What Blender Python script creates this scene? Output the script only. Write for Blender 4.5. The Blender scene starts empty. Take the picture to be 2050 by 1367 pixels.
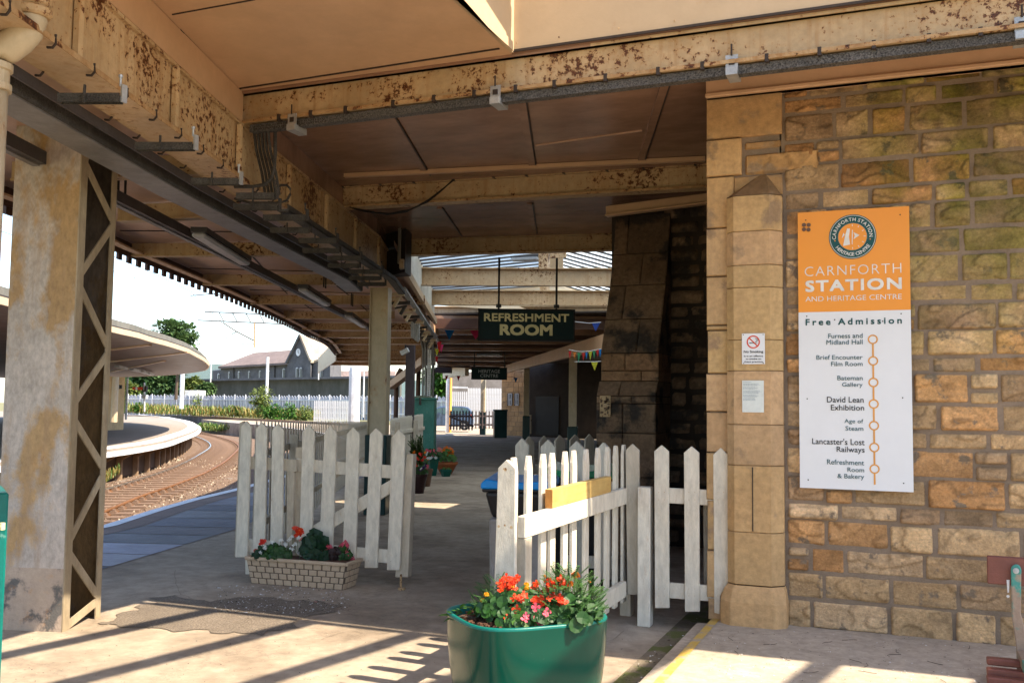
import bpy, math, random
from mathutils import Vector, Matrix, noise
random.seed(7)
R=random.random
def U(a,b): return a+(b-a)*random.random()
S=bpy.context.scene
col=S.collection
# ------------------------------------------------------------------ camera
F=1930.0; H=1.55; PITCH=math.atan(129/F); ROLL=0.0115; YAW=math.atan(782/F)
fw=Vector((-math.sin(YAW)*math.cos(PITCH),math.cos(YAW)*math.cos(PITCH),math.sin(PITCH)))
r0=Vector((math.cos(YAW),math.sin(YAW),0)); u0=r0.cross(fw)
rt=r0*math.cos(ROLL)+u0*math.sin(ROLL); up=u0*math.cos(ROLL)-r0*math.sin(ROLL)
C=Vector((0,0,H))
cd=bpy.data.cameras.new('camera'); cam=bpy.data.objects.new('camera',cd); col.objects.link(cam)
cd.sensor_width=36; cd.lens=36*F/2050; cd.clip_start=.05; cd.clip_end=3000
mw=Matrix((rt,up,-fw)).transposed().to_4x4(); mw.translation=C; cam.matrix_world=mw
S.camera=cam
def ray(x,y): return fw+rt*((x-1025)/F)-up*((y-683.5)/F)
def Zp(x,y,z): d=ray(x,y); return C+d*((z-H)/d.z)
def Yp(x,y,Y): d=ray(x,y); return C+d*(Y/d.y)
def Wp(x,y,w): return C+ray(x,y)*w
def Vp(x,y,A,B):   # on the vertical plane through A and B
    n=Vector((-(B[1]-A[1]),B[0]-A[0],0)); d=ray(x,y); A=Vector((A[0],A[1],0))
    return C+d*((A-C).dot(n)/d.dot(n))
def pj(p):
    d=Vector(p)-C; w=d.dot(fw); return (1025+F*d.dot(rt)/w, 683.5-F*d.dot(up)/w)
# ------------------------------------------------------------------ materials
def mat(name,c1,c2=None,sc=3,rough=.6,bump=.15,bsc=60,rust=0,rsc=5,metal=0,st=(1,1,1),attr=False,grime=.25,rcol=(.16,.05,.015),rcol2=(.035,.014,.008),coat=0,spec=.3,transl=0,fine=.12,patch=None,psc=2.5,pth=.5,sss=0,extra=None,rmask=0):
    m=bpy.data.materials.new(name); m.use_nodes=True; nt=m.node_tree; N=nt.nodes; L=nt.links
    b=N['Principled BSDF']; tc=N.new('ShaderNodeTexCoord'); mp=N.new('ShaderNodeMapping')
    mp.inputs['Scale'].default_value=st; L.new(tc.outputs['Object'],mp.inputs[0])
    def noi(s,det=6,ro=.6,src=None):
        n=N.new('ShaderNodeTexNoise'); n.inputs['Scale'].default_value=s; n.inputs['Detail'].default_value=det; n.inputs['Roughness'].default_value=ro
        L.new(src or mp.outputs[0],n.inputs['Vector']); return n.outputs['Fac']
    def ramp(f,a,bb,ca=(0,0,0,1),cb=(1,1,1,1)):
        r=N.new('ShaderNodeValToRGB'); r.color_ramp.elements[0].position=a; r.color_ramp.elements[1].position=bb
        r.color_ramp.elements[0].color=ca; r.color_ramp.elements[1].color=cb; L.new(f,r.inputs[0]); return r.outputs[0]
    def mix(f,a,bb,mode='MIX'):
        x=N.new('ShaderNodeMix'); x.data_type='RGBA'; x.blend_type=mode
        if isinstance(f,(int,float)): x.inputs[0].default_value=f
        else: L.new(f,x.inputs[0])
        for i,v in ((6,a),(7,bb)):
            if isinstance(v,tuple): x.inputs[i].default_value=(*v[:3],1)
            else: L.new(v,x.inputs[i])
        return x.outputs[2]
    c2=c2 or tuple(v*.75 for v in c1)
    f=noi(sc,8,.65); out=mix(ramp(f,.35,.65),c1,c2)
    if attr:
        a=N.new('ShaderNodeAttribute'); a.attribute_name='tint'; out=mix(1.0,out,a.outputs['Color'],'MULTIPLY')
    if patch: out=mix(ramp(noi(psc,9,.62),pth-.02,pth+.04),out,patch)
    out=mix(ramp(noi(sc*9,6,.7),.3,.75,(1-fine*1.6,)*3+(1,),(1+fine,)*3+(1,)),(0,0,0),out,'MIX') if False else mix(1.0,out,ramp(noi(sc*9,6,.7),.3,.75,(1-fine*1.8,)*3+(1,),(1,1,1,1)),'MULTIPLY')
    if grime: out=mix(1.0,out,ramp(noi(1.3,5,.6),.3,.6,(1-grime,1-grime*1.05,1-grime*1.15,1),(1,1,1,1)),'MULTIPLY')
    if extra: out=extra(N,L,out,noi,ramp,mix,tc)
    if rust:
        f1=noi(rsc,10,.72); th=.68-rust*.2
        
        if rmask:
            q=N.new('ShaderNodeMath'); q.operation='MULTIPLY_ADD'; L.new(noi(rmask,5,.6),q.inputs[0]); q.inputs[1].default_value=.55; q.inputs[2].default_value=-.275; q2=N.new('ShaderNodeMath'); q2.operation='ADD'; L.new(f1,q2.inputs[0]); L.new(q.outputs[0],q2.inputs[1]); f1=q2.outputs[0]; th+=.07
        mk=ramp(f1,th,th+.035); rc=mix(ramp(noi(rsc*5,6,.7),.4,.6),rcol,rcol2)
        halo=ramp(f1,th-.07,th+.02); out=mix(halo,out,mix(.45,out,(.42,.2,.06))); out=mix(mk,out,rc)
    L.new(out,b.inputs['Base Color']); b.inputs['Metallic'].default_value=metal
    b.inputs['Specular IOR Level'].default_value=spec
    if coat: b.inputs['Coat Weight'].default_value=coat; b.inputs['Coat Roughness'].default_value=.06
    rr=N.new('ShaderNodeMapRange'); L.new(noi(sc*3,4,.6),rr.inputs[0]); rr.inputs[3].default_value=max(.03,rough-.1); rr.inputs[4].default_value=min(1,rough+.12); L.new(rr.outputs[0],b.inputs['Roughness'])
    if bump:
        bp=N.new('ShaderNodeBump'); bp.inputs['Strength'].default_value=bump; bp.inputs['Distance'].default_value=.02; L.new(noi(bsc,8,.7),bp.inputs['Height']); L.new(bp.outputs[0],b.inputs['Normal'])
    if transl:
        t=N.new('ShaderNodeBsdfTranslucent'); L.new(out,t.inputs[0]); ms=N.new('ShaderNodeMixShader'); ms.inputs[0].default_value=transl
        L.new(b.outputs[0],ms.inputs[1]); L.new(t.outputs[0],ms.inputs[2]); L.new(ms.outputs[0],N['Material Output'].inputs[0])
    return m
def glass(name,c,rough=.05):
    m=bpy.data.materials.new(name); m.use_nodes=True; b=m.node_tree.nodes['Principled BSDF']
    b.inputs['Base Color'].default_value=(*c,1); b.inputs['Roughness'].default_value=rough; b.inputs['Specular IOR Level'].default_value=.9; return m
def stain(zlo,zhi,x0,c,amt):   # green algae / soot stain with its own place on the wall
    def f(N,L,out,noi,ramp,mix,tc):
        g=N.new('ShaderNodeNewGeometry'); sx=N.new('ShaderNodeSeparateXYZ'); L.new(g.outputs['Position'],sx.inputs[0])
        def mr(o,a,b):
            r=N.new('ShaderNodeMapRange'); r.inputs[1].default_value=a; r.inputs[2].default_value=b; L.new(o,r.inputs[0]); return r.outputs[0]
        def mul(a,b,op='MULTIPLY'):
            q=N.new('ShaderNodeMath'); q.operation=op; q.use_clamp=True
            for i,v in enumerate((a,b)):
                if isinstance(v,(int,float)): q.inputs[i].default_value=v
                else: L.new(v,q.inputs[i])
            return q.outputs[0]
        k=mul(mr(sx.outputs[2],zlo,zhi),mr(sx.outputs[0],x0,x0+.35))
        k=mul(k,mr(noi(2.2,6,.6),.33,.6)); k=mul(k,amt)
        out=mix(k,out,mix(1.0,out,c,'MULTIPLY'))
        soot=mul(mr(sx.outputs[2],2.7,3.9),mr(noi(3.5,8,.7),.42,.62)); soot=mul(soot,.75)
        return mix(soot,out,mix(1.0,out,(.30,.26,.22),'MULTIPLY'))
    return f
def wavy(scale,c,amt,dirn=0):    # wood grain streaks
    def f(N,L,out,noi,ramp,mix,tc):
        mp=N.new('ShaderNodeMapping'); s=[scale*12]*3; s[dirn]=scale; mp.inputs['Scale'].default_value=s; L.new(tc.outputs['Object'],mp.inputs[0])
        n=noi(1.0,6,.6,mp.outputs[0]); return mix(ramp(n,.5,.68),out,mix(amt,out,c))
    return f
M={}
def streak(c,amt,lo=.52,hi=.72,sc=16):
    def f(N,L,out,noi,ramp,mix,tc):
        mp=N.new('ShaderNodeMapping'); mp.inputs['Scale'].default_value=(sc,sc,.9); L.new(tc.outputs['Object'],mp.inputs[0])
        k=ramp(noi(1.0,5,.6,mp.outputs[0]),lo,hi,(0,0,0,1),(amt,amt,amt,1)); return mix(k,out,c)
    return f
M['cream_rust']=mat('rusty_cream_paint',(.66,.48,.28),(.56,.39,.21),2.2,.5,.2,50,rust=.85,rsc=26,grime=.28,rmask=1.6,extra=streak((.36,.19,.07),.7))
M['cream_rust2']=mat('lightly_rusted_cream_paint',(.66,.48,.30),(.54,.37,.21),2,.45,.15,50,rust=.7,rsc=22,grime=.2,rmask=1.3,extra=streak((.36,.19,.07),.5))
M['cream']=mat('cream_paint',(.68,.56,.38),(.60,.48,.32),2,.4,.08,40,rust=.12,rsc=4,grime=.15)
M['fascia']=mat('pale_fascia_board',(.56,.42,.27),(.52,.39,.25),1.2,.5,.05,30,grime=.08,rust=.02,fine=.04)
M['soffit']=mat('tan_soffit_board',(.66,.43,.26),(.58,.37,.22),1,.38,.05,20,grime=.15,fine=.06)
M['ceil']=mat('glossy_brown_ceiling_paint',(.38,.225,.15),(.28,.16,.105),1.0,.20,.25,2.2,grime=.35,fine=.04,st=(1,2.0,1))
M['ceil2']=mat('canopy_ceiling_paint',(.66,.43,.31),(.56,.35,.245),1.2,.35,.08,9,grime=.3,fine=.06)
M['dark']=mat('dark_batten',(.05,.035,.028),rough=.6,grime=0)
M['galv']=mat('dusty_galvanised_steel',(.17,.155,.14),(.10,.09,.082),14,.6,.5,160,metal=.25,grime=.3,fine=.5)
M['galvsp']=mat('speckled_perforated_steel',(.40,.38,.36),(.02,.02,.02),95,.6,.6,160,metal=.2,grime=.3,fine=.5)
M['galvL']=mat('bright_galvanised_bracket',(.55,.56,.56),(.40,.41,.42),20,.4,.2,100,metal=.5,grime=.1)
M['trayside']=mat('grey_tray_steel',(.30,.29,.29),(.22,.21,.21),3,.45,.1,60,metal=.3,grime=.3)
M['traydark']=mat('dark_tray_steel',(.07,.065,.07),(.05,.045,.05),3,.4,.1,60,grime=.2)
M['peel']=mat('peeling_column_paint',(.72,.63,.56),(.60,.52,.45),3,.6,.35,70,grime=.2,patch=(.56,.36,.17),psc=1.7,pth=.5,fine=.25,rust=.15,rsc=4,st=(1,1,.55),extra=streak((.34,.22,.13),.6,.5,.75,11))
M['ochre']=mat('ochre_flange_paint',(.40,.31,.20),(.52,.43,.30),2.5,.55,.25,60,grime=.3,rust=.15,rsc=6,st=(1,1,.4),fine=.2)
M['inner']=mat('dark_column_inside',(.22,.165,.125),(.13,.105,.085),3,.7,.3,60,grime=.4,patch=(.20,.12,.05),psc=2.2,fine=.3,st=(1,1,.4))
M['band']=mat('worn_grey_base_band',(.56,.44,.34),(.48,.38,.31),4,.7,.3,60,grime=.2,patch=(.16,.15,.14),psc=4,pth=.52,rust=.2,rsc=9)
M['post']=mat('cream_post_paint',(.60,.49,.33),(.52,.42,.28),1.5,.4,.1,40,grime=.15,rust=.22,rsc=5,st=(1,1,.6))
M['postg']=mat('dark_green_base_paint',(.008,.035,.035),(.012,.05,.048),3,.35,.1,40,grime=.1)
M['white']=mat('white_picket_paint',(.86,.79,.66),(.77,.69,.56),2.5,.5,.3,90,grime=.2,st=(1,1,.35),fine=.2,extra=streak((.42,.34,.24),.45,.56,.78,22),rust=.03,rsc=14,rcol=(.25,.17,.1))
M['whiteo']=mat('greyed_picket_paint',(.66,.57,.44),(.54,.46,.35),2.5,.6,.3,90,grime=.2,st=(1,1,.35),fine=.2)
M['wood']=mat('fresh_softwood',(.62,.42,.15),(.55,.35,.11),3,.55,.15,60,grime=.05,fine=.1,extra=wavy(2,(.35,.18,.05),.5,1))
M['endgr']=mat('orange_end_grain',(.50,.22,.05),(.42,.18,.04),20,.6,.2,80,grime=0)
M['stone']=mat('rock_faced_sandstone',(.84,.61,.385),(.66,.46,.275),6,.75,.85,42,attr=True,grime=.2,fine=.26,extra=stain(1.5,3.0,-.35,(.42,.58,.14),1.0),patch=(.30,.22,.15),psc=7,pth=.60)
M['ashlar']=mat('smooth_ashlar',(.68,.46,.245),(.58,.38,.20),2.5,.8,.4,50,attr=True,grime=.25,fine=.2,patch=(.40,.27,.16),psc=3,pth=.60,extra=streak((.30,.19,.10),.45,.55,.8,7))
M['mortar']=mat('grey_brown_mortar',(.32,.235,.165),(.25,.185,.135),6,.95,.5,90,grime=.25)
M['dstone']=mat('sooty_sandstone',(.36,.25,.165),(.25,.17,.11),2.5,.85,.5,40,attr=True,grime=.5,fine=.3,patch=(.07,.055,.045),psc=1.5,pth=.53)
M['dmortar']=mat('sooty_shade_mortar',(.06,.045,.035),rough=.95)  # sooty joints; on the far walls this near-black stands in for deep shade
def gspeck(N,L,out,noi,ramp,mix,tc):
    v=N.new('ShaderNodeTexVoronoi'); v.inputs['Scale'].default_value=55; L.new(tc.outputs['Object'],v.inputs[0])
    out=mix(ramp(v.outputs['Distance'],.09,.13,(1,1,1,1),(0,0,0,1)),out,(.62,.56,.48)) if False else out
    k=ramp(noi(1.1,7,.62),.47,.6); out=mix(k,out,mix(1.0,out,(.72,.70,.68),'MULTIPLY'))
    c=ramp(noi(.5,12,.72),.497,.503,(1,1,1,1),(0,0,0,1)); c2=ramp(noi(.5,12,.72),.490,.497)
    crack=mix(1.0,c,c2,'MULTIPLY'); return mix(crack,out,mix(.35,out,(.08,.06,.05)))
M['ground']=mat('worn_asphalt',(.53,.43,.325),(.45,.36,.27),.7,.9,.5,160,grime=.15,fine=.22,extra=gspeck)
M['gravel']=mat('dark_gritty_patch',(.46,.37,.285),(.37,.295,.225),8,.95,.9,120,grime=.2,fine=.5)
M['pave']=mat('concrete_pavement',(.56,.47,.37),(.47,.39,.30),1.8,.9,.4,150,grime=.18,fine=.22,patch=(.60,.52,.42),psc=2,pth=.6)
M['islep']=mat('island_paving',(.33,.28,.24),(.27,.23,.20),.8,.85,.3,60,grime=.15)
M['slab']=mat('grey_paver',(.34,.335,.345),(.28,.27,.28),2,.8,.3,120,attr=True,grime=.15)
M['coping']=mat('platform_coping',(.27,.20,.17),(.20,.15,.13),3,.85,.3,100,grime=.2)
M['line']=mat('white_line_paint',(.88,.88,.90),(.74,.74,.76),4,.6,.1,60,grime=.1)
M['yellow']=mat('yellow_line_paint',(.62,.40,.06),(.48,.34,.14),7,.7,.2,80,grime=.15,patch=(.40,.33,.25),psc=9,pth=.55)
M['gutter']=mat('mossy_gutter',(.20,.16,.11),(.27,.22,.16),5,.95,.9,70,grime=.2,patch=(.15,.16,.05),psc=3,pth=.5)
M['ballast']=mat('rusty_ballast',(.40,.26,.17),(.22,.15,.115),30,.95,1.0,14,grime=.2,fine=.5,patch=(.40,.33,.28),psc=.5,pth=.6)
M['earth']=mat('dry_ground',(.26,.22,.13),(.16,.18,.07),.3,.95,.3,20)
M['rail']=mat('rusty_rail',(.26,.12,.05),(.18,.08,.035),8,.55,.2,60)
M['railtop']=mat('polished_rail_head',(.5,.46,.42),rough=.25,metal=.8,grime=0)
M['sleeper']=mat('sleeper',(.26,.17,.12),(.18,.12,.09),6,.9,.4,60)
M['green']=mat('glossy_green_glassfibre',(.0,.052,.033),(.0,.044,.029),2,.16,.02,20,coat=0,spec=.32,patch=(.06,.13,.10),psc=38,pth=.70,grime=.1,fine=.05)
M['soil']=mat('bark_mulch',(.20,.09,.05),(.10,.05,.03),30,.95,1,40)
M['trough']=mat('moulded_buff_trough',(.58,.44,.31),(.52,.39,.27),8,.85,.3,150,grime=.15)
M['troughj']=mat('trough_joint',(.20,.15,.11),rough=.9)
M['greenp']=mat('weathered_green_paint',(.045,.20,.15),(.075,.26,.21),4,.5,.2,60,grime=.25,patch=(.16,.33,.27),psc=12,pth=.62)
M['greenc']=mat('gloss_green_cabinet',(.0,.16,.13),(.005,.13,.11),2,.35,.1,60,patch=(.12,.28,.24),psc=9,pth=.68)
M['lid']=mat('moss_green_lid',(.30,.36,.24),(.22,.27,.18),5,.7,.2,60)
M['terra']=mat('terracotta',(.42,.13,.045),rough=.7,sc=6)
M['plum']=mat('dark_plum_plastic',(.035,.012,.014),rough=.35)
M['brownpot']=mat('brown_pot',(.20,.11,.07),rough=.6)
M['potg']=mat('green_plastic_pot',(.01,.12,.09),rough=.35)
M['binb']=mat('black_bin_plastic',(.02,.02,.023),rough=.45)
M['blue']=mat('blue_lid_plastic',(.0,.23,.62),rough=.3,grime=.05)
M['glid']=mat('green_lid_plastic',(.01,.30,.12),rough=.3,grime=.05)
M['bingrey']=mat('grey_bin_plastic',(.30,.28,.27),rough=.45)
for n,c in dict(leaf=(.03,.105,.018),leaf2=(.085,.21,.03),leafd=(.010,.055,.020),feather=(.085,.20,.055),bronze=(.035,.016,.012),box=(.12,.22,.045),tree=(.12,.21,.07),treed=(.05,.12,.04),weed=(.22,.28,.07),weedy=(.42,.33,.09)).items():
    M[n]=mat('foliage_'+n,c,tuple(v*.6 for v in c),9,.45,0,grime=0,transl=.2,fine=.2,spec=.3)
for n,c in dict(red=(.72,.035,.02),orange=(.85,.20,.005),yellow2=(.9,.45,.02),pink=(.75,.10,.16),salmon=(.85,.25,.20),wht=(.8,.82,.78),purple=(.06,.01,.10),scarlet=(.78,.05,.010)).items():
    M['p_'+n]=mat('petal_'+n,c,tuple(v*.8 for v in c),20,.5,0,grime=0,transl=.25,fine=.1)
M['bark']=mat('bark',(.12,.085,.06),rough=.9,bump=.5)
M['stem']=mat('stem_green',(.10,.16,.05),rough=.6)
M['orange']=mat('orange_sign_face',(.80,.30,.035),(.78,.285,.03),1,.35,.01,20,grime=.03,fine=.02)
M['swhite']=mat('white_sign_face',(.72,.72,.73),(.69,.69,.71),1,.35,.01,20,grime=.05,fine=.02)
M['steal']=mat('teal_lettering',(.006,.085,.085),rough=.4,grime=0)
M['sgrey']=mat('slate_lettering',(.05,.13,.15),rough=.5,grime=0)
M['sblack']=mat('black_lettering',(.015,.015,.015),rough=.5,grime=0)
M['sletter']=mat('white_lettering',(.78,.75,.70),rough=.4,grime=0,fine=.02)
M['sorange']=mat('orange_line',(.75,.34,.07),rough=.4,grime=0,fine=.02)
M['dgreen']=mat('dark_green_enamel',(.006,.02,.02),(.004,.015,.015),2,.5,.02,30,grime=0,spec=.1)
M['gold']=mat('dull_gold_lettering',(.72,.64,.36),rough=.7,grime=0,fine=.05,spec=.1)
M['greylet']=mat('grey_lettering',(.35,.37,.37),rough=.5,grime=0)
M['frame']=mat('dark_sign_frame',(.018,.016,.016),rough=.6,spec=.15)
M['redp']=mat('red_print',(.75,.08,.03),rough=.4,grime=0)
M['paper']=mat('paper_notice',(.70,.72,.72),(.68,.72,.64),1.5,.5,0,grime=0)
M['bluegrey']=mat('blue_grey_lettering',(.28,.36,.42),rough=.5,grime=0)
M['screw']=mat('screw_head',(.20,.17,.15),rough=.4,metal=.6)
M['blackm']=mat('black_metal',(.02,.016,.014),rough=.5)
M['lamp']=mat('lamp_diffuser',(.62,.62,.66),rough=.3,grime=.05,transl=.2)
M['roofl']=mat('translucent_roof_sheet',(.72,.82,.88),(.62,.75,.84),1,.4,.03,20,transl=.7,grime=.1)
M['corr']=mat('white_corrugated_board',(.74,.70,.62),(.66,.62,.55),2,.45,.05,30)
M['bench']=mat('red_stained_bench_slat',(.24,.085,.06),(.17,.06,.045),3,.45,.2,60,extra=wavy(2,(.07,.03,.03),.5,0))
M['bencht']=mat('turquoise_cast_iron',(.36,.27,.20),(.28,.20,.15),5,.5,.2,60,patch=(.06,.27,.23),psc=3.5,pth=.53,grime=.15)
M['carp']=mat('blue_grey_car_paint',(.07,.11,.19),rough=.25,coat=.8,grime=0,fine=.02,bump=0,metal=.3)
M['carg']=glass('car_glass',(.03,.08,.10))
M['tyre']=mat('tyre',(.02,.02,.02),rough=.8)
M['hub']=mat('wheel_alloy',(.45,.45,.46),rough=.35,metal=.5)
M['slate']=mat('mauve_slate_roof',(.21,.165,.155),(.16,.125,.12),.5,.8,.3,6,grime=.15)
M['slatel']=mat('weathered_slate_roof',(.42,.37,.30),(.33,.26,.21),.5,.8,.3,6)
M['bwall']=mat('dark_stone_building',(.15,.15,.165),(.11,.11,.125),1,.9,.5,5)
M['concw']=mat('stained_retaining_wall',(.11,.11,.105),(.075,.078,.072),.5,.9,.4,8,st=(1,1,.4))
M['winf']=mat('white_window_frame',(.65,.67,.70),rough=.5)
M['pane']=glass('dark_window_pane',(.05,.07,.09))
M['palis']=mat('galvanised_palisade',(.42,.43,.50),(.36,.38,.45),.6,.5,.05,20,metal=.1)
M['palisw']=mat('white_palisade',(.55,.56,.58),rough=.5,grime=.08)
M['mast']=mat('white_mast',(.72,.73,.75),rough=.5)
M['wire']=mat('overhead_wire',(.16,.16,.17),rough=.5)
M['hill']=mat('distant_hill',(.24,.33,.34),(.21,.29,.30),.02,.9,0)  # distance haze is put into the hill's pale blue colour
M['roofgrey']=mat('lead_roof_edge',(.22,.20,.17),(.15,.15,.13),3,.8,.3,20)
M['brown']=mat('brown_soffit',(.11,.052,.032),(.09,.042,.027),.6,.5,.05,8,grime=.1)
M['board']=mat('dark_revetment_boarding',(.13,.085,.06),(.09,.06,.045),1.5,.85,.3,20)
M['rustlip']=mat('rusty_flange_edge',(.62,.42,.22),(.40,.22,.09),9,.6,.4,60,rust=.95,rsc=14,grime=.2,rmask=3)
M['sidew']=mat('timber_platform_side',(.40,.28,.18),(.28,.18,.11),1.5,.85,.3,20,st=(1,1,.4))
M['darkw']=mat('dark_platform_side',(.06,.05,.045),(.14,.14,.15),.8,.9,.2,8,st=(1,1,.3))
M['buff']=mat('buff_render',(.62,.44,.22),(.56,.40,.22),1,.8,.1,20)
M['chrome']=mat('cable_sheath_grey',(.42,.42,.40),(.2,.2,.19),9,.4,.2,60,st=(1,1,.2))
for n,c in dict(b_blue=(.0,.20,.55),b_pink=(.75,.04,.16),b_red=(.6,.01,.01),b_green=(.03,.30,.12),b_yellow=(.62,.60,.03),b_org=(.75,.22,.02),b_dkblue=(.01,.06,.38)).items(): M[n]=mat('bunting_'+n[2:],c,rough=.5,transl=.3,grime=0)
# ------------------------------------------------------------------ mesh builder
ORG={}
class MB:
    def __init__(s): s.v=[]; s.f=[]; s.c=[]; s.mi=[]; s.cur=0; s.tint=(1,1,1)
    def add(s,vs,fs):
        n=len(s.v); s.v+=[tuple(p) for p in vs]; s.c+=[s.tint]*len(vs)
        for f in fs: s.f.append(tuple(i+n for i in f)); s.mi.append(s.cur)
        return s
    def box(s,c,d,rz=0):
        c=Vector(c); x,y,z=d[0]/2,d[1]/2,d[2]/2; ca,sa=math.cos(rz),math.sin(rz)
        vs=[]
        for k in (-1,1):
            for i,j in ((-1,-1),(1,-1),(1,1),(-1,1)): vs.append((c.x+i*x*ca-j*y*sa,c.y+i*x*sa+j*y*ca,c.z+k*z))
        return s.add(vs,[(3,2,1,0),(4,5,6,7),(0,1,5,4),(1,2,6,5),(2,3,7,6),(3,0,4,7)])
    def bar(s,a,b,w,h,u=(0,0,1)):
        a=Vector(a);b=Vector(b); d=(b-a).normalized(); u=Vector(u); sd=d.cross(u)
        if sd.length<1e-4: sd=d.cross(Vector((1,0,0)))
        sd.normalize(); uu=sd.cross(d); vs=[]
        for p in (a,b):
            for i,j in ((-1,-1),(1,-1),(1,1),(-1,1)): vs.append(p+sd*(i*w/2)+uu*(j*h/2))
        return s.add(vs,[(0,1,2,3),(7,6,5,4),(1,0,4,5),(2,1,5,6),(3,2,6,7),(0,3,7,4)])
    def tube(s,pts,r,n=8):
        pts=[Vector(p) for p in pts]; vs=[]; fs=[]; k=len(pts)
        for i,p in enumerate(pts):
            d=(pts[min(i+1,k-1)]-pts[max(i-1,0)]).normalized(); a=d.cross(Vector((0,0,1)))
            if a.length<.05: a=d.cross(Vector((0,1,0)))
            a.normalize(); b=a.cross(d); rr=r[i] if isinstance(r,(list,tuple)) else r
            for j in range(n): t=2*math.pi*j/n; vs.append(p+a*(rr*math.cos(t))+b*(rr*math.sin(t)))
        for i in range(k-1):
            for j in range(n): q=(j+1)%n; fs.append((i*n+j,i*n+q,(i+1)*n+q,(i+1)*n+j))
        fs.append(tuple(range(n-1,-1,-1))); fs.append(tuple(range((k-1)*n,k*n)))
        return s.add(vs,fs)
    def prism(s,poly,vec):
        vec=Vector(vec); n=len(poly); vs=[Vector(p) for p in poly]+[Vector(p)+vec for p in poly]
        fs=[tuple(range(n)),tuple(range(2*n-1,n-1,-1))]+[(i+n,(i+1)%n+n,(i+1)%n,i) for i in range(n)]
        return s.add(vs,fs)
    def slab(s,poly,z0,z1): return s.prism([(p[0],p[1],z1) for p in poly],(0,0,z0-z1))
    def lathe(s,c,prof,n=24,sq=0):
        c=Vector(c); vs=[]; fs=[]; k=len(prof)
        for r,z in prof:
            for j in range(n):
                t=2*math.pi*j/n; x,y=math.cos(t),math.sin(t)
                if sq: q=(abs(x)**sq+abs(y)**sq)**(-1/sq); x*=q;y*=q
                vs.append((c.x+r*x,c.y+r*y,c.z+z))
        for i in range(k-1):
            for j in range(n): q=(j+1)%n; fs.append((i*n+j,i*n+q,(i+1)*n+q,(i+1)*n+j))
        return s.add(vs,fs)
    def ribbon(s,pts,w,h=0):
        """flat strip w wide along a polyline lying in XY"""
        pts=[Vector(p) for p in pts]; vs=[];fs=[]
        for i,p in enumerate(pts):
            d=(pts[min(i+1,len(pts)-1)]-pts[max(i-1,0)]); d.z=0; d.normalize(); n=Vector((-d.y,d.x,0))
            if h: vs+=[p+n*w/2,p-n*w/2,p-n*w/2-Vector((0,0,h)),p+n*w/2-Vector((0,0,h))]
            else: vs+=[p+n*w/2,p-n*w/2]
        k=4 if h else 2
        for i in range(len(pts)-1):
            a=i*k;b=a+k
            if h:
                for j in range(4): q=(j+1)%4; fs.append((a+j,a+q,b+q,b+j))
            else: fs.append((a,a+1,b+1,b))
        if h: e=(len(pts)-1)*4; fs+=[(3,2,1,0),(e,e+1,e+2,e+3)]
        return s.add(vs,fs)
    def build(s,name,m,parent=None,smooth=False,bevel=0,at=None,seg=1):
        me=bpy.data.meshes.new(name)
        if parent is not None: o0=ORG[parent.name]
        else: o0=Vector(at) if at is not None else Vector((sum(v[0] for v in s.v)/len(s.v),sum(v[1] for v in s.v)/len(s.v),min(v[2] for v in s.v)))
        me.from_pydata([(v[0]-o0.x,v[1]-o0.y,v[2]-o0.z) for v in s.v],[],s.f); me.update()
        for x in (m if isinstance(m,list) else [m]): me.materials.append(M[x] if isinstance(x,str) else x)
        if isinstance(m,list): me.polygons.foreach_set('material_index',s.mi)
        if any(c!=(1,1,1) for c in s.c):
            a=me.color_attributes.new('tint','FLOAT_COLOR','POINT')
            for i,c in enumerate(s.c): a.data[i].color=(*c,1)
        else:
            mm=m if isinstance(m,str) else None
            if mm in ('stone','ashlar','dstone','slab'):
                a=me.color_attributes.new('tint','FLOAT_COLOR','POINT')
                for i in range(len(s.v)): a.data[i].color=(1,1,1,1)
        if smooth: me.polygons.foreach_set('use_smooth',[True]*len(me.polygons))
        o=bpy.data.objects.new(name,me); col.objects.link(o); ORG[o.name]=o0
        if parent is not None: o.parent=parent
        else: o.location=o0
        if bevel:
            b=o.modifiers.new('bevel','BEVEL'); b.width=bevel; b.segments=seg; b.limit_method='ANGLE'
        return o
def tag(o,label=None,cat=None,group=None,kind=None):
    if label: o['label']=label
    if cat: o['category']=cat
    if group: o['group']=group
    if kind: o['kind']=kind
    return o
def thing(name,label,cat,loc,group=None):
    o=bpy.data.objects.new(name,None); col.objects.link(o); o.location=Vector(loc); ORG[o.name]=Vector(loc); o.empty_display_size=.2
    return tag(o,label,cat,group)
def clone(o,parent,loc=None,rot=None,scale=None,name=None):
    c=o.copy(); col.objects.link(c); c.parent=parent
    ORG[c.name]=ORG.get(o.name,Vector((0,0,0)))
    if loc is not None: c.location=loc
    if rot is not None: c.rotation_euler=rot
    if scale is not None: c.scale=scale
    return c
def tree_copy(root,loc,label,rotz=0,scale=1):
    r=root.copy(); col.objects.link(r); r.location=loc; r.rotation_euler=(0,0,rotz); r.scale=(scale,)*3; r['label']=label; ORG[r.name]=Vector(loc)
    for ch in list(root.children):
        c=ch.copy(); col.objects.link(c); c.parent=r
        for g in ch.children:
            d=g.copy(); col.objects.link(d); d.parent=c
    return r
def structure(o): o['kind']='structure'; return o
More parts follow.
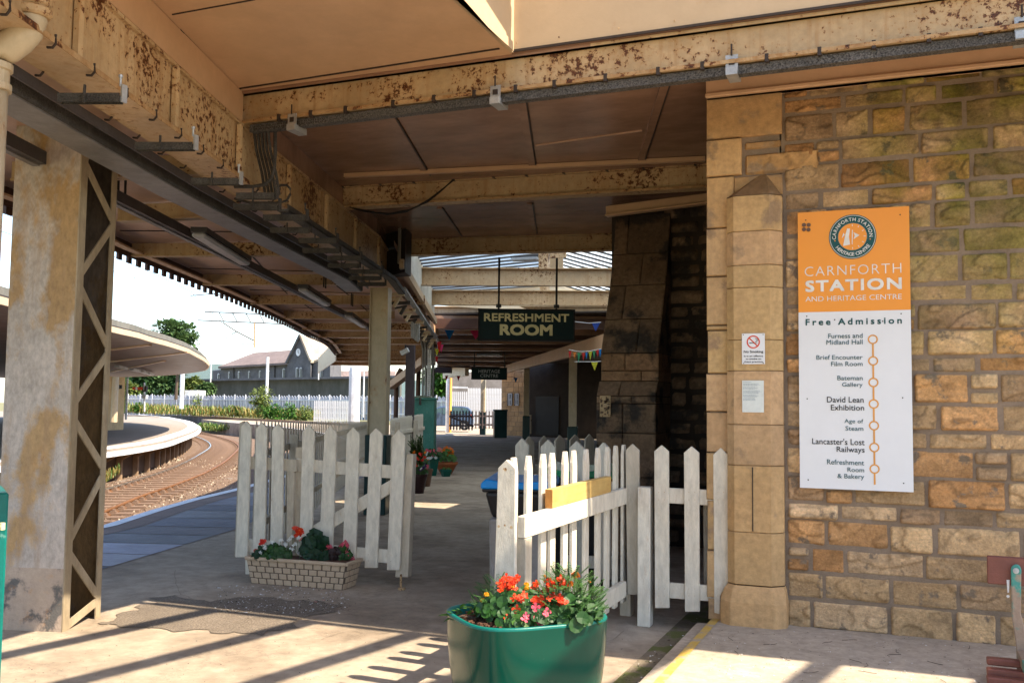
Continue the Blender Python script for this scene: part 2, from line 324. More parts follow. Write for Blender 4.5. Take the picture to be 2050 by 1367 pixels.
# ------------------------------------------------------------------ text
_tc={}
def glyphs(s,bold=0,space=1.0):
    k=(s,bold,space)
    if k in _tc: return _tc[k]
    cu=bpy.data.curves.new('t','FONT'); cu.body=s; cu.size=1; cu.offset=bold; cu.space_character=space; cu.resolution_u=3; cu.fill_mode='FRONT'
    o=bpy.data.objects.new('t',cu); col.objects.link(o); dg=bpy.context.evaluated_depsgraph_get(); dg.update()
    me=bpy.data.meshes.new_from_object(o.evaluated_get(dg)); vs=[(v.co.x,v.co.y) for v in me.vertices]; fs=[tuple(p.vertices) for p in me.polygons]
    bpy.data.objects.remove(o); bpy.data.meshes.remove(me); bpy.data.curves.remove(cu)
    _tc[k]=(vs,fs); return vs,fs
def text_fit(mb,s,O,rx,uz,w,h,bold=0,space=1.0):
    """letters fitted to a w x h box whose lower-left corner is O"""
    bb=bold if bold>0 else 0; vs,fs=glyphs(s,min(bold,0),space); x0=min(v[0] for v in vs);x1=max(v[0] for v in vs);y0=min(v[1] for v in vs);y1=max(v[1] for v in vs)
    O=Vector(O);rx=Vector(rx);uz=Vector(uz)
    nn=rx.cross(uz); k=w/(x1-x0); e=bb*k*1.5; w2=w-e; h2=h-e
    for i,(dx,dy) in enumerate(((0,0),(1,0),(0,1),(1,1),(.5,.5)) if bb else ((0,0),)):
        mb.add([O+nn*(.0004*i)+rx*((v[0]-x0)/(x1-x0)*w2+dx*e)+uz*((v[1]-y0)/(y1-y0)*h2+dy*e) for v in vs],fs)
    return mb
def text_arc(mb,s,cen,rx,uz,r,size,a0,a1,inside=False,bold=.01):
    cen=Vector(cen);rx=Vector(rx);uz=Vector(uz); ws=[]
    for ch in s:
        if ch==' ': ws.append(.35)
        else: vs,_=glyphs(ch,bold); ws.append(max(v[0] for v in vs)+.09)
    tot=sum(ws); acc=0
    for ch,w in zip(s,ws):
        t=(acc+w/2)/tot; acc+=w
        if ch==' ': continue
        a=a0+(a1-a0)*t; vs,fs=glyphs(ch,bold); o=(cen+rx*(r*math.cos(a))+uz*(r*math.sin(a)))
        tx=Vector(rx*(-math.sin(a))+uz*math.cos(a)); ra=rx*math.cos(a)+uz*math.sin(a)
        if not inside: tx=-tx; yy=ra
        else: yy=-ra
        mx=(w-.09)/2
        mb.add([o+tx*((v[0]-mx)*size)+yy*((v[1]-.35)*size) for v in vs],fs)
# ================================================================== HELPERS ON PLANES
def nrm(A,B):
    n=Vector((-(B[1]-A[1]),B[0]-A[0],0)).normalized(); mid=Vector(((A[0]+B[0])/2,(A[1]+B[1])/2,0))
    return n if n.dot(mid)>0 else -n
def board(mb,pts,A,B,t,off=0):
    n=nrm(A,B); return mb.prism([Vp(x,y,A,B)+n*off for x,y in pts],n*t)
def V3(x,y,z): return Vector((x,y,z))
def slope(A,B,t): return Vector(A)+(Vector(B)-Vector(A))*t
# ================================================================== GROUND
base=MB().add([(-900,-300,-1.25),(600,-300,-1.25),(600,1400,-1.25),(-900,1400,-1.25)],[(0,1,2,3)]); structure(base.build('ground','earth'))
EDGE=[(-6.2,-6),(-6.9,-2),(-7.6,2),(-8.45,6),(-9.31,9.42),(-10.0,10.98),(-10.59,12.48),(-11.17,14.34),(-12.9,19),(-15.6,25.5),(-19.3,32),(-26,41),(-33,48.5),(-42,57),(-52,64.5)]
def off(pts,d):
    out=[]
    for i,p in enumerate(pts):
        a=Vector(pts[max(i-1,0)]);b=Vector(pts[min(i+1,len(pts)-1)]); t=(b-a).normalized(); out.append((p[0]+t.y*d,p[1]-t.x*d))
    return out
m=MB().slab(EDGE+[(-60,72),(40,90),(40,-6)],-1.1,0); structure(m.build('platform','ground'))
m=MB(); m.ribbon([(p[0],p[1],.004) for p in off(EDGE,.25)],.5); structure(m.build('platform_coping','coping'))
m=MB(); m.ribbon([(p[0],p[1],.008) for p in off(EDGE,.09)],.17); structure(m.build('platform_edge_line','line'))
m=MB(); E2=off(EDGE,.52);E3=off(EDGE,1.75)
for i in range(2,9):
    a,b,c,d=map(Vector,(E2[i],E2[i+1],E3[i+1],E3[i])); n=max(1,round((b-a).length/.75))
    for k in range(n):
        t0=(k+.02)/n;t1=(k+.98)/n; v=U(.55,1.35); m.tint=(v,v,v*U(.98,1.1)) if R()<.7 else (v*.85,v*.8,v*.78)
        m.add([(*q,.005) for q in (a.lerp(b,t0),a.lerp(b,t1),d.lerp(c,t1),d.lerp(c,t0))],[(3,2,1,0)])
structure(m.build('paver_strip','slab'))
# raised pavement in front of the wall, gutter channel and yellow line
m=MB().slab([(-1.245,-4),(4,-4),(4,6.9),(-1.21,6.9)],-.05,.1); structure(m.build('pavement','pave',bevel=.012))
m=MB().ribbon([(-1.215,-4,.104),(-1.215,6.84,.104)],.055); structure(m.build('yellow_line','yellow'))
m=MB(); m.add([(-1.56,-4,.004),(-1.25,-4,.004),(-1.25,10.2,.004),(-1.52,10.2,.004)],[(0,1,2,3)]); structure(m.build('gutter','gutter'))
m=MB().box((-1.30,1.5,.035),(.10,10.6,.07)); structure(m.build('kerb','pave',bevel=.01))
# dark gritty patch in front of the trough
cp=[Zp(*q,.005) for q in [(205,1247),(262,1222),(330,1190),(420,1205),(470,1196),(560,1196),(690,1212),(600,1240),(572,1262),(520,1270),(420,1262),(300,1258)]]
cq=[]
for i in range(len(cp)):
    a,b=cp[i],cp[(i+1)%len(cp)]; L0=(b-a).length; k=max(2,int(L0/.04))
    for j in range(k): p=a.lerp(b,j/k); cq.append(V3(p.x+noise.noise(p*6)*.14+noise.noise(p*22)*.04,p.y+noise.noise(p*6+V3(7,3,1))*.12+noise.noise(p*25)*.03,.005))
me=MB().add(cq,[tuple(range(len(cq)))]); structure(me.build('grit_patch','gravel'))
def litter(name,lab,reg,n,mats,zz,s0,s1,group=None):
    mb=MB()
    for i in range(n):
        x,y=U(reg[0],reg[1]),U(reg[2],reg[3]); s=U(s0,s1)*(.5+R()); mb.cur=random.randrange(len(mats)); p=Zp(x,y,zz) if reg[4] else V3(x,y,zz)
        a=U(0,6.28); vs=[p+V3(s*math.cos(a+k*2.1)*U(.6,1.3),s*math.sin(a+k*2.1)*U(.5,1.2),U(.001,.006)) for k in range(3)]+[p+V3(0,0,s*.7)]
        mb.add(vs,[(0,1,3),(1,2,3),(2,0,3),(0,2,1)])
    return tag(mb.build(name,mats),lab,'litter',kind='stuff')
litter('fallen_petals','pale fallen petals and grit scattered before the brick-pattern trough',(430,700,1172,1228,1),800,['wht_l','blackm','pave'] if 'wht_l' in M else ['swhite','blackm','pave'],.006,.004,.009)
litter('ground_grit','dark crumbs and bits strewn over the sunlit asphalt',(30,1400,1180,1366,1),800,['blackm','bark','pave'],.003,.002,.006)
litter('pavement_debris','small twigs and crumbs on the concrete pavement below the wall',(1420,2040,1262,1366,1),380,['blackm','bark','swhite'],.103,.002,.006)
litter('gutter_debris','leaves and pebbles lying in the mossy gutter',(-1.5,-1.3,4.6,6.8,0),90,['bark','swhite','leafd'],.008,.004,.012)
mb=MB()
for i in range(16):
    p=Zp(U(1450,2040),U(1275,1366),.106); a=U(0,6.28); q=[p]
    for k in range(4): a+=U(-.6,.6); q.append(q[-1]+V3(math.cos(a)*.025,math.sin(a)*.025,0))
    mb.tube(q,.0015,4)
tag(mb.build('twigs','bark'),'thin dry twigs lying on the concrete pavement','twigs',kind='stuff')
# ================================================================== TRACK
def cat(pts,n=8):
    P=[Vector(p) for p in pts]; P=[P[0]*2-P[1]]+P+[P[-1]*2-P[-2]]; o=[]
    for i in range(1,len(P)-2):
        for k in range(n):
            t=k/n; a,b,c,d=P[i-1],P[i],P[i+1],P[i+2]; o.append(.5*((2*b)+(c-a)*t+(2*a-5*b+4*c-d)*t*t+(3*b-a-3*c+d)*t**3))
    o.append(P[-2]); return o
cl=cat([(-12.2,0,0),(-13.7,7,0),(-15.6,13.5,0),(-18.9,19.4,0),(-20.6,22.6,0),(-23.9,28.2,0),(-28.6,35.2,0),(-35.5,44.6,0),(-43.5,53.3,0),(-53,62,0),(-66,71,0),(-85,80,0)],10)
m=MB(); m.ribbon([V3(p.x,p.y,-1.0) for p in cl],7.5); m.ribbon([V3(p.x-5,p.y+1,-1.06) for p in cl],22)
structure(m.build('ballast','ballast'))
trk=thing('railway_track','single curved railway track with rusty rails on ballast between the platforms','railway track',V3(-15.6,13.5,-1))
def offs(pts,d,z):
    o=[]
    for i,p in enumerate(pts):
        t=(pts[min(i+1,len(pts)-1)]-pts[max(i-1,0)]).normalized(); o.append(V3(p.x+t.y*d,p.y-t.x*d,z))
    return o
for s in (-1,1):
    m=MB(); m.ribbon(offs(cl,s*.75,-.87),.03,.10); m.ribbon(offs(cl,s*.75,-.955),.14,.02)
    r_=m.build('rail','rail',trk); m2=MB(); m2.ribbon(offs(cl,s*.75,-.845),.07,.035); m2.build('rail_head','railtop' if s<0 else 'rail',r_)
# sleepers and chairs
L=0; seg=[]; nxt=0; sl=None; n=0
for i in range(len(cl)-1):
    a,b=cl[i],cl[i+1]; d=(b-a).length
    while nxt<L+d:
        p=a.lerp(b,(nxt-L)/d); t=(b-a).normalized(); ang=math.atan2(t.y,t.x)
        if n<100 and p.y>11:
            if sl is None:
                sl=MB().box((0,0,0),(.25,2.5,.12)); 
                for s in (-.75,.75): sl.box((0,s,.075),(.17,.30,.05)); sl.box((0,s-.10,.11),(.12,.06,.06)); sl.box((0,s+.10,.11),(.12,.06,.06))
                ORGs=ORG[trk.name]; ORG['_z']=ORGs; sl0=sl; sl=sl0.build('sleeper','sleeper',at=(0,0,0)); sl.parent=trk; sl.location=V3(p.x,p.y,-1.0)-ORGs; sl.rotation_euler=(0,0,ang); first=sl
            else:
                clone(first,trk,V3(p.x,p.y,-1.0)-ORGs,(0,0,ang))
            n+=1
        nxt+=.72
    L+=d
mb=MB()
for i in range(5200):
    k=U(5,60); p=cl[int(k)].lerp(cl[int(k)+1],k-int(k)); s=U(.02,.05)*(1.7 if p.y>30 else 1); q=V3(p.x+U(-2.6,2.2),p.y+U(-1,1),-.985)
    mb.cur=0 if R()<.7 else 1
    mb.add([q+V3(U(-s,s),U(-s,s),0) for _ in range(3)]+[q+V3(0,0,s)],[(0,1,3),(1,2,3),(2,0,3)])
tag(mb.build('ballast_stones',['ballast','pave']),'loose rusty stones heaped around the rails','ballast stones',kind='stuff')
# ================================================================== LATTICE COLUMN
Bp=V3(-5.265,4.983,0); Cp=V3(-5.386,5.435,0); sd=(Cp-Bp).normalized(); pd=V3(-sd.y,sd.x,0)
if pd.x>0: pd=-pd
wd=.1
while pj(Bp+pd*wd)[0]>-12: wd+=.01
A_=Bp+pd*wd; D_=Cp+pd*wd; ht=3.62
lc=thing('lattice_column','big riveted steel column with peeling paint and diagonal lattice bars, at the left edge','column',A_)
m=MB(); m.prism([A_+V3(0,0,.42),Bp-(Bp-A_)*.0+V3(0,0,.42),Bp+V3(0,0,ht),A_+V3(0,0,ht)],sd*.012); m.build('front_plate','peel',lc)
m=MB(); m.prism([A_,Bp,Bp+V3(0,0,.42),A_+V3(0,0,.42)],sd*.014); tag(m.build('base_band','band',lc),'worn grey painted band at the foot')
for q,t in ((Bp,1),(Cp,-.8)):
    m=MB(); m.prism([q,q+sd*(.08*t),q+sd*(.08*t)+V3(0,0,ht),q+V3(0,0,ht)],-pd*.01); m.build('flange','ochre',lc)
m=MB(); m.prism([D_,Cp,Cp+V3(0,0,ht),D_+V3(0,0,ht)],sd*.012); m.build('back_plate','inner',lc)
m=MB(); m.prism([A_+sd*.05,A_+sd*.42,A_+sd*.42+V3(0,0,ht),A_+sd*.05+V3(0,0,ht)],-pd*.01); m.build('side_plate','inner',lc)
nodes=[(238,0),(314,1),(440,0),(555,1),(685,0),(832,1),(962,0),(1085,1),(1186,0),(1249,1)]
def node(y,near):
    q=(Bp+sd*.06) if near else (Cp-sd*.05); z=0
    for _ in range(12):
        e=pj(V3(q.x,q.y,z))[1]-y; z+=e*.003*1
    return V3(q.x,q.y,z)-pd*.004
for y0,a0,y1,a1 in [(238,0,314,1),(330,1,438,0),(456,0,545,1),(578,1,690,0),(712,0,800,1),(845,1,932,0),(956,0,1078,1),(1110,1,1190,0),(1204,0,1252,1)]:
    m=MB(); m.bar(node(y0,a0),node(y1,a1),.058,.010,u=-pd); m.bar(node(y0,a0)+pd*.012,node(y1,a1)+pd*.012,.012,.02,u=-pd); m.build('lattice_bar','ochre',lc)
# ================================================================== MAIN GIRDER + CANOPY
G=[V3(*Zp(x,y,3.22)[:2],0) for x,y in [(86,70),(481,357),(763,542)]]
d0=(G[1]-G[0]).normalized(); G=[G[0]-d0*6]+G+[V3(-10.75,21.3,0)]
def gat(Y,o=0):
    for a,b in zip(G,G[1:]):
        if Y<=b.y or b is G[-1]:
            t=(Y-a.y)/(b.y-a.y); p=a+(b-a)*t; n=V3((b-a).y,-(b-a).x,0).normalized(); return p+n*o
gir=thing('main_girder','long rusted cream plate girder running from the top left over the square post','girder',gat(6)+V3(0,0,3.22))
Gl=[gat(y) for y in (-3,0,3,5.83,8,10.5,11.9)]
def gstrip(o,z0,z1,t,Y0=-3,Y1=12.0):
    m=MB(); ys=sorted(set([Y0,Y1]+[q for q in (1,5.81,8,10.5) if Y0<q<Y1]))
    a=[gat(y,o) for y in ys]; b=[gat(y,o-t) for y in ys]
    vs=[];fs=[]
    for p,q in zip(a,b): vs+=[V3(p.x,p.y,z0),V3(q.x,q.y,z0),V3(q.x,q.y,z1),V3(p.x,p.y,z1)]
    for i in range(len(a)-1):
        for j in range(4): fs.append((i*4+j,i*4+(j+1)%4,i*4+4+(j+1)%4,i*4+4+j))
    fs+=[(3,2,1,0),tuple(len(vs)-4+j for j in range(4))]
    return m.add(vs,fs)
gstrip(0,3.22,3.245,.27).build('bottom_flange','cream_rust2',gir)
gstrip(-.045,3.245,3.64,.02).build('web','cream_rust',gir)
gstrip(.004,3.218,3.248,.004).build('flange_edge','rustlip',gir)
gstrip(-.02,3.64,3.66,.23).build('top_flange','cream_rust',gir)
gstrip(-.03,3.672,3.90,.02,-3,5.9).build('side_board','soffit',gir)
gstrip(-.05,3.655,3.675,.1,-3,5.9).build('seam','dark',gir)
gstrip(-.06,3.672,3.88,.02,5.9,12).build('side_board','ceil',gir)
for k in range(9):
    y=1.2+k*1.15; p=gat(y,-.035); m=MB().prism([V3(p.x,p.y,3.25),V3(p.x,p.y,3.63),V3(p.x,p.y+.03,3.63),V3(p.x,p.y+.03,3.25)],gat(y,-.0)-gat(y,-.028)); m.build('stiffener','cream_rust',gir)
bolt=None
for k in range(24):
    y=2.2+k*.36
    for o in (.005,-.262):
        p=gat(y,o)
        if bolt is None:
            m=MB(); q=V3(p.x,p.y,3.22); m.tube([q+V3(0,0,.04),q+V3(.004,0,-.005),q+V3(-.015 if o>0 else .015,0,-.02),q+V3(-.05 if o>0 else .05,0,-.014)],.007,5); bolt=m.build('flange_clip','dark',gir); b0=p
        else: clone(bolt,gir,V3(p.x-b0.x,p.y-b0.y,0))
# cross beams
def ibeam(name,lab,a,b,z,h,mt,w=.16,fl=.02,group='steel cross beams of the canopy'):
    a=V3(a[0],a[1],0);b=V3(b[0],b[1],0); root=thing(name,lab,'beam',(a+b)/2+V3(0,0,z),group)
    n=nrm(a,b)*1; d=(b-a).normalized()
    m=MB(); m.bar(a+V3(0,0,z+fl/2)+n*w/2,b+V3(0,0,z+fl/2)+n*w/2,w,fl); m.build('bottom_flange',mt,root)
    m=MB(); m.bar(a+V3(0,0,z+fl/2)-n*.003,b+V3(0,0,z+fl/2)-n*.003,.005,fl+.004); m.build('flange_edge','rustlip',root)
    m=MB(); m.bar(a+V3(0,0,z+h/2)+n*(.045),b+V3(0,0,z+h/2)+n*(.045),.014,h-2*fl-.002); m.build('web',mt,root)
    m=MB(); m.bar(a+V3(0,0,z+h-fl/2)+n*w/2,b+V3(0,0,z+h-fl/2)+n*w/2,w,fl); m.build('top_flange',mt,root)
    return root,a,b,n,d
b1,a,b,n,d=ibeam('cross_beam','rusty cream steel beam nearest the camera, spanning to the top right corner',(gat(5.86).x-.2,5.88),(4,5.82),3.66,.245,'cream_rust')
def clips(root,a,b,z,n,step,mt='dark',s=.012):
    L=(b-a).length; d=(b-a).normalized(); first=None; k=0
    x=step*.4
    while x<L:
        p=a+d*x
        if first is None:
            m=MB(); m.box(V3(p.x,p.y,z)+V3(0,-.012,.0),(.022,.02,.05)); m.box(V3(p.x,p.y,z-.02)+V3(.004,.02,0),(.02,.06,.012)); first=m.build('flange_clip',mt,root); p0=p
        else: clone(first,root,p-p0)
        x+=step*U(.8,1.2); k+=1
clips(b1,a,V3(1.5,5.86,0),3.665,n,.33)
b2,a,b,n,d=ibeam('cross_beam','second rusty beam behind the nearest one, with loose black cables along it',(gat(8.9).x-.2,8.80),(-1.0,9.2),3.66,.235,'cream_rust')
clips(b2,a,b,3.90,n,.42)
m=MB()
for k in range(3):
    o=.012*k; pts=[Yp(700+t*7.15,366-t*.56+math.sin(t*.35+k)*2.0+k*2.5,8.8+t*.003) for t in range(0,100,3)]; m.tube(pts,.006,5)
m.tube([Yp(x,y,8.74) for x,y in [(905,362),(880,385),(855,405),(820,420),(780,428),(735,424),(705,417)]],.008,5)
m.tube([Yp(x,y,8.76) for x,y in [(908,361),(888,377),(858,400),(815,424),(775,430),(730,421),(700,415)]],.007,5)
tag(m.build('cable_bundle','blackm'),'loose black cables drooping along the second cross beam','cables')
b3,a,b,n,d=ibeam('cross_beam','third beam at the edge of the glazed roof, deep rusty brown',(-6.5,11.95),(-2.4,12.6),3.66,.23,'cream_rust')
m=MB(); m.bar((-6.5,12.2,3.9),(-2.4,12.85,3.9),.02,.30)
# wall plate over the stone wall
m=MB(); m.bar((-1.27,6.83,3.87),(4,6.83,3.87),.14,.24); m.bar((-1.27,6.78,3.765),(4,6.78,3.765),.10,.03); tag(m.build('wall_plate','soffit',bevel=.006),'painted timber plate resting on top of the stone wall','timber beam')
m=MB(); a=Yp(1216,424,9.9);b=Yp(1420,398,9.9); m.bar(a,b,.12,.10); m.bar(a-V3(0,0,.055)+V3(0,-.05,0),b-V3(0,0,.055)+V3(0,-.05,0),.1,.02); tag(m.build('wall_plate','soffit',bevel=.004),'short brown timber plate above the dark buttress','timber beam')
# ceilings
cr=thing('canopy_roof','brown boarded canopy ceiling with batten seams above the passage','canopy roof',(-3,6,3.9))
fx=Yp(1018,95,5.80).x
m=MB().slab([(gat(-3,-.35).x,-3),(fx,-3),(fx,5.86),(gat(5.86,-.05).x-.3,5.86)],3.905,3.95); m.build('front_soffit','soffit',cr)
m=MB()
for (p,q) in [((345,30),(510,0)),((300,0),(520,246))][:1]:
    m.bar(Zp(*p,3.902),Zp(*q,3.902),.008,.006)
m.bar(Zp(480,178,3.90),Zp(1000,98,3.90),.012,.008); m.bar(Zp(360,60,3.90),Zp(476,180,3.90),.01,.008)
m.build('soffit_seam','dark',cr)
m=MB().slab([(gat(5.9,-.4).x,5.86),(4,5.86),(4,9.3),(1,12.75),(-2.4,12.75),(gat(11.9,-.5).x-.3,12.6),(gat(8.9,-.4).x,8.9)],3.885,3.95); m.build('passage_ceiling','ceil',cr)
for p,q in [((783,235),(855,352)),((1045,205),(1066,336)),((1332,165),(1283,322)),((880,417),(920,474)),((1060,408),(1070,468))]:
    a=Zp(*p,3.875);b=Zp(*q,3.875); m=MB().bar(a,b,.06,.02); m.build('batten','ceil',cr); m=MB().bar(a+V3(.038,0,0),b+V3(.038,0,0),.014,.014); m.build('seam','dark',cr)
m=MB().bar(Zp(1072,292,3.88),Zp(1285,262,3.88),.014,.01); m.build('seam','ceil2',cr)
m=MB().bar(Zp(690,352,3.86),Zp(1412,318,3.86),.05,.04); m.build('ceiling_trim','soffit',cr)
# light-well: bright side board and back fascia
m=MB().slab([(fx,-3),(fx+.02,-3),(fx+.02,5.84),(fx,5.84)],3.905,5.1); m.build('light_well_side','fascia',cr)
m=MB().slab([(fx+.02,-3),(fx+.034,-3),(fx+.034,5.81),(fx+.02,5.81)],3.905,3.965); m.build('light_well_trim','fascia',cr)
m=MB().slab([(fx,5.84),(4,5.80),(4,5.84),(fx,5.88)],3.925,5.2); m.build('light_well_back','fascia',cr)
m=MB().slab([(fx,5.83),(4,5.78),(4,5.80),(fx,5.84)],3.908,3.924); m.build('fascia_shadow_gap','dark',cr)
for px_,py_ in [(1119,75),(1238,57),(1350,42),(1034,87)]:
    p=Yp(px_,py_,5.825); m=MB().box(p,(.008,.006,.008)); m.build('nail','cream_rust',cr)
m=MB().slab([(fx-3,5.9),(4,5.9),(4,13),(-2.2,13),(-6.6,13),(gat(6).x,5.9)],3.96,4.05); m.build('roof_deck','dark',cr)
m=MB().slab([(gat(-3).x-1.5,-3.5),(fx,-3.5),(fx,5.9),(gat(5.9).x,5.9)],3.96,4.02); m.build('roof_deck','dark',cr)
# ================================================================== CABLE TRAYS
ct=thing('cable_tray','dusty grey steel cable tray slung on brackets under the main girder','cable tray',gat(6,-.5)+V3(0,0,3.1))
m=MB()
m=gstrip(-.30,3.13,3.19,.012,-2,11.6); m.build('tray_side','traydark',ct)
def tstrip(o,w,z0,z1,Y0,Y1):
    return gstrip(o,z0,z1,w,Y0,Y1)
tstrip(-.40,.20,3.09,3.10,-2,11.6).build('tray_bottom','trayside',ct)
tstrip(-.38,.02,3.10,3.17,-2,11.6).build('tray_side','galv',ct)
tstrip(-.60,.02,3.09,3.17,-2,11.6).build('tray_side','trayside',ct)
tstrip(.18,.10,3.10,3.115,6.4,11.9).build('side_tray','galvsp',ct)
gstrip(.18,3.10,3.15,.012,6.4,11.9).build('side_tray_lip','galv',ct)
brk=[((119,198),(243,198)),((273,294),(388,294)),((385,364),(479,364)),((474,393),(551,393)),((469,415),(557,415)),((528,436),(612,436)),((542,461),(619,461)),((599,482),(673,482)),((607,502),(678,502)),((656,517),(721,517)),((657,532),(718,532)),((699,544),(764,544)),((699,557),(760,557)),((716,569),(770,569))]
for i,(p,q) in enumerate(brk):
    a=Zp(*p,3.06);b=Zp(*q,3.06); e=(b-a).normalized(); m=MB(); m.bar(a,b,.045,.006); 
    nn=nrm(a,b); m.bar(a-nn*.022,b-nn*.022,.004,.045); m.bar(a+nn*.022,b+nn*.022,.004,.045)
    bo=m.build('bracket','galv',ct)
    m=MB(); m.box(b+e*.012+V3(0,0,.025),(.010,.035,.09)); m.tube([b+V3(0,-.01,.06),b+V3(0,-.01,.115)],.006,6); m.tube([b+V3(0,-.01,.105),b+V3(0,-.01,.118)],.011,6)
    m.build('clamp','galvL' if i<3 else 'galv',bo)
    m=MB(); c=a.lerp(b,.45); m.bar(c-nn*.03+V3(0,0,.06),c-nn*.035-V3(0,0,.03),.01,.012); m.build('strap','galv',bo)
# perforated tray along nearest beam
m=MB(); A1=V3(-4.55,5.93,3.62);B1=V3(4,5.88,3.62); m.bar(A1,B1,.07,.055); bt=thing('cable_tray','speckled perforated cable tray clamped under the nearest cross beam','cable tray',A1); m.build('tray','galvsp',bt)
m=MB()
for k in range(330):
    x=-4.5+k*.02
    for dz in (-.012,.008): m.box((x+U(-.003,.003),5.893+(.05)*0,3.62+dz),(.008,.004,.009))
m.build('perforations','dark',bt)
for px_,py_ in [(585,240),(992,185),(1465,125),(2046,50)]:
    p=Yp(px_,py_,5.86); m=MB(); m.box(p+V3(0,.0,-.01),(.075,.008,.11)); m.box(p+V3(0,.06,-.06),(.07,.16,.045)); cb=m.build('clamp','galvL',bt)
    m=MB(); m.box(p+V3(.0,-.006,-.0),(.035,.006,.035)); m.tube([p+V3(-.0,-.01,.04),p+V3(0,-.01,.11)],.006,6); m.build('bolt','dark',cb)
# cable drop at the beam/girder corner
m=MB()
P=[(522,255),(527,300),(538,345),(545,390)]
for k in range(5):
    m.tube([Yp(x-14+k*7,y,5.95-.01*k+ (y-255)*.002) for x,y in P],.012,6)
dr=tag(m.build('cable_drop','galv'),'thick bunch of dusty cables hanging at the girder corner','cables')
m=MB(); m.tube([Yp(x,y,6.0) for x,y in [(551,260),(551,310),(549,340),(543,358),(530,370),(505,374),(470,374)]],.014,8); tag(m.build('conduit','galv'),'curved grey conduit beside the hanging cables','conduit')
m=MB(); m.tube([Yp(x,y,6.4) for x,y in [(555,377),(562,371),(574,371),(581,378),(581,390),(574,402),(560,406),(500,406),(470,398)]],.010,8); tag(m.build('conduit','galv'),'looped grey conduit under the girder corner','conduit')
# ================================================================== PLATFORM CANOPY (left)
ce=[Zp(x,y,3.3) for x,y in [(20,415),(230,503),(302,531.5),(405,572.6),(498.7,611.5),(585,652),(620,670.5),(655,687),(673,708)]]
ce=[V3(-5.3,-3,0),V3(-6.4,2,0)]+[V3(p.x,p.y,0) for p in ce]
far=[Zp(637,737,3.3),Zp(745,740,3.3)]
IN=[gat(y,-.25) for y in (-3,2,6,9,12)]+[V3(-8.6,16.2,0),V3(-10.8,21.3,0),V3(-15,30,0),V3(-21,40,0)]
pc=thing('platform_canopy','long curving platform canopy with scalloped edge and rusty cross beams','platform canopy',(-8,10,3.3))
poly=[V3(p.x,p.y,0) for p in ce]+[V3(p.x,p.y,0) for p in far]+IN[::-1]
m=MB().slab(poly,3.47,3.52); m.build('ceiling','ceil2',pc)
m=MB().slab([p+V3(.0,.0,0) for p in poly],3.53,3.56); m.build('roof_deck','dark',pc)
m=MB(); cc=cat([V3(p.x,p.y,0) for p in ce],10)
def pathz(pts,z): return [V3(p.x,p.y,z) for p in pts]
m=MB().ribbon(pathz(cc,3.50),.03,.20); m.build('edge_beam','brown',pc)
m=MB().ribbon(pathz([p+V3(.16,.02,0) for p in cc],3.34),.10,.02); m.build('edge_flange','soffit',pc)
m=MB(); Lc=0
for a,b in zip(cc,cc[1:]):
    d=(b-a).length; 
    k0=math.ceil(Lc/.30); 
    while k0*.30<Lc+d:
        p=a.lerp(b,(k0*.30-Lc)/d); t=(b-a).normalized(); m.box(V3(p.x,p.y,3.285)-V3(t.y,-t.x,0)*.03,(.11,.03,.10),math.atan2(t.y,t.x)); k0+=1
    Lc+=d
m.ribbon(pathz([p-V3(.03,0,0) for p in cc],3.42),.02,.09)
m.build('scalloped_valance','brown',pc)
beams=[((20,362),(440,347)),((233,443),(475,432.5)),((262,513),(640,511)),((405,570.5),(757,570)),((500,608.5),(850,609)),((567,637.5),(790,638)),((604,659.5),(850,660)),((636,675),(860,675)),((655,688),(870,688)),((672,700),(870,700)),((674,709),(870,709)),((668,716),(870,716)),((660,723),(872,723)),((650,731),(872,731))]
for i,(p,q) in enumerate(beams):
    a=Zp(*p,3.30);b=Zp(*q,3.30)
    # stop at the girder line
    if i>1: 
        pass
    nn=nrm(a,b); m=MB(); m.bar(a+V3(0,0,.01)+nn*.06,b+V3(0,0,.01)+nn*.06,.12,.018); m.bar(a+V3(0,0,.09)+nn*.02,b+V3(0,0,.09)+nn*.02,.012,.14); m.build('cross_beam','cream_rust2' if i%2 else 'cream_rust',pc)
for p,q in [((330,462),(395,491)),((240,290),(430,395)),((478,485),(530,540)),((385,468),(440,498)),((612,515),(650,550)),((345,540),(390,565)),((560,573),(575,588)),((674,572),(703,595)),((480,600),(500,612)),((610,610),(632,625)),((722,610),(743,630))]:
    a=Zp(*p,3.465);b=Zp(*q,3.465); MB().bar(a,b,.018,.008).build('seam','dark',pc)
for p,q in [((240,350),(480,345)),((240,462),(560,465)),((380,537),(730,546)),((240,500),(330,503)),((500,580),(745,588)),((585,616),(745,618))]:
    a=Zp(*p,3.465);b=Zp(*q,3.465); MB().bar(a,b,.018,.008).build('seam','dark',pc)
# end panels
e0,e1=ce[-1],far[0]; m=MB().bar(V3(e0.x,e0.y,3.42),V3(e1.x,e1.y,3.42),.03,.75); m.build('end_fascia','fascia',pc)
# posts carrying it
cpost=thing('canopy_post','white round post under the far end of the platform canopy','post',Wp(708,870,58))
p=Wp(708,860,58); m=MB().tube([V3(p.x,p.y,0),V3(p.x,p.y,3.75)],.34,12); m.build('shaft','mast',cpost)
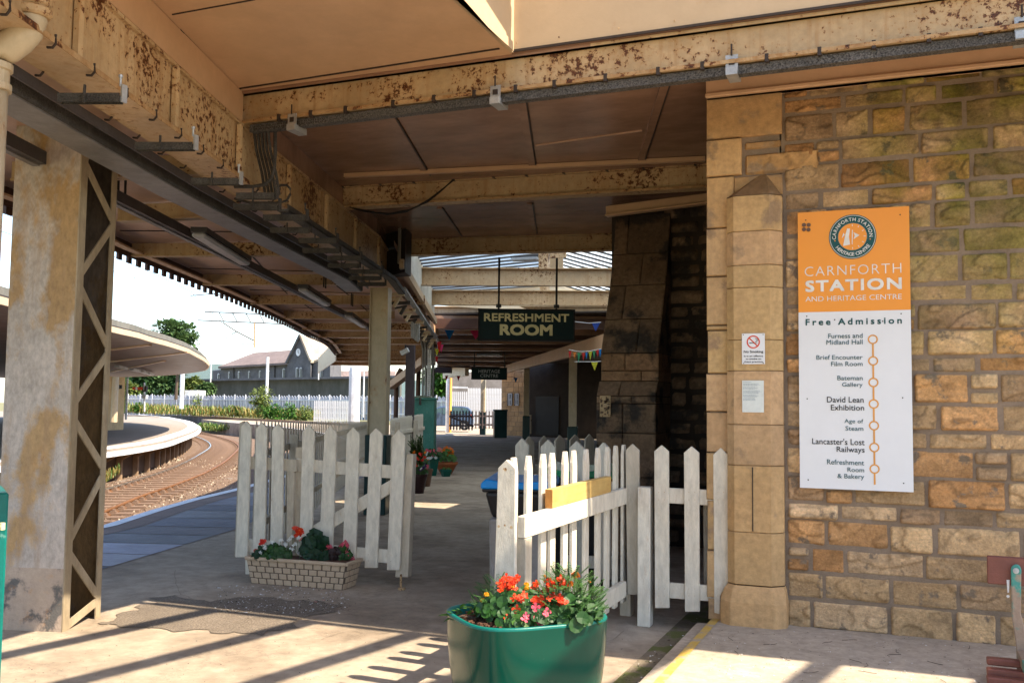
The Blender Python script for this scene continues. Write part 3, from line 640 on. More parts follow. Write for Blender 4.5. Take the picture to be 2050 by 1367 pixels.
# suspended lighting trunking
T0=Zp(-30,262,3.235);T1=Zp(757,664,3.235); lt=thing('lighting_trunking','long black trunking carrying tube lights under the platform canopy','lighting trunking',T0.lerp(T1,.4))
td=(T1-T0).normalized()
m=MB().bar(T0,T1,.11,.09); m.build('trunking','traydark',lt); m=MB().bar(T0+V3(-.02,0,-.05),T1+V3(-.02,0,-.05),.05,.012); m.build('cover_strip','trayside',lt)
for (x,y) in [(430,445),(566,510),(648,575),(703,612),(741,640),(236,400)]:
    p=Zp(x,y,3.24)
    for o in (0,.14): m=MB().tube([p+td*o,p+td*o+V3(0,0,.22)],.011,6); m.build('hanger','blackm',lt)
for i,((x0,y0),(x1,y1),lab) in enumerate([((397,470),(490,527),'nearest'),((606,580),(654,610),'middle'),((697,633),(728,654),'farthest')]):
    a=Zp(x0,y0,3.13);b=Zp(x1,y1,3.13); tl=thing('tube_light','%s grey batten light hung below the canopy trunking'%lab,'light fitting',a,'tube lights under the platform canopy')
    m=MB().bar(a+V3(0,0,.05),b+V3(0,0,.05),.15,.05); m.build('housing','traydark',tl); m=MB().bar(a,b,.13,.055); m.build('diffuser','lamp',tl,bevel=.02)
# ================================================================== STONE WALL
def rock(mb,x0,x1,z0,z1,Y,pro,rough,res=.022,tint=(1,1,1),seed=0,nx=(1,0,0),cr=.010):
    """one rock-faced block standing proud of plane Y (faces -Y)"""
    W_,H_=x1-x0,z1-z0; nxn=max(4,int(W_/res)); nzn=max(4,int(H_/res)); mb.tint=tint; vs=[];fs=[]; cols=[]
    tiltx,tilty=U(-1,1)*rough*.4,U(-1,1)*rough*.4
    j=[U(-.006,.006) for _ in range(4)]
    for b in range(nzn+1):
        for a in range(nxn+1):
            u,v=a/nxn,b/nzn; x=x0+u*W_; z=z0+v*H_
            ex=min(u,1-u)*W_; ez=min(v,1-v)*H_; e=min(ex,ez)
            # rounded corners
            if ex<cr*1.6 and ez<cr*1.6: 
                x+=(cr*.35 if u<.5 else -cr*.35)*(1-ez/(cr*1.6)); z+=(cr*.35 if v<.5 else -cr*.35)*(1-ex/(cr*1.6))
            x+=(j[0]*(1-u)+j[1]*u)*(1 if 0<b<nzn else 1); z+=(j[2]*(1-v)+j[3]*v)
            if u in(0,1) or v in(0,1):
                x+=noise.noise(V3(z*9,seed,0))*.006*(1 if u in(0,1) else 0); z+=noise.noise(V3(x*7,seed,5))*.006*(1 if v in(0,1) else 0)
            k=min(1,e/.008); k=k*(2-k)
            q=V3(x*1.0+seed*3.1,z*1.0,seed*1.7)
            tt=(noise.noise(V3(q.x*2.2,q.y*4.2,q.z*6))+.8*noise.noise(V3(q.x*5,q.y*9,q.z))+1)*2.0; ti=math.floor(tt); tf=tt-ti; tf=min(1,max(0,(tf-.70)/.2)); nn=(ti+tf*tf*(3-2*tf)-2.0)*.55+noise.noise(q*12)*.22+noise.noise(q*34)*.08
            d=k*(pro+nn*rough+tiltx*(u-.5)+tilty*(v-.5)) if e>0 else -.012
            d=max(d,.002) if e>0 else d
            vs.append((x,Y-d,z))
            kk=1.0  # relief shading painted into the tint: dark cracks and rims, lighter raised faces
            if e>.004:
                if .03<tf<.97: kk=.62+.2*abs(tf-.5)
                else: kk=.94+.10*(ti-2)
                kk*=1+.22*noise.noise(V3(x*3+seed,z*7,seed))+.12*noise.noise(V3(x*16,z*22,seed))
                if noise.noise(V3(x*30,z*30,seed+9))>.52: kk*=1.25  # pale specks painted in as small highlights
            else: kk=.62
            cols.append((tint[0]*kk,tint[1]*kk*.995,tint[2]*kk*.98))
    for b in range(nzn):
        for a in range(nxn): i=b*(nxn+1)+a; fs.append((i,i+1,i+nxn+2,i+nxn+1))
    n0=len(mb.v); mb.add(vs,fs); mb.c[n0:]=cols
def stint(k=1.0):
    t=R()
    if R()<.08: return (.70*k,.62*k,.56*k)
    if t<.30: c=(1.0,.92,.78)
    elif t<.52: c=(1.08,.98,.82)
    elif t<.68: c=(1.1,.84,.58)
    elif t<.80: c=(.78,.72,.66)
    elif t<.90: c=(.92,.66,.42)
    else: c=(1.12,1.06,.98)
    v=U(.82,1.12)*k; return tuple(x*v for x in c)
YW=6.84
wt=thing('stone_wall','tall wall of coursed honey-coloured rock-faced stone on the right','wall',(0,YW,0))
zt=3.90
m=MB().box((1.65,YW+.14,1.9),(4.84,.28,3.9)); m.build('mortar','mortar',wt)
m=MB(); z=.085; row=0
hs=[.20,.175,.17,.18,.115,.185,.19,.12,.175,.20,.11,.17,.18,.125,.195,.165,.18,.13,.185,.16,.195,.12,.18,.17,.18,.16]
for h in hs:
    if z+h>zt: h=zt-z
    if h<.04: break
    x=-.745-(U(0,.0)); first=True
    while x<2.0:
        w=U(.22,.50) if h>.14 else U(.18,.42)
        if first: w=U(.14,.42); first=False
        g=U(.003,.007); sm=.0125 if x<.85 else .03
        if h>.15 and R()<.09:
            w=U(.13,.2); hh=h*U(.42,.58)
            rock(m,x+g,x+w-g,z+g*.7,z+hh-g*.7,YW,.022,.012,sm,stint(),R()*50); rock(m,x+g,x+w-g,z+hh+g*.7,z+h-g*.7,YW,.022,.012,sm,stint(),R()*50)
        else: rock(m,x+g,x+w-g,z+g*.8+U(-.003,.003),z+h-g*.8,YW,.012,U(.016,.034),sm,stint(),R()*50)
        x+=w
    z+=h
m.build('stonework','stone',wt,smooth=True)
# quoins: smooth dressed blocks at the wall's end
qm=MB()
def flat(mb,x0,x1,z0,z1,Y,t,tint,bv=.006):
    mb.tint=tint; n=5
    vs=[];fs=[]; xs=[x0,x0+bv]+[x0+(x1-x0)*k/n for k in range(1,n)]+[x1-bv,x1]; zs=[z0,z0+bv]+[z0+(z1-z0)*k/n for k in range(1,n)]+[z1-bv,z1]
    sd_=R()*90
    for b,z in enumerate(zs):
        for a,x in enumerate(xs):
            e=(a in(0,len(xs)-1)) or (b in(0,len(zs)-1)); y=Y-(t-.012 if e else t+noise.noise(V3(x*4,z*4,sd_))*.005)
            vs.append((x,y,z))
    w=len(xs)
    for b in range(len(zs)-1):
        for a in range(w-1): i=b*w+a; fs.append((i,i+1,i+w+1,i+w))
    k=len(vs); vs+=[(x0,Y+.02,z0),(x1,Y+.02,z0),(x1,Y+.02,z1),(x0,Y+.02,z1)]
    c=[0,w-1,len(xs)*len(zs)-1,(len(zs)-1)*w]
    fs+=[(k,k+1,c[1],c[0]),(k+1,k+2,c[2],c[1]),(k+2,k+3,c[3],c[2]),(k+3,k,c[0],c[3])]
    mb.add(vs,fs)
def qt(): v=U(.86,1.1); return (v,v*U(.94,1.0),v*U(.84,.98))
def zz(y,x=1430): return Yp(x,y,YW).z
xl,xp,xr=-1.275,-1.115,-.752
flat(qm,xl,xr,zz(283)+.006,3.80,YW,.035,(.95,.86,.74)); flat(qm,xl,-1.03,zz(357)+.006,zz(283)-.004,YW,.045,(1.12,1.06,.95))
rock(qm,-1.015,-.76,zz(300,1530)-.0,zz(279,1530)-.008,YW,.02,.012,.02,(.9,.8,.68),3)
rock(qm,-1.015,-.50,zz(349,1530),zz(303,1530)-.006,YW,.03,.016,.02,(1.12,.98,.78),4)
flat(qm,xl,xp+.03,zz(459)+.004,zz(357)-.004,YW,.035,(1.05,.98,.86)); flat(qm,xp+.03,xr,3.04,zz(357)-.01,YW,.02,(.8,.72,.62))
ys=[459,555,652,662,748,824,905,1000,1100,1195,1262]
for a_,b_ in zip(ys,ys[1:]): flat(qm,xl+U(-.006,.006),xp+.04,max(.09,zz(b_))+.004,zz(a_)-.004,YW,.035,qt())
qo=tag(qm.build('quoins','ashlar',wt,smooth=False),None)
m=MB().box((-1.01,YW+.16,1.9),(.50,.32,3.78)); m.build('quoin_mortar','mortar',wt)
# wall core behind the jamb
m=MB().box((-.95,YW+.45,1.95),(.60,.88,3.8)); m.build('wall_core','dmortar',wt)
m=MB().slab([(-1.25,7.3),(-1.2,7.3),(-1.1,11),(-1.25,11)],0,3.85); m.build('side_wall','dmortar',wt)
# pilaster: chamfered shaft, sloping cap, battered base
pil=thing('stone_pilaster','smooth chamfered sandstone pilaster with sloping cap beside the doorway','pilaster',(-.94,6.75,0))
px0,px1=-1.125,-.752; yf=6.70; ch=.055
def shaft(z0,z1,tint,e=0,split=None):
    m.tint=tint; P=[(px0-e,YW-.01),(px0-e,yf+ch-e),(px0+ch-e*.4,yf-e),(px1-.075+e*.4,yf-e),(px1+e*.3,yf+.075-e),(px1+e*.3,YW-.01)]
    g=.0015; vs=[(x,y,z0+g+.004) for x,y in P]+[(x,y,z1-g-.004) for x,y in P]; Pi=[(x*.99-.0094,y+.006) for x,y in P]
    n=len(P); lo=[(x+(.003 if x<-.94 else -.003),y+.004,z0+g) for x,y in P]; hi=[(x+(.003 if x<-.94 else -.003),y+.004,z1-g) for x,y in P]
    vs=lo+vs+hi; fs=[]
    for k in range(3):
        for i in range(n): j=(i+1)%n; fs.append((k*n+i,k*n+j,(k+1)*n+j,(k+1)*n+i))
    fs+=[tuple(range(n-1,-1,-1)),tuple(range(3*n,4*n))]; m.add(vs,fs)
m=MB(); zb=[Yp(1510,y,yf).z for y in (1172,1066,932,850,742,680,575,530,462,390)]
for i,(a_,b_) in enumerate(zip(zb,zb[1:])): shaft(a_,b_,qt())
m.build('shaft','ashlar',pil)
m=MB(); m.tint=(1.05,.95,.8); zc=zb[-1]
top=Yp(1525,350,YW-.012)
P=[(px0,YW-.01,zc),(px0,yf+ch,zc),(px0+ch,yf,zc),(px1-.075,yf,zc),(px1,yf+.075,zc),(px1,YW-.01,zc)]
P+=[(top.x-.01,YW-.012,top.z),(top.x+.03,YW-.012,top.z)]
m.tint=(.48,.42,.38); m.add(P,[(0,1,6),(1,2,6),(2,3,7,6),(3,4,7),(4,5,7),(0,6,7,5)]); m.build('cap','ashlar',pil)
m=MB(); m.tint=(1.05,.97,.86); z0,z1=.09,zb[0]
lo=[(px0-.045,YW-.01),(px0-.045,yf+.02),(px0+.03,yf-.045),(px1-.05,yf-.045),(px1+.02,yf+.02),(px1+.02,YW-.01)]
hi=[(px0,YW-.01),(px0,yf+ch),(px0+ch,yf),(px1-.075,yf),(px1,yf+.075),(px1,YW-.01)]
rings=[[(x,y,z0) for x,y in lo],[(x,y,z0+(z1-z0)*.60) for x,y in lo],[((a[0]+b[0])/2,(a[1]+b[1])/2,z0+(z1-z0)*.88) for a,b in zip(lo,hi)],[(x,y,z1-.004) for x,y in hi]]
vs=sum(rings,[]); fs=[]
for k in range(3):
    for i in range(5): fs.append((k*6+i,k*6+i+1,k*6+7+i,k*6+6+i))
m.add(vs,fs); m.build('base','ashlar',pil,bevel=.008,seg=2)
m=MB()
m.box((Yp(1507,1020,yf).x,yf+.0,zb[2]*.5+zb[1]*.5),(.006,.012,zb[2]-zb[1]-.02)); m.lathe((0,0,0),[(0.001,0)],3) if False else None
m.build('joint','dmortar',pil)
# ================================================================== DARK PASSAGE: back wall + buttress
YB=10.87
bw=thing('passage_wall','sooty rubble wall at the back of the shadowy passage','wall',(-2,YB,0))
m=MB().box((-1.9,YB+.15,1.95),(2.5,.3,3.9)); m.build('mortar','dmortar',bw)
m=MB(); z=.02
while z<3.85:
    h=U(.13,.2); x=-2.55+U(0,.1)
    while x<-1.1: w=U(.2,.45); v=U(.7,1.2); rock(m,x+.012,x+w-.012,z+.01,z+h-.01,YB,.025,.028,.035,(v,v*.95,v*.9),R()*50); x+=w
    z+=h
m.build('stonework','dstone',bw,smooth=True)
bt_=thing('stone_buttress','dark stepped and raking stone buttress rising out of the passage','buttress',(-2.75,10.2,0))
YF=10.16
def zf(y,Y=YF,x=1255): return Yp(x,y,Y).z
xa,xb=Yp(1193,900,YF).x,Yp(1313,900,YF).x; xa2,xb2=Yp(1203,720,YF+.1).x,Yp(1319,720,YF+.1).x
def bl(x0,x1,za,ya,zb_,yb,back,t):  # block with sloping front
    m.tint=t; g=.004; i=.008
    F_=[(x0+g,ya+i,za+g),(x1-g,ya+i,za+g),(x1-g,yb+i,zb_-g),(x0+g,yb+i,zb_-g)]; Fi=[(x0+g+.012,ya,za+g+.012),(x1-g-.012,ya,za+g+.012),(x1-g-.012,yb,zb_-g-.012),(x0+g+.012,yb,zb_-g-.012)]
    B=[(x0+g,back,za+g),(x1-g,back,za+g),(x1-g,back,zb_-g),(x0+g,back,zb_-g)]
    m.add(F_+Fi+B,[(4,5,6,7),(0,1,5,4),(1,2,6,5),(2,3,7,6),(3,0,4,7),(1,0,8,9),(2,1,9,10),(3,2,10,11),(0,3,11,8)])
def dt(k=1): v=U(.8,1.25)*k; return (v,v*.93,v*.87)
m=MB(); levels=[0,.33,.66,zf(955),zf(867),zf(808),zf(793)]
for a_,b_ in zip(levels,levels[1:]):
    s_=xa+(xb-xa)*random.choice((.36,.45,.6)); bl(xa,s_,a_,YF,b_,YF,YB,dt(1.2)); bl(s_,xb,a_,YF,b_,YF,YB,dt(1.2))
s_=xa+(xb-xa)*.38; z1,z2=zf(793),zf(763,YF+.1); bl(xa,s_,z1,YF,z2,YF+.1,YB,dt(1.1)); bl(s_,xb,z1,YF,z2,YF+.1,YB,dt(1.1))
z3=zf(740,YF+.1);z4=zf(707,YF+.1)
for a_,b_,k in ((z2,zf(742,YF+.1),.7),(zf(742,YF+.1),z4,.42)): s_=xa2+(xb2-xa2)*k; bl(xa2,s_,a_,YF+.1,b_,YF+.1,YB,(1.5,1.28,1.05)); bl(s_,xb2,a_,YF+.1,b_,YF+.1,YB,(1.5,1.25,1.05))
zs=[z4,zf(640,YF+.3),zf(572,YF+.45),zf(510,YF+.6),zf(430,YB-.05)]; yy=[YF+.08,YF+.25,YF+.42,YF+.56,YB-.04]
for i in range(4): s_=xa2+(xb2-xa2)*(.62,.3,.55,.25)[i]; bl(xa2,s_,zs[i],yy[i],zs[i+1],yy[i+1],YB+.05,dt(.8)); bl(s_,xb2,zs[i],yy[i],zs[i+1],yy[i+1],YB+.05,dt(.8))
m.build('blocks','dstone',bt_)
m=MB().slab([(xa2-.0,YB),(xb2+.25,YB),(xb2+.3,YB+.9),(xa2-.2,YB+.9)],0,3.88); m.build('core','dmortar',bt_)
p=Yp(1212,813,YF-.012); m=MB().box(p,(.12,.02,.23)); m.build('iron_plate','cream_rust',bt_)
m=MB()
for k in range(26): m.box(p+V3(U(-.045,.045),-.014,U(-.1,.1)),(U(.01,.03),.01,U(.01,.03)),0)
m.build('rust_scab','ballast',bt_)
# ================================================================== SQUARE POST
def hpost(name,lab,x,y,w,h,yaw,gz=0,mt='post',green=1.0,group=None,flange=True,z0=0):
    root=thing(name,lab,'post',(x,y,z0),group); ca,sa=math.cos(yaw),math.sin(yaw)
    m=MB().box((x,y,(h+green)/2),(w,w*.8,h-green),yaw); m.build('shaft',mt,root,bevel=.004)
    if flange:
        for s in (-1,1): m=MB().box((x+s*w*.5*ca,y+s*w*.5*sa,(h+green)/2),(.014,w*1.0,h-green),yaw); m.build('flange',mt,root)
    if green: m=MB().box((x,y,green/2+z0/2),(w*1.25,w*1.2,green-z0),yaw); m.build('green_base','postg',root,bevel=.01)
    return root
g1=Zp(762,1033,0)
pp=V3(-6.95,12.10,0); yawp=.30
p1=hpost('square_post','cream square steel post with green base, behind the left gate',pp.x,pp.y,.25,3.22,yawp,green=1.12)
m=MB()
c=Yp(759,818,pp.y-.14); 
for k in range(60):
    a=U(0,6.28); r_=U(.04,.095)*(1 if k<40 else .6); m.box(V3(c.x+r_*math.cos(a)*.7,c.y+.01,c.z+r_*math.sin(a)*1.0),(U(.008,.03),.006,U(.008,.02)))
m=None
# ================================================================== INFORMATION SIGN
YS=6.775
def sgn(x,y,o=0): return Yp(x,y,YS-o)
sg=thing('information_sign','tall orange and white station information board with list of rooms fixed to the wall','sign',sgn(1712,980))
c4=[sgn(1596.5,426),sgn(1820,413),sgn(1829,984),sgn(1602,977)]; xL=(c4[0].x+c4[3].x)/2; xR=(c4[1].x+c4[2].x)/2; zT=(c4[0].z+c4[1].z)/2; zB=(c4[2].z+c4[3].z)/2; zM=(sgn(1597,625.4).z+sgn(1822,620).z)/2
m=MB().box(((xL+xR)/2,YS+.006,(zT+zM)/2),(xR-xL,.012,zT-zM)); m.build('orange_panel','orange',sg)
m=MB().box(((xL+xR)/2,YS+.006,(zB+zM)/2),(xR-xL,.012,zM-zB-.001)); m.build('white_panel','swhite',sg)
RX,UZ=V3(1,0,0),V3(0,0,1)
def lettering(root,s,x0,x1,yb,yt,mt,bold=0,space=1.0,plane=YS,o=.002):
    a=Yp(x0,yb,plane-o);b=Yp(x0,yt,plane-o);c=Yp(x1,yb-(x1-x0)*.03,plane-o); m=MB(); text_fit(m,s,a,RX,UZ,c.x-a.x,b.z-a.z,bold,space); return m.build('lettering',mt,root)
lettering(sg,'CARNFORTH',1611,1804.6,553.5,534.5,'sletter',-.012,1.15)
lettering(sg,'STATION',1612.4,1805.4,585,562,'sletter',.035,1.15)
lettering(sg,'AND HERITAGE CENTRE',1612.4,1805.4,604,594,'sletter',0,1.0)
lettering(sg,'Free Admission',1612.8,1805.5,651.7,638.7,'steal',.028,1.45)
for s,x0,x1,yb,yt in [('Furness and',1658,1727,677.4,668),('Midland Hall',1654.5,1727,690,680.6),('Brief Encounter',1634.4,1727,720,711),('Film Room',1664,1727,733,724),('Bateman',1676.4,1727,761,752),('Gallery',1686,1727,776.4,765.4),('Age of',1690.5,1728.4,849,838.4),('Steam',1692.6,1728.4,861.5,852.5),('Refreshment',1655.8,1730,929,918.8),('Room',1696.7,1730,944,935),('& Bakery',1676.7,1730,959.5,947.5)]:
    lettering(sg,s,x0,x1,yb,yt,'sgrey',.004,1.0)
for s,x0,x1,yb,yt in [('David Lean',1655.5,1729,805.4,793.8),('Exhibition',1663.4,1730,821,810),("Lancaster's Lost",1626,1731,888.5,876.3),('Railways',1675,1731,907.5,893.3)]: lettering(sg,s,x0,x1,yb,yt,'sblack',.006)
def ring(mb,c,r0_,r1_,n=40,th=.003,a0=0,a1=2*math.pi):
    vs=[];fs=[]
    for i in range(n+1):
        a=a0+(a1-a0)*i/n
        for r_ in (r0_,r1_): vs.append(c+V3(math.cos(a)*r_,0,math.sin(a)*r_))
    for i in range(n): fs.append((2*i,2*i+1,2*i+3,2*i+2))
    mb.add(vs,fs)
def disc(mb,c,r_,n=48): mb.add([c+V3(math.cos(2*math.pi*i/n)*r_,0,math.sin(2*math.pi*i/n)*r_) for i in range(n)],[tuple(range(n))])
cs=[(1747.3,679.3),(1747.9,722.3),(1748.3,765.4),(1748.9,808.4),(1749.8,851.7),(1750.6,895.3),(1751.1,938.3)]
xc=sgn(1749,800).x; zsn=[sgn(1749,y).z for _,y in cs]; rr=.0315
for z in zsn: m=MB(); ring(m,V3(xc,YS-.002,z),rr-.009,rr); m.build('route_circle','sorange',sg)
m=MB()
for a_,b_ in zip(zsn,zsn[1:]+[sgn(1751.6,969.7).z-rr*0]):
    lo_=b_+rr if b_ in zsn else b_; m.box((xc,YS-.002,(a_-rr+lo_)/2),(.011,.002,a_-rr-lo_))
m.build('route_line','sorange',sg)
ec=sgn(1706.6,474,.003); er=.150
m=MB(); disc(m,ec,er); em=m.build('emblem_disc','steal',sg)
m=MB(); ring(m,ec+V3(0,-.001,0),er*.945,er*.965); m.build('emblem_ring','sletter',em)
m=MB(); disc(m,ec+V3(0,-.001,0),er*.60); m.build('emblem_face','redp' if False else 'orange',em)
m=MB()
for k in range(72): a=2*math.pi*k/72; m.box(ec+V3(math.cos(a)*er*.61,-.002,math.sin(a)*er*.61),(.0022,.001,.0022))
text_arc(m,'CARNFORTH STATION',ec+V3(0,-.002,0),RX,UZ,er*.78,.033,math.radians(188),math.radians(-4))
text_arc(m,'HERITAGE CENTRE',ec+V3(0,-.002,0),RX,UZ,er*.78,.033,math.radians(212),math.radians(330),True)
m.build('emblem_lettering','sletter',em)
m=MB()
for k in (0,3,6,9,1,2,4,5): 
    a=math.pi/2-k*math.pi/6
    if k<7: m.add([ec+V3(math.cos(a+.0)*er*q+s*math.sin(a)*.002,-.003,math.sin(a)*er*q-s*math.cos(a)*.002) for q,s in ((.47,1),(.47,-1),(.55,-1),(.55,1))],[(0,1,2,3)])
m.build('clock_numerals','sletter',em)
for pts in ([(-.40,-.40),(-.30,.1),(-.22,.38),(-.1,.36),(-.15,.0),(-.10,-.35)],[(-.02,.3),(.02,.3),(.0,-.35),(-.03,-.35)],[(.04,.2),(.3,.05),(.04,-.12),(.1,.04)],[(-.45,-.05),(-.38,.2),(-.33,.1)]):
    m=MB(); m.add([ec+V3(x*er,-.003,z*er) for x,z in pts],[tuple(range(len(pts)))]); m.build('clock_figure','sletter',em)
for a in (190,350):
    m=MB(); disc(m,ec+V3(math.cos(math.radians(a+8 if a==190 else a-8))*er*.78,-.002,math.sin(math.radians(a+5))*er*.5 if False else -.022),.004,10); m.build('dot','orange',em)
m=None
scr=None
for x,y in [(1613,441),(1802,430),(1615,633),(1804,628),(1616,798),(1807,796),(1618,960),(1809,967),(1767,643),(1671,640)]:
    p=sgn(x,y,.002)
    if scr is None: m=MB(); m.lathe(p,[(.0045,0)],8); m=MB(); disc(m,p,.0045,8); scr=m.build('screw','blackm',sg); ps=p
    else: clone(scr,sg,p-ps)
for x,y in [(1609.5,450.5),(1619,450.5),(1609.5,459.5),(1618.5,460)]:
    p=sgn(x,y,.005); m=MB(); 
    for i in range(6): ring(m,p+V3(0,-.001*i,0),0.0001,.014*math.cos(i*.25),14)
    m.build('dome_bolt','brownpot',sg)
# no smoking sign
YN=yf-.006
def ns(x,y,o=0): return Yp(x,y,YN-o)
nsr=thing('no_smoking_sign','small white no smoking sign with red circle fixed to the pilaster','sign',ns(1507,729))
a=ns(1485.5,729);b=ns(1531,667); m=MB().box(((a.x+b.x)/2,YN+.0,(a.z+b.z)/2),(b.x-a.x,.006,b.z-a.z)); m.build('plate','swhite',nsr,bevel=.001)
c=ns(1508,684.5,.004); r_=.0445
m=MB(); ring(m,c,r_*.80,r_,40); 
dd=V3(1,0,-1).normalized(); pq=V3(1,0,1).normalized(); m.add([c+dd*(-r_*.82)+pq*.004,c+dd*(-r_*.82)-pq*.004,c+dd*(r_*.82)-pq*.004,c+dd*(r_*.82)+pq*.004],[(0,1,2,3)]); m.build('prohibition_ring','redp',nsr)
m=MB(); cc_=c+V3(0,.001,0); m.add([cc_+V3(x,0,z) for x,z in ((-.029,-.010),(.017,-.010),(.017,-.004),(-.029,-.004))],[(0,1,2,3)]); m.add([cc_+V3(x,0,z) for x,z in ((.020,-.010),(.026,-.010),(.026,-.004),(.020,-.004))],[(0,1,2,3)])
for k in range(2): m.tube([cc_+V3(.020+.006*k-.01*math.cos(t*1.1)*.9,-.0005,.0+t*.0042) for t in range(7)],.0012,4)
m.build('cigarette','sblack',nsr)
def nlet(s,x0,x1,yb,yt,bd=.01): lettering(nsr,s,x0,x1,yb,yt,'sblack',bd,1.0,YN,.004)
nlet('No Smoking',1489,1528,708,701.5,.02); nlet('It is an offence',1489.5,1527.5,714.5,711); nlet('to smoke on',1493,1524,720.2,716.6); nlet('these premises',1489.5,1528,726.8,722.5)
for x,y in [(1488.3,670),(1527.7,669.5),(1488.6,727.3),(1528,727)]: m=MB(); disc(m,ns(x,y,.0045),.0035,8); m.build('screw','blackm',nsr)
pn=thing('paper_notice','white printed paper notice below the no smoking sign','notice',ns(1507,825))
a=ns(1486,825);b=ns(1529,761.5); m=MB().box(((a.x+b.x)/2,YN,(a.z+b.z)/2),(b.x-a.x,.004,b.z-a.z)); m.build('sheet','paper',pn)
m=MB(); y=764.5
for n_,w_ in ((1,.45),(3,.9),(3,.8),(4,.95),(3,.85),(3,.8)):
    for k in range(n_):
        x0=1487.5; x1=x0+39*w_*U(.75,1.0); xx=x0
        while xx<x1:
            ww=U(1.2,3.4); p=ns(xx,y,.003);q=ns(min(xx+ww,x1),y+.75,.003); m.add([p,(q.x,p.y,p.z),(q.x,q.y,q.z),(p.x,p.y,q.z)],[(0,1,2,3)]); xx+=ww+.7
        y+=1.75
    y+=1.6
m.build('print','bluegrey',pn)
# ================================================================== HANGING SIGNS
def hang(name,lab,x0,x1,yt,yb,w,lines,lm,rod,top,frame='frame',body='dgreen'):
    a=Wp(x0,yb,w);b=Wp(x1,yb,w); a.z=b.z=(a.z+b.z)/2; e=(b-a); e.z=0; wd_=e.length; e.normalize(); n=V3(-e.y,e.x,0); h=Wp(x0,yt,w).z-a.z
    root=thing(name,lab,'sign',(a+b)/2)
    c=(a+b)/2+V3(0,0,h/2); yaw=math.atan2(e.y,e.x)
    m=MB().box(c,(wd_,.10,h),yaw); m.build('case',body,root)
    fr=.018
    for s in (-1,1):
        m=MB().box(c+V3(0,0,s*(h/2-fr/2))-n*.055,(wd_+.008,.03,fr),yaw); m.build('frame_rail',frame,root)
        m=MB().box(c+e*(s*(wd_/2-fr/2))-n*.054,(fr,.03,h-fr*2),yaw); m.build('frame_rail',frame,root)
    for s,u0_,u1_,v0,v1,bd in lines:
        m=MB(); text_fit(m,s,a-n*.054+e*(u0_*wd_)+V3(0,0,v0*h),e,UZ,(u1_-u0_)*wd_,(v1-v0)*h,bd); m.build('lettering',lm,root)
    for u_ in rod:
        p=a+e*(u_*wd_)+V3(0,0,h); m=MB().tube([p,p+V3(0,0,top)],.014,6); m.tube([p+V3(0,0,.02),p+V3(0,0,.06)],.035,8); m.build('hanging_rod','blackm',root)
    return root
hang('refreshment_room_sign','large dark green REFRESHMENT ROOM sign hanging from the canopy on two rods','' or 957,1150,617,683,11.6,[('REFRESHMENT',.06,.94,.60,.86,.03),('ROOM',.225,.77,.17,.52,.045)],'gold',(.21,.81),.63) if False else None
hang('hanging_sign','large dark green REFRESHMENT ROOM sign hanging from the canopy on two rods',957,1150,618,683,11.6,[('REFRESHMENT',.06,.94,.60,.86,.03),('ROOM',.225,.77,.17,.52,.045)],'gold',(.21,.81),.63)
hang('hanging_sign','smaller dark HERITAGE CENTRE sign hanging further down the passage',943.5,1015,735,760,26,[('HERITAGE',.2,.8,.55,.82,.015),('CENTRE',.25,.75,.18,.45,.015)],'greylet',(.08,.93),.42)
def disc(mb,c,r_,n=48): mb.add([c+V3(math.cos(2*math.pi*i/n)*r_,0,math.sin(2*math.pi*i/n)*r_) for i in range(n)],[tuple(range(n))])
# ================================================================== PICKET FENCES
def ppoly(xl,xr,ya,ys,bl_,br_,yb): return [(bl_,yb),(br_,yb),(xr,ys),((xl+xr)/2,ya),(xl,ys)]
def fpost(root,x,y,w,z1,yaw=0,mt='white',z0=0,dp=None): return MB().box((x,y,(z0+z1)/2),(w,dp or w,z1-z0),yaw).build('post',mt,root,bevel=.004)
# --- left gate
GA=(-5.56,7.29);GB=(-4.0,7.30)
lg=thing('picket_gate','large white picket gate leaf with diagonal brace standing open at left behind the brick-pattern trough','gate',(-4.9,7.3,0))
for a in [(605,629,850,864,598,623,1136),(649,673.3,852,866,637,664,1137),(694,719,855,868.5,684.5,711,1138),(740,765.3,856.5,870,729.3,754.5,1136.5),(785.3,811,859.5,873.5,774,799.7,1140.7)]:
    m=MB(); board(m,ppoly(*a),GA,GB,.022); m.build('picket','white',lg,bevel=.003)
m=MB(); board(m,[(590,917.5),(786,932),(784,958),(590,943.5)],GA,GB,.03,.0225); m.build('rail','white',lg,bevel=.003)
m=MB(); board(m,[(590,1086),(780,1101),(777,1128),(588,1112)],GA,GB,.03,.0225); m.build('rail','white',lg,bevel=.003)
m=MB(); board(m,[(600,1066),(782,958.5),(780,987),(600,1096)],GA,GB,.028,.0235); m.build('brace','white',lg,bevel=.003)
m=MB(); board(m,[(787.5,1156),(813.5,1156),(824,909),(811,909)],GA,GB,.07,.026); m.build('hanging_stile','whiteo',lg,bevel=.004)
m=MB()
for (x0,x1,y0) in ((605,629,864),(649,673,866),(694,719,868),(740,765,870),(785,811,873)):
    for yy_ in (935,948,1108,1120):
        for fr in (.3,.7): x=x0+(x1-x0)*fr-(yy_-y0)*.042; disc(m,Vp(x,yy_+(x-700)*.04,GA,GB)-nrm(GA,GB)*.001,.0032,6)
m.build('nail_heads','cream_rust',lg)
m=MB(); board(m,[(587,1090),(599,1090),(603,895),(588,895)],GA,GB,.05,.026); m.build('stile','whiteo',lg,bevel=.004)
p=Vp(803,1160,GA,GB); q=Zp(802,1180,0); m=MB().tube([V3(q.x,q.y,.0),V3(q.x,q.y,p.z+.05)],.010,6); m.box((q.x+.01,q.y,.01),(.05,.04,.02)); m.build('drop_bolt','cream_rust',lg)
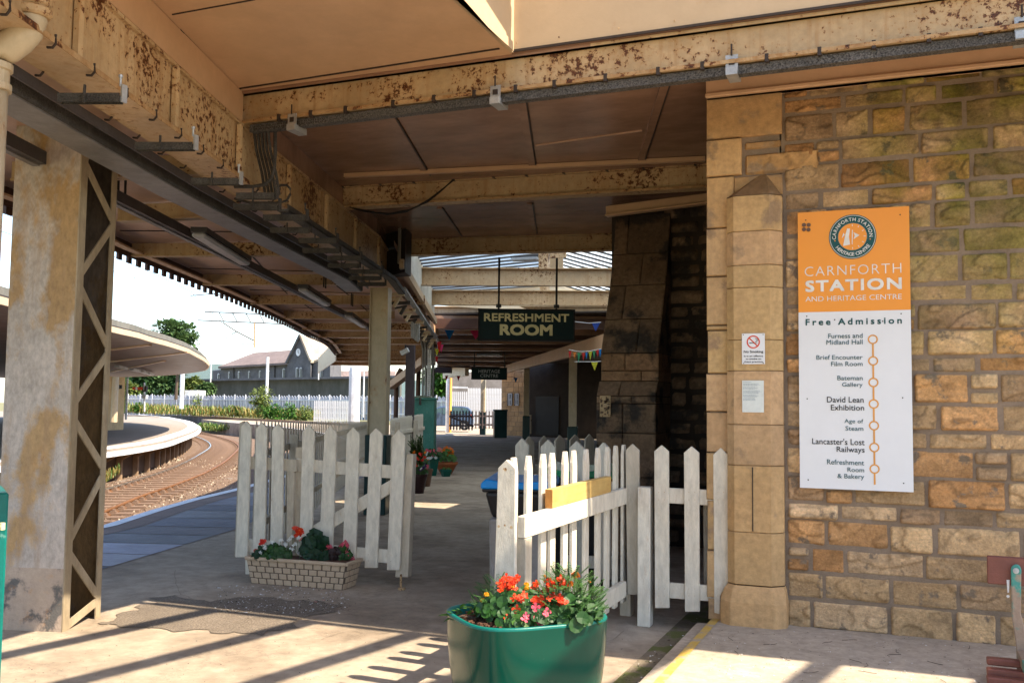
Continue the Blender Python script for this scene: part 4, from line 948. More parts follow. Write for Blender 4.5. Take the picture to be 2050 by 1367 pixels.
lp=thing('picket_fence','short white picket panel beside the left gate, three wide boards','fence',(-5.5,7.2,0))
LA=(-5.60,7.25);LB=(-4.04,7.26)
for a in [(482.5,502.3,842.5,853.5,470.8,494.6,1115),(512.5,533.8,845,857.5,504.8,529,1128),(544.5,567.5,847.5,861,540,563.7,1133)]:
    m=MB(); board(m,ppoly(*a),LA,LB,.022); m.build('picket','white',lp,bevel=.003)
m=MB(); board(m,[(475.5,846),(483,843),(475,1114),(465.5,1114)],LA,LB,.03,.03); m.build('picket','whiteo',lp)
m=MB(); board(m,[(484,913),(590,920),(590,944),(484,938)],LA,LB,.03,.0225); m.build('rail','whiteo',lp)
m=MB(); board(m,[(478,1078),(560,1084),(560,1110),(478,1104)],LA,LB,.03,.0225); m.build('rail','white',lp)
m=MB(); board(m,[(569,1092),(580,1092),(586,921),(570,920)],LA,LB,.07,.03); m.build('post','whiteo',lp,bevel=.004)
m=MB(); board(m,[(487,1150),(499,1150),(499,1080),(487,1080)],LA,LB,.06,.03); m.build('post','white',lp)
# --- generic straight fence with copied pickets
def fence(name,lab,A,B,n,z0,z1a,z1b,w,t,side,mt='white',group=None,rails=(.25,.95),tip=.06,mtr=None,posts=(),skew=0,hgt=None,rh=.07):
    A=Vector((A[0],A[1],0));B=Vector((B[0],B[1],0)); root=thing(name,lab,'fence',A,group); d=(B-A); yaw=math.atan2(d.y,d.x); L=d.length; d.normalize(); nn=V3(-d.y,d.x,0)*side
    h=z1a-z0; m=MB()
    poly=[(-w/2,0,0),(w/2,0,0),(w/2,0,h-tip),(0,0,h),(-w/2,0,h-tip)]
    if skew: poly=[(-w/2,0,0),(w/2,0,0),(w/2,0,h-tip),(w*.18,0,h),(-w*.18,0,h),(-w/2,0,h-tip)]
    m.prism([V3(*p)+V3(0,-t/2,0) for p in poly],(0,t,0)); pk=m.build('picket',mt,at=(0,0,0),bevel=.003 if w>.05 else 0)
    pk.parent=root
    for i in range(n):
        k=i/(n-1); p=A+d*(L*k); o=pk if i==0 else clone(pk,root); o.location=V3(p.x-A.x,p.y-A.y,z0+U(-.006,.006)); o.rotation_euler=(0,U(-.006,.006),yaw); o.scale=(1,1,((z1a+(z1b-z1a)*k)-z0)/h)
    for r_ in rails:
        m=MB().bar(A+nn*(t/2+.018)+V3(0,0,z0+r_)-d*.05,B+nn*(t/2+.018)+V3(0,0,z0+r_)+d*.05,.035,rh); m.build('rail',mtr or mt,root,bevel=.004)
    for k,hh in posts: p=A+d*(L*k)+nn*.09; fpost(root,p.x,p.y,.09,hh,yaw,mtr or mt)
    return root
fa=Wp(481,843,9.0);fb=Wp(746,843,24)
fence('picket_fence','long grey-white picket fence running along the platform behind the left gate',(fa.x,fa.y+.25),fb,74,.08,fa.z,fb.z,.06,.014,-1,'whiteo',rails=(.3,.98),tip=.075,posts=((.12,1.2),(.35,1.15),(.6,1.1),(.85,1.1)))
fa=Wp(783,837,16.5);fb=Wp(846,828,20.5)
fence('picket_fence','sunlit white picket fence between the square post and the green shed',(fa.x,fa.y),fb,30,.08,fa.z,fb.z,.09,.02,-1,'white',rails=(.3,.98),tip=.04,posts=((.05,1.25),(.6,1.25)))
q=Wp(821,866,19.2); m=MB().box((q.x,q.y,.55),(.22,.14,1.10),.25); tag(m.build('gate_post','white',bevel=.01),'squat white gate post behind the left gate beside the leafy shrub','gate post')
# --- right fence along the passage (near post to far post)
FZ=1.275
sA=V3(-1.94,4.86,0); sB=V3(-1.90,6.86,0)
ft=[Zp(x,y,FZ) for x,y in [(1043,916),(1070,912.5),(1097,909),(1121,907),(1144,904),(1165,902),(1185.6,899),(1205.5,896),(1225.5,894),(1241.6,892),(1258,890)]]
rf=thing('picket_fence','sunlit white picket fence with square-cut tips on the right of the passage','fence',V3(-1.9,5.9,0))
n0=len(ft)
pk=None
for i in range(n0):
    y=ft[i].y; x=-1.935+.02*(y-4.9)/2
    if pk is None:
        w=.085;t=.022;h=FZ-.13; m=MB().prism([V3(-t/2,a,b) for a,b in ((-w/2,0),(w/2,0),(w/2,h-.075),(.02,h),(-.02,h),(-w/2,h-.075))],(t,0,0)); pk=m.build('picket','white',at=(0,0,0),bevel=.003); pk.parent=rf; o=pk
    else: o=clone(pk,rf)
    zz_=Yp([1043,1070,1097,1121,1144,1165,1185.6,1205.5,1225.5,1241.6,1258][i],[916,912.5,909,907,904,902,899,896,894,892,890][i],y).z
    o.location=V3(x,y,.13)-ORG[rf.name]; o.rotation_euler=(U(-.01,.01),0,0)
Rx=-1.895
def rail3(z0,z1,xo,w): 
    m=MB(); m.prism([(Rx+xo,yn,z0),(Rx+xo,6.80,z0),(Rx+xo,6.80,z1),(Rx+xo,yn,z1)],(w,0,0)); return m
def Xp(x,y,X): d=ray(x,y); return C+d*(X/d.x)
yn=Xp(1036,1036,Rx+.0).y; print('yn',yn)
ztop=Xp(1150,1006,Rx+.045).z; 
rail3(ztop-.115,ztop,0,.045).build('rail','white',rf,bevel=.004)
rail3(.20,.31,0,.045).build('rail','white',rf,bevel=.004)
# posts
q=Xp(1055,1043,Rx+.05)
m=MB().box((Rx+.0,yn+.05,(ztop-.117)/2),(.095,.095,ztop-.117)); m.build('post','whiteo',rf,bevel=.004)
zp=Yp(1290,975,6.80).z; xq0,xq1=Yp(1275.5,1240,6.80).x,Yp(1301,1240,6.80).x
m=MB().box(((xq0+xq1)/2,6.85,zp/2),(xq1-xq0,.10,zp)); m.build('post','white',rf,bevel=.005)
fp=(-2.02,4.56)
# broad front picket facing the camera
A0=V3(-2.03,4.66,0);B0=V3(-1.9,4.66,0)
m=MB(); board(m,[(984,1330),(1029,1330),(1032.5,937),(1014,919.5),(996.5,937)],A0,B0,.03); o=m.build('picket','white',rf,bevel=.004); tag(o,'broad pointed end board with rusty nail stains')
m=MB()
for x,y,r_ in [(1012,939.5,.009),(998.5,1053,.007),(1011,1051,.006),(1024,1055,.008),(1009,938,.005)]: p=Vp(x,y,A0,B0); disc(m,p+V3(0,-.002,0),r_,9)
m.build('rusty_nails','cream_rust',rf)
m=MB(); ring(m,Vp(1025.5,945,A0,B0)+V3(0,-.002,0),.0115,.0125,20); m.build('pencil_ring','bluegrey',rf)
PA=(-1.65,6.80);PB=(-1.12,6.80)
m=MB(); board(m,ppoly(1252,1279.6,888,901,1256,1281,1190),(-1.65,6.90),(-1.12,6.90),.022); m.build('picket','whiteo',rf,bevel=.003)
m=MB(); board(m,[(1241,1245),(1262,1245),(1262,1190),(1241,1190)],(-1.65,7.1),(-1.12,7.1),.1); m.build('post','whiteo',rf)
# timber block on the rail
tb0=Xp(1108,1019,Rx+.045); y0=Xp(1108,1000,Rx+.045).y; y1=Xp(1225,975,Rx+.045).y
m=MB().prism([(Rx-.005,y0,ztop+.001),(Rx-.005,y1,ztop+.001),(Rx-.005,y1,ztop+.108),(Rx-.005,y0,ztop+.108)],(.045,0,0)); tbk=tag(m.build('timber_block','wood',bevel=.002),'fresh yellow softwood offcut resting on the white fence rail','timber block')
m=MB().box((Rx+.0175,y0-.002,ztop+.0545),(.043,.003,.104)); ORG[tbk.name]=ORG[tbk.name]; m.build('end_grain','endgr',tbk)
# --- right gate next to the pilaster
rg=thing('picket_gate','three-board white picket gate between the fence post and the stone pilaster','gate',(-1.4,6.8,0))
for a in [(1309.5,1338.5,890.6,903,1311,1339.5,1216.6),(1369,1399.3,893,906,1371,1400.5,1224)]:
    m=MB(); board(m,ppoly(*a),PA,PB,.022); m.build('picket','white',rg,bevel=.003)
m=MB(); board(m,[(1430,1226),(1441,1229),(1442,1192),(1458.5,1163),(1457.5,910),(1442.5,896),(1427.5,910)],PA,PB,.022); o=m.build('picket','white',rg,bevel=.003); tag(o,'board notched to fit round the pilaster base')
m=MB(); board(m,[(1337,977),(1430,981.5),(1430,1012.5),(1337,1007.5)],PA,PB,.035,.0225); m.build('rail','white',rg,bevel=.003)
m=MB(); board(m,[(1338,1167),(1430,1173),(1430,1205),(1338,1198)],PA,PB,.035,.0225); m.build('rail','white',rg,bevel=.003)
m=MB()
for x0,x1 in ((1310,1339),(1370,1400),(1429,1457)):
    for yy_ in (985,1000,1178,1192):
        for fr in (.3,.7): disc(m,Vp(x0+(x1-x0)*fr,yy_,PA,PB)+V3(0,-.001,0),.003,6)
m.build('nail_heads','cream_rust',rg)
m=MB(); board(m,[(1401,1175),(1424,1175),(1422,1010),(1400,1010)],PA,PB,.03,.14); m.build('post','whiteo',rg,bevel=.004)
# --- open gate leaf and fence behind it
ga=Yp(1043,877,8.05);gb=Yp(1207,885,7.55)
A=(ga.x,ga.y);B=(gb.x,gb.y)
og=thing('picket_gate','broad-boarded white gate leaf standing open behind the right fence','gate',((A[0]+B[0])/2,(A[1]+B[1])/2,0))
for xl_,xr_,ya in [(1031,1056,877),(1082,1110,880),(1139,1167,882.5),(1194,1220,885)]:
    m=MB(); board(m,ppoly(xl_,xr_,ya,ya+14,xl_,xr_,1160),A,B,.022); m.build('picket','white',og,bevel=.003)
for y in (960,1110): m=MB(); board(m,[(1031,y),(1220,y+4),(1220,y+28),(1031,y+26)],A,B,.03,.023); m.build('rail','white',og)
ga=Yp(1060,873,9.1);gb=Yp(1181,868.7,9.9); A=(ga.x,ga.y);B=(gb.x,gb.y)
of=thing('picket_fence','shaded white picket fence screening the bins at the rear','fence',((A[0]+B[0])/2,(A[1]+B[1])/2,0))
for xl_,xr_,ya in [(1051,1070,873),(1081,1100,872),(1112,1132,871),(1142,1163,869.7),(1172,1190,868.7)]:
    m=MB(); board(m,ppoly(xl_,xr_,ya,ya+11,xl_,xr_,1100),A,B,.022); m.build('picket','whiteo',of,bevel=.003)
for y in (930,1050): m=MB(); board(m,[(1051,y),(1190,y),(1190,y+18),(1051,y+20)],A,B,.03,.023); m.build('rail','whiteo',of)
# ================================================================== BINS
def bin_(name,lab,c,yaw,lidm,bodym,coll,h=1.0,wtop=.56):
    root=thing(name,lab,'bin',c,'litter bins behind the right fence'); ca,sa=math.cos(yaw),math.sin(yaw)
    def T(x,y,z): return V3(c.x+x*ca-y*sa,c.y+x*sa+y*ca,z)
    def fr(z0,z1,a0,a1,n,mt,bv=.02,top=True):
        m=MB(); vs=[T(i*a0/2,j*a0*.62,z0) for i,j in ((-1,-1),(1,-1),(1,1),(-1,1))]+[T(i*a1/2,j*a1*.62,z1) for i,j in ((-1,-1),(1,-1),(1,1),(-1,1))]
        m.add(vs,[(3,2,1,0),(4,5,6,7),(0,1,5,4),(1,2,6,5),(2,3,7,6),(3,0,4,7)]); return m.build(n,mt,root,bevel=bv,seg=2)
    fr(.05,h-.30,wtop*.80,wtop*.86,'body',bodym); fr(h-.30,h-.10,wtop*.78,wtop*.98,'collar',coll,.03)
    fr(h-.10,h-.075,wtop*1.03,wtop*1.06,'rim',coll,.01)
    m=MB(); w=wtop*.54; d=wtop*.66
    pr=[(-1,.0),(-1,.05),(-.86,.095),(-.5,.075),(0,.065),(.5,.075),(.86,.09),(1,.05),(1,0)]
    vs=[T(x*w,-d,h-.075+z*.8) for x,z in pr]+[T(x*w,d,h-.075+z) for x,z in pr]; k=len(pr)
    m.add(vs,[tuple(range(k)),tuple(range(2*k-1,k-1,-1))]+[(i+k,(i+1)%k+k,(i+1)%k,i) for i in range(k)]); m.build('lid',lidm,root,bevel=.012,seg=2)
    for s in (-1,1): m=MB().tube([T(s*wtop*.36,wtop*.5,.09),T(s*wtop*.44,wtop*.5,.09)],.09,14); m.build('wheel','tyre',root)
    return root
c=Wp(1044,960,7.55); bin_('wheelie_bin','black and grey bin with bright blue lid behind the end of the right fence',V3(c.x,c.y,0),.25,'blue','bingrey','binb',1.0,.50)
c=Wp(1125,950,8.35); bin_('wheelie_bin','dark bin with bright green lid glimpsed between the pickets',V3(c.x+.12,c.y+.15,0),.25,'glid','binb','binb',1.03,.56)
# ================================================================== FLOWERS
def frame_(d):
    d=d.normalized(); a=d.cross(V3(0,0,1)); 
    if a.length<.05: a=V3(1,0,0)
    a.normalize(); return d,a,a.cross(d)
def leaf(mb,p,d,L_,w,droop=.3):
    d,a,u=frame_(d); vs=[]; n=4
    for i in range(n+1):
        t=i/n; c=p+d*(L_*t)+V3(0,0,-droop*L_*t*t); ww=w*math.sin(math.pi*min(.97,t*.93+.04))
        vs+=[c-a*ww/2+u*ww*.15,c,c+a*ww/2+u*ww*.15]
    mb.add(vs,[(3*i+j,3*i+j+1,3*i+j+4,3*i+j+3) for i in range(n) for j in (0,1)])
def rleaf(mb,p,d,r,cup=.25,n=9,lobes=0):
    d,a,u=frame_(d); vs=[p]; 
    for i in range(n): t=2*math.pi*i/n; q=r*(1+lobes*(1 if i%2 else -1)); vs.append(p+(a*math.cos(t)+u*math.sin(t))*q+d*(q*cup*U(.4,1.2)))
    mb.add(vs,[(0,i+1,(i+1)%n+1) for i in range(n)])
def blossom(mb,p,d,r,n=4,cup=.3):
    d,a,u=frame_(d)
    for i in range(n):
        t=2*math.pi*(i+U(-.1,.1))/n; e=a*math.cos(t)+u*math.sin(t); s=e.cross(d); w=r*.62
        k1=U(.85,1.1); k2=U(-.15,.25)
        mb.add([p,p+e*r*.35-s*w*.42+d*r*cup*.3,p+e*r*.75-s*w*.68+d*r*(cup*.7+k2),p+e*r*1.08*k1-s*w*.3+d*r*cup,p+e*r*1.02*k1+d*r*cup*.8,p+e*r*1.08*k1+s*w*.3+d*r*cup,p+e*r*.75+s*w*.68+d*r*(cup*.7-k2),p+e*r*.35+s*w*.42+d*r*cup*.3],[(0,1,2,3,4,5,6,7)])
def pom(mb,p,r,n=26):
    for i in range(n):
        t=U(0,6.28); z=U(-.25,1); q=math.sqrt(max(0,1-z*z)); e=V3(q*math.cos(t),q*math.sin(t),z*.7); blossom(mb,p+e*r*.55,e,r*.5,3,.2)
def rdir(up=.6): t=U(0,6.28); return V3(math.cos(t),math.sin(t),up*U(.4,1.5))
CAMD=lambda p:(C-p).normalized()
def plant(name,lab,c,rx_,ry_,h,leafm,nl,lsz,kind,cat_='plant',group=None,base=0):
    root=thing(name,lab,cat_,c,group); m=MB(); st=MB()
    for i in range(nl):
        t=U(0,6.28); q=math.sqrt(R()); x,y=q*math.cos(t)*rx_,q*math.sin(t)*ry_; z=h*(1-.6*q*q)*U(.15,1); p=c+V3(x,y,z)
        d=V3(x/rx_,y/ry_,U(.2,1.0))+V3(U(-.4,.4),U(-.4,.4),0)
        if kind=='round': rleaf(m,p,(d+CAMD(p)*.8),lsz*U(.6,1.2),.25)
        elif kind=='lobed': rleaf(m,p,(d*.6+CAMD(p)*1.0),lsz*U(.6,1.2),.3,12,.09)
        elif kind=='feather':
            dd=d.normalized(); 
            for k in range(7):
                s=k/7; e=p+dd*(lsz*s); sd2=dd.cross(V3(0,0,1)).normalized()
                for sg_ in (-1,1): leaf(m,e,dd*.7+sd2*sg_,lsz*.42*(1-s*.5),lsz*.15,.2)
        else: leaf(m,p,d,lsz*U(.7,1.3),lsz*.42,.3)
        if i%7==0: st.tube([c+V3(x*.4,y*.4,0),p],.0025,4)
    f=m.build('foliage',leafm,root)
    if st.v: st.build('stems','stem',root)
    return root
def heads(root,pts,mt,r,n=1,style='cluster',stems=True,spread=.02):
    for p in pts:
        m=MB()
        if style=='pom': pom(m,p,r)
        else:
            for i in range(n): q=p+V3(U(-1,1),U(-1,1),U(-1,1))*spread; blossom(m,q,CAMD(q)*1.0+rdir()*.6,r*U(.75,1.15),4 if style=='beg' else 5,.25)
        o=m.build('flower_head',mt,root)
        if n>0 and style!='pom':
            m=MB(); 
            for i in range(max(1,n//2)): q=p+V3(U(-1,1),U(-1,1),U(-1,1))*spread*.8+CAMD(p)*.004; disc(m,q,r*.13,6)
            m.build('stamens','p_yellow2',o)
        if stems: m=MB().tube([p-V3(U(-.02,.02),U(-.02,.02),.11),p-V3(0,0,.004)],.0022,4); m.build('flower_stem','stem',o)
# big green planter
zr=.57; PC=V3(0,0,0); c1=Zp(893.5,1240,zr);c2=Zp(1207,1214,zr); 
pcx=(c1+c2)/2; yaw=math.atan2((c2-c1).y,(c2-c1).x); rad=(c2-c1).length/2*.875
# centre pushed back so that front rim sits at the photographed place
fr_=Zp(1060,1264,zr); nb=V3(-math.sin(yaw),math.cos(yaw),0)
pcx=V3(pcx.x,pcx.y,0)+nb*.015
gp=thing('flower_planter','big glossy dark green rounded-square planter in the foreground','planter',V3(pcx.x,pcx.y,0))
def sq(prof,n=64,e=3.6,dep=.86):
    m=MB(); vs=[];fs=[]
    for r_,z in prof:
        for j in range(n):
            t=2*math.pi*j/n; x,y=math.cos(t),math.sin(t); q=(abs(x)**e+abs(y)**e)**(-1/e); x*=q*r_; y*=q*r_*dep
            vs.append((pcx.x+x*math.cos(yaw)-y*math.sin(yaw),pcx.y+x*math.sin(yaw)+y*math.cos(yaw),z))
    for i in range(len(prof)-1):
        for j in range(n): q=(j+1)%n; fs.append((i*n+j,i*n+q,(i+1)*n+q,(i+1)*n+j))
    m.add(vs,fs); return m
ro=rad*.985
sq([(ro*.0,.002),(ro*.76,.002),(ro*.80,.03),(ro*.88,.15),(ro*.95,.30),(ro*.985,.43),(ro*.995,.52),(ro*1.0,.558)]).build('tub','green',gp,smooth=True)
sq([(ro*1.0,.558),(ro*1.003,.566),(ro*.99,.572),(ro*.955,.572),(ro*.945,.565),(ro*.935,.50)]).build('rim','greenc',gp,smooth=True)
sl_=sq([(ro*.92,.528),(ro*.5,.545),(.001,.55)]); sl_.build('soil','soil',gp,smooth=True)
def PZ(x,y,z): return Zp(x,y,z)
zs_=.55
mbk=MB()
for i in range(420):
    p=V3(pcx.x,pcx.y,.548)+ (V3(math.cos(yaw),math.sin(yaw),0)*U(-.9,.9)*ro*.9+nb*U(-.75,.75)*ro*.85); s=U(.004,.014); a=U(0,6)
    mbk.box(p,(s*2,s*.8,s*.6),a)
tag(mbk.build('mulch','soil',gp),kind='stuff')
def at(x,y,z,dy=0): p=Zp(x,y,z); return p
pl=plant('begonia','red and orange begonia clump filling the middle of the green planter',V3(pcx.x+.02,pcx.y-.06,.55),.24,.18,.13,'leaf',420,.026,'round','flowering plant')
def onp(x,y,w=None,back=0):   # a point above the planter seen at pixel x,y
    d0=(pcx-C); d0.z=0; w=(V3(pcx.x,pcx.y,0)-V3(0,0,0)).dot(V3(fw.x,fw.y,0).normalized())+back; d=ray(x,y); k=w/ (d.dot(V3(fw.x,fw.y,0).normalized())); return C+d*k
RP=[(1010,1160),(1024,1166),(1003,1178),(1018,1184),(1007,1190),(1033,1158),(1028,1175),(1075,1180),(1085,1190),(1100,1175),(1105,1190),(1104,1168),(1095,1182)]
RQ=[(1050,1198),(1038,1205),(1053,1208),(1070,1202),(1078,1203),(1035,1195),(1020,1226),(1010,1234),(1025,1235),(1020,1218),(1118,1220),(1110,1218),(1125,1208),(1122,1202),(1118,1232),(1106,1236),(1130,1236),(1035,1222),(1047,1243),(1090,1205)]
heads(pl,[onp(x,y,back=U(-.02,.05)) for x,y in RP],'p_scarlet',.017,5,'beg',True,.018)
heads(pl,[onp(U(1000,1140),U(1185,1245),back=U(-.2,-.05)) for _ in range(26)],'p_scarlet',.018,1,'beg',True,.004)
heads(pl,[onp(U(1010,1130),U(1160,1200),back=U(-.05,.1)) for _ in range(14)],'p_scarlet',.017,2,'beg',True,.010)
heads(pl,[onp(x,y,back=U(-.20,-.12)) for x,y in RQ],'p_scarlet',.018,3,'beg',True,.014)
pk_=plant('begonia','small pink begonia at the front rim of the green planter',V3(pcx.x+.05,pcx.y-.16,.55),.12,.08,.07,'leaf2',46,.030,'round','flowering plant')
heads(pk_,[onp(x,y,back=-.24) for x,y in [(1073,1214),(1053,1236),(1078,1236),(1092,1230),(1083,1256)]],'p_pink',.019,2,'beg',True,.010)
mg=plant('marigold','orange marigold with feathery leaves at the right of the green planter',V3(pcx.x+.20,pcx.y+.02,.55),.17,.17,.24,'feather',190,.062,'feather','flowering plant')
heads(mg,[onp(1152,1152,back=.1),onp(1126,1173,back=.05),onp(1140,1170,back=.1)],'p_orange',.028,1,'pom')
heads(mg,[onp(1090,1153,back=.1),onp(1116,1160,back=.1),onp(1180,1164,back=.1),onp(1128,1157,back=.1)],'p_orange',.010,1,'pom')
ml=plant('marigold','smaller marigold with yellow-orange buds at the left of the green planter',V3(pcx.x-.15,pcx.y+.03,.55),.13,.14,.16,'feather',95,.055,'feather','flowering plant')
heads(ml,[onp(974,1190),onp(967,1202),onp(1027,1175,back=.0),onp(1006,1184),onp(1054,1178),onp(1072,1170,back=.1),onp(1054,1170,back=.1)],'p_yellow2',.017,1,'pom')
vp=plant('bedding_plant','broad-leaved green bedding plant at the right rim of the green planter',V3(pcx.x+.24,pcx.y-.02,.55),.13,.17,.13,'leaf',130,.030,'round','plant')
iv=thing('trailing_plant','pale trailing leaves spilling over the left rim of the green planter','plant',V3(pcx.x-.27,pcx.y,.56))
m=MB()
for x,y,s_,dx in [(912,1234,.085,-1),(926,1226,.06,-.6),(922,1218,.055,.2),(948,1222,.06,.3),(958,1214,.06,.5),(937,1230,.05,.2),(985,1220,.05,.6),(972,1210,.045,.2)]:
    p=onp(x,y,back=-.04); dr=(rt*dx+V3(0,0,.25)-fw*.15).normalized()
    for q_ in (-.5,0,.5): leaf(m,p,(dr+up*q_).normalized(),s_*(1 if q_==0 else .7),s_*.45,.15)
m.build('foliage','leaf2',iv); m=MB().tube([onp(905,1240,back=-.05),onp(925,1232,back=-.05),onp(950,1236,back=-.05),onp(975,1232,back=-.03)],.004,5); m.build('stems','bark',iv)
# --- brick-pattern trough
ta=Zp(503,1167,0);tb=Zp(685,1181,0); e=(tb-ta);e.z=0; TL=e.length; e.normalize(); nb2=V3(-e.y,e.x,0); tz=.205
wt0,wt1=.02,.0
tr=thing('flower_trough','buff trough moulded like brickwork in front of the left gate','planter',(ta+tb)/2+nb2*.12)
TD=.24; fl_=.035
def TT(x,y,z): k=z/tz; X=-fl_*k+(TL+2*fl_*k)*x; Y=-fl_*.7*k+(TD+1.4*fl_*k)*y; return ta+e*X+nb2*Y+V3(0,0,z)
m=MB(); m.add([TT(0,0,0),TT(1,0,0),TT(1,1,0),TT(0,1,0),TT(0,0,tz),TT(1,0,tz),TT(1,1,tz),TT(0,1,tz)],[(3,2,1,0),(0,1,5,4),(1,2,6,5),(2,3,7,6),(3,0,4,7),(4,5,6,7)]); m.build('body','troughj',tr)
m=MB()
for r_ in range(4):
    z0=r_*tz/4+.003;z1=(r_+1)*tz/4-.003; n=11
    for k in range(-1,n):
        x0=(k+(.5 if r_%2 else 0))/n+.006;x1=(k+1+(.5 if r_%2 else 0))/n-.006; x0=max(0,x0);x1=min(1,x1)
        if x1-x0<.02: continue
        P=[TT(x0,0,z0),TT(x1,0,z0),TT(x1,0,z1),TT(x0,0,z1)]; m.prism([p-nb2*.006 for p in P],nb2*.008)
    for k in range(3):
        y0=k/3+.02+(.12 if r_%2 else 0);y1=min(1,(k+1)/3-.02+(.12 if r_%2 else 0)); P=[TT(1,y0,z0),TT(1,y1,z0),TT(1,y1,z1),TT(1,y0,z1)]; m.prism([p+e*.006 for p in P],-e*.008)
m.build('moulded_bricks','trough',tr,bevel=.004)
m=MB()
for a,b in ((TT(-.01,-.02,tz),TT(1.01,-.02,tz)),(TT(1.01,-.02,tz),TT(1.01,1.02,tz)),(TT(1.01,1.02,tz),TT(-.01,1.02,tz)),(TT(-.01,1.02,tz),TT(-.01,-.02,tz))): m.bar(a+V3(0,0,.012),b+V3(0,0,.012),.028,.03)
m.build('rim','trough',tr,bevel=.006)
m=MB().add([TT(.02,.06,tz+.012),TT(.98,.06,tz+.012),TT(.98,.94,tz+.012),TT(.02,.94,tz+.012)],[(0,1,2,3)]); m.build('soil','soil',tr)
def ont(x,y,back=.0): 
    k=V3(fw.x,fw.y,0).normalized(); w=((ta+tb)/2+nb2*.12).dot(k)+back; d=ray(x,y); return C+d*(w/d.dot(k))
def clump(name,lab,x,y,rx_,ry_,h,lm,nl,ls,kd): 
    p=ont(x,1140); return plant(name,lab,V3(p.x,p.y,tz+.01),rx_,ry_,h,lm,nl,ls,kd,'flowering plant')
a=clump('begonia','white begonia with bright green leaves at the left of the trough',550,0,.15,.09,.13,'leaf',105,.026,'round')
heads(a,[ont(x,y,-.04) for x,y in [(578,1080),(585,1073),(572,1090),(562,1082),(590,1088),(597,1076),(583,1098),(530,1095),(522,1105),(545,1085),(575,1110),(600,1108)]],'p_wht',.015,3,'beg',True,.012)
a=clump('geranium','orange-red geranium with large dark round leaves in the middle of the trough',628,0,.15,.09,.26,'leafd',62,.043,'lobed')
heads(a,[ont(600,1063)],'p_scarlet',.022,16,'ger',True,.035); heads(a,[ont(601,1078)],'p_salmon',.014,4,'ger',True,.012)
a=clump('geranium','red geranium at the left end of the trough',520,0,.06,.05,.10,'leafd',14,.026,'lobed')
heads(a,[ont(526,1083)],'p_red',.016,10,'ger',True,.022); heads(a,[ont(513,1104)],'p_red',.015,7,'ger',True,.016)
a=clump('begonia','pink begonia with dark bronze leaves at the right of the trough',668,0,.10,.08,.10,'bronze',70,.028,'round')
a2=clump('begonia','pink begonia with green leaves at the right end of the trough',690,0,.07,.07,.13,'leaf',50,.028,'round')
heads(a,[ont(x,y,-.03) for x,y in [(650,1102),(645,1098),(655,1095),(661,1094),(664,1099)]],'p_pink',.017,3,'beg',True,.010)
heads(a2,[ont(x,y,-.03) for x,y in [(686,1090),(691,1083),(695,1090),(681,1094),(700,1112),(707,1118),(697,1108),(704,1122),(678,1122),(692,1098)]],'p_pink',.017,3,'beg',True,.011)
for i,(x,y) in enumerate([(648,1201),(632,1204)]):
    p=Zp(x,y,.006); m=MB(); blossom(m,p,V3(0,0,1),.014,3,.1); tag(m.build('fallen_petal','p_salmon'),'%s pink petal fallen on the ground before the trough'%('right-hand' if i==0 else 'left-hand'),'petal')
# ================================================================== POTS
def pot(name,lab,x,yb,w,rb,rt,h,mt,soil=True,n=28,lip=.012,cat_='flower pot'):
    c=Wp(x,yb,w); z0=0; c.z=0; root=thing(name,lab,cat_,c,'plant pots along the left of the passage')
    m=MB().lathe(c,[(0.001,0),(rb,0),(rt*.985,h-.05),(rt*1.06,h-.05),(rt*1.06,h),(rt*.92,h),(rt*.90,h-.05),(.001,h-.05)],n); m.build('pot',mt,root,smooth=False); 
    m=MB().lathe(c,[(rt*.9,h-.04),(.001,h-.03)],n); m.build('soil','soil',root); return root,c
def wfor(y): return 1.55*F/(y-810)
w=wfor(986); r_,c=pot('flower_pot','dark plum pot with red flowers, nearest of the pots by the passage',837,986,w,.10,.155,.34,'plum')
P=plant('begonia','red flowers and dark pansies in the plum pot',V3(c.x,c.y,.33),.17,.15,.14,'leaf',110,.03,'round','flowering plant')
def onw(x,y,w): return Wp(x,y,w)
heads(P,[onw(x,y,w-.12) for x,y in [(842,910),(835,918),(846,921),(832,930),(826,912),(828,935),(850,915)]],'p_red',.025,4,'beg',True,.02)
heads(P,[onw(x,y,w-.15) for x,y in [(826,916),(852,905),(830,905)]],'p_orange',.022,3,'beg',True,.02)
heads(P,[onw(x,y,w-.16) for x,y in [(846,936),(850,932),(843,939)]],'p_purple',.028,3,'beg',True,.02); heads(P,[onw(856,934,w-.1)],'p_pink',.026,3,'beg',True,.015); heads(P,[onw(843,938,w-.2)],'p_wht',.015,2,'beg',True,.012)
w2=wfor(972); r_,c=pot('flower_pot','tall brown pot half hidden behind the plum pot',852,972,w2,.085,.13,.33,'brownpot')
w3=wfor(951); r_,c=pot('flower_pot','tall green square pot with pink and white flowers beside the shed',866,951,w3,.09,.15,.40,'potg',n=4)
P=plant('begonia','pink and cream flowers in the tall green pot',V3(c.x,c.y,.40),.20,.18,.20,'leaf',90,.035,'round','flowering plant')
heads(P,[onw(x,y,w3-.1) for x,y in [(856,902),(862,905),(868,903),(872,910),(866,912),(860,914)]],'p_pink',.03,4,'beg',True,.03)
heads(P,[onw(x,y,w3-.15) for x,y in [(852,908),(858,916),(864,917),(872,918)]],'p_wht',.028,3,'beg',True,.03); heads(P,[onw(x,y,w3-.15) for x,y in [(850,915),(857,920)]],'p_orange',.028,3,'beg',True,.03)
w4=wfor(947); r_,c=pot('flower_pot','wide terracotta pot of orange flowers on the passage floor',893,947,w4,.13,.25,.27,'terra')
P=plant('begonia','orange and peach flowers in the terracotta pot',V3(c.x,c.y,.27),.22,.18,.30,'leaf2',150,.035,'round','flowering plant')
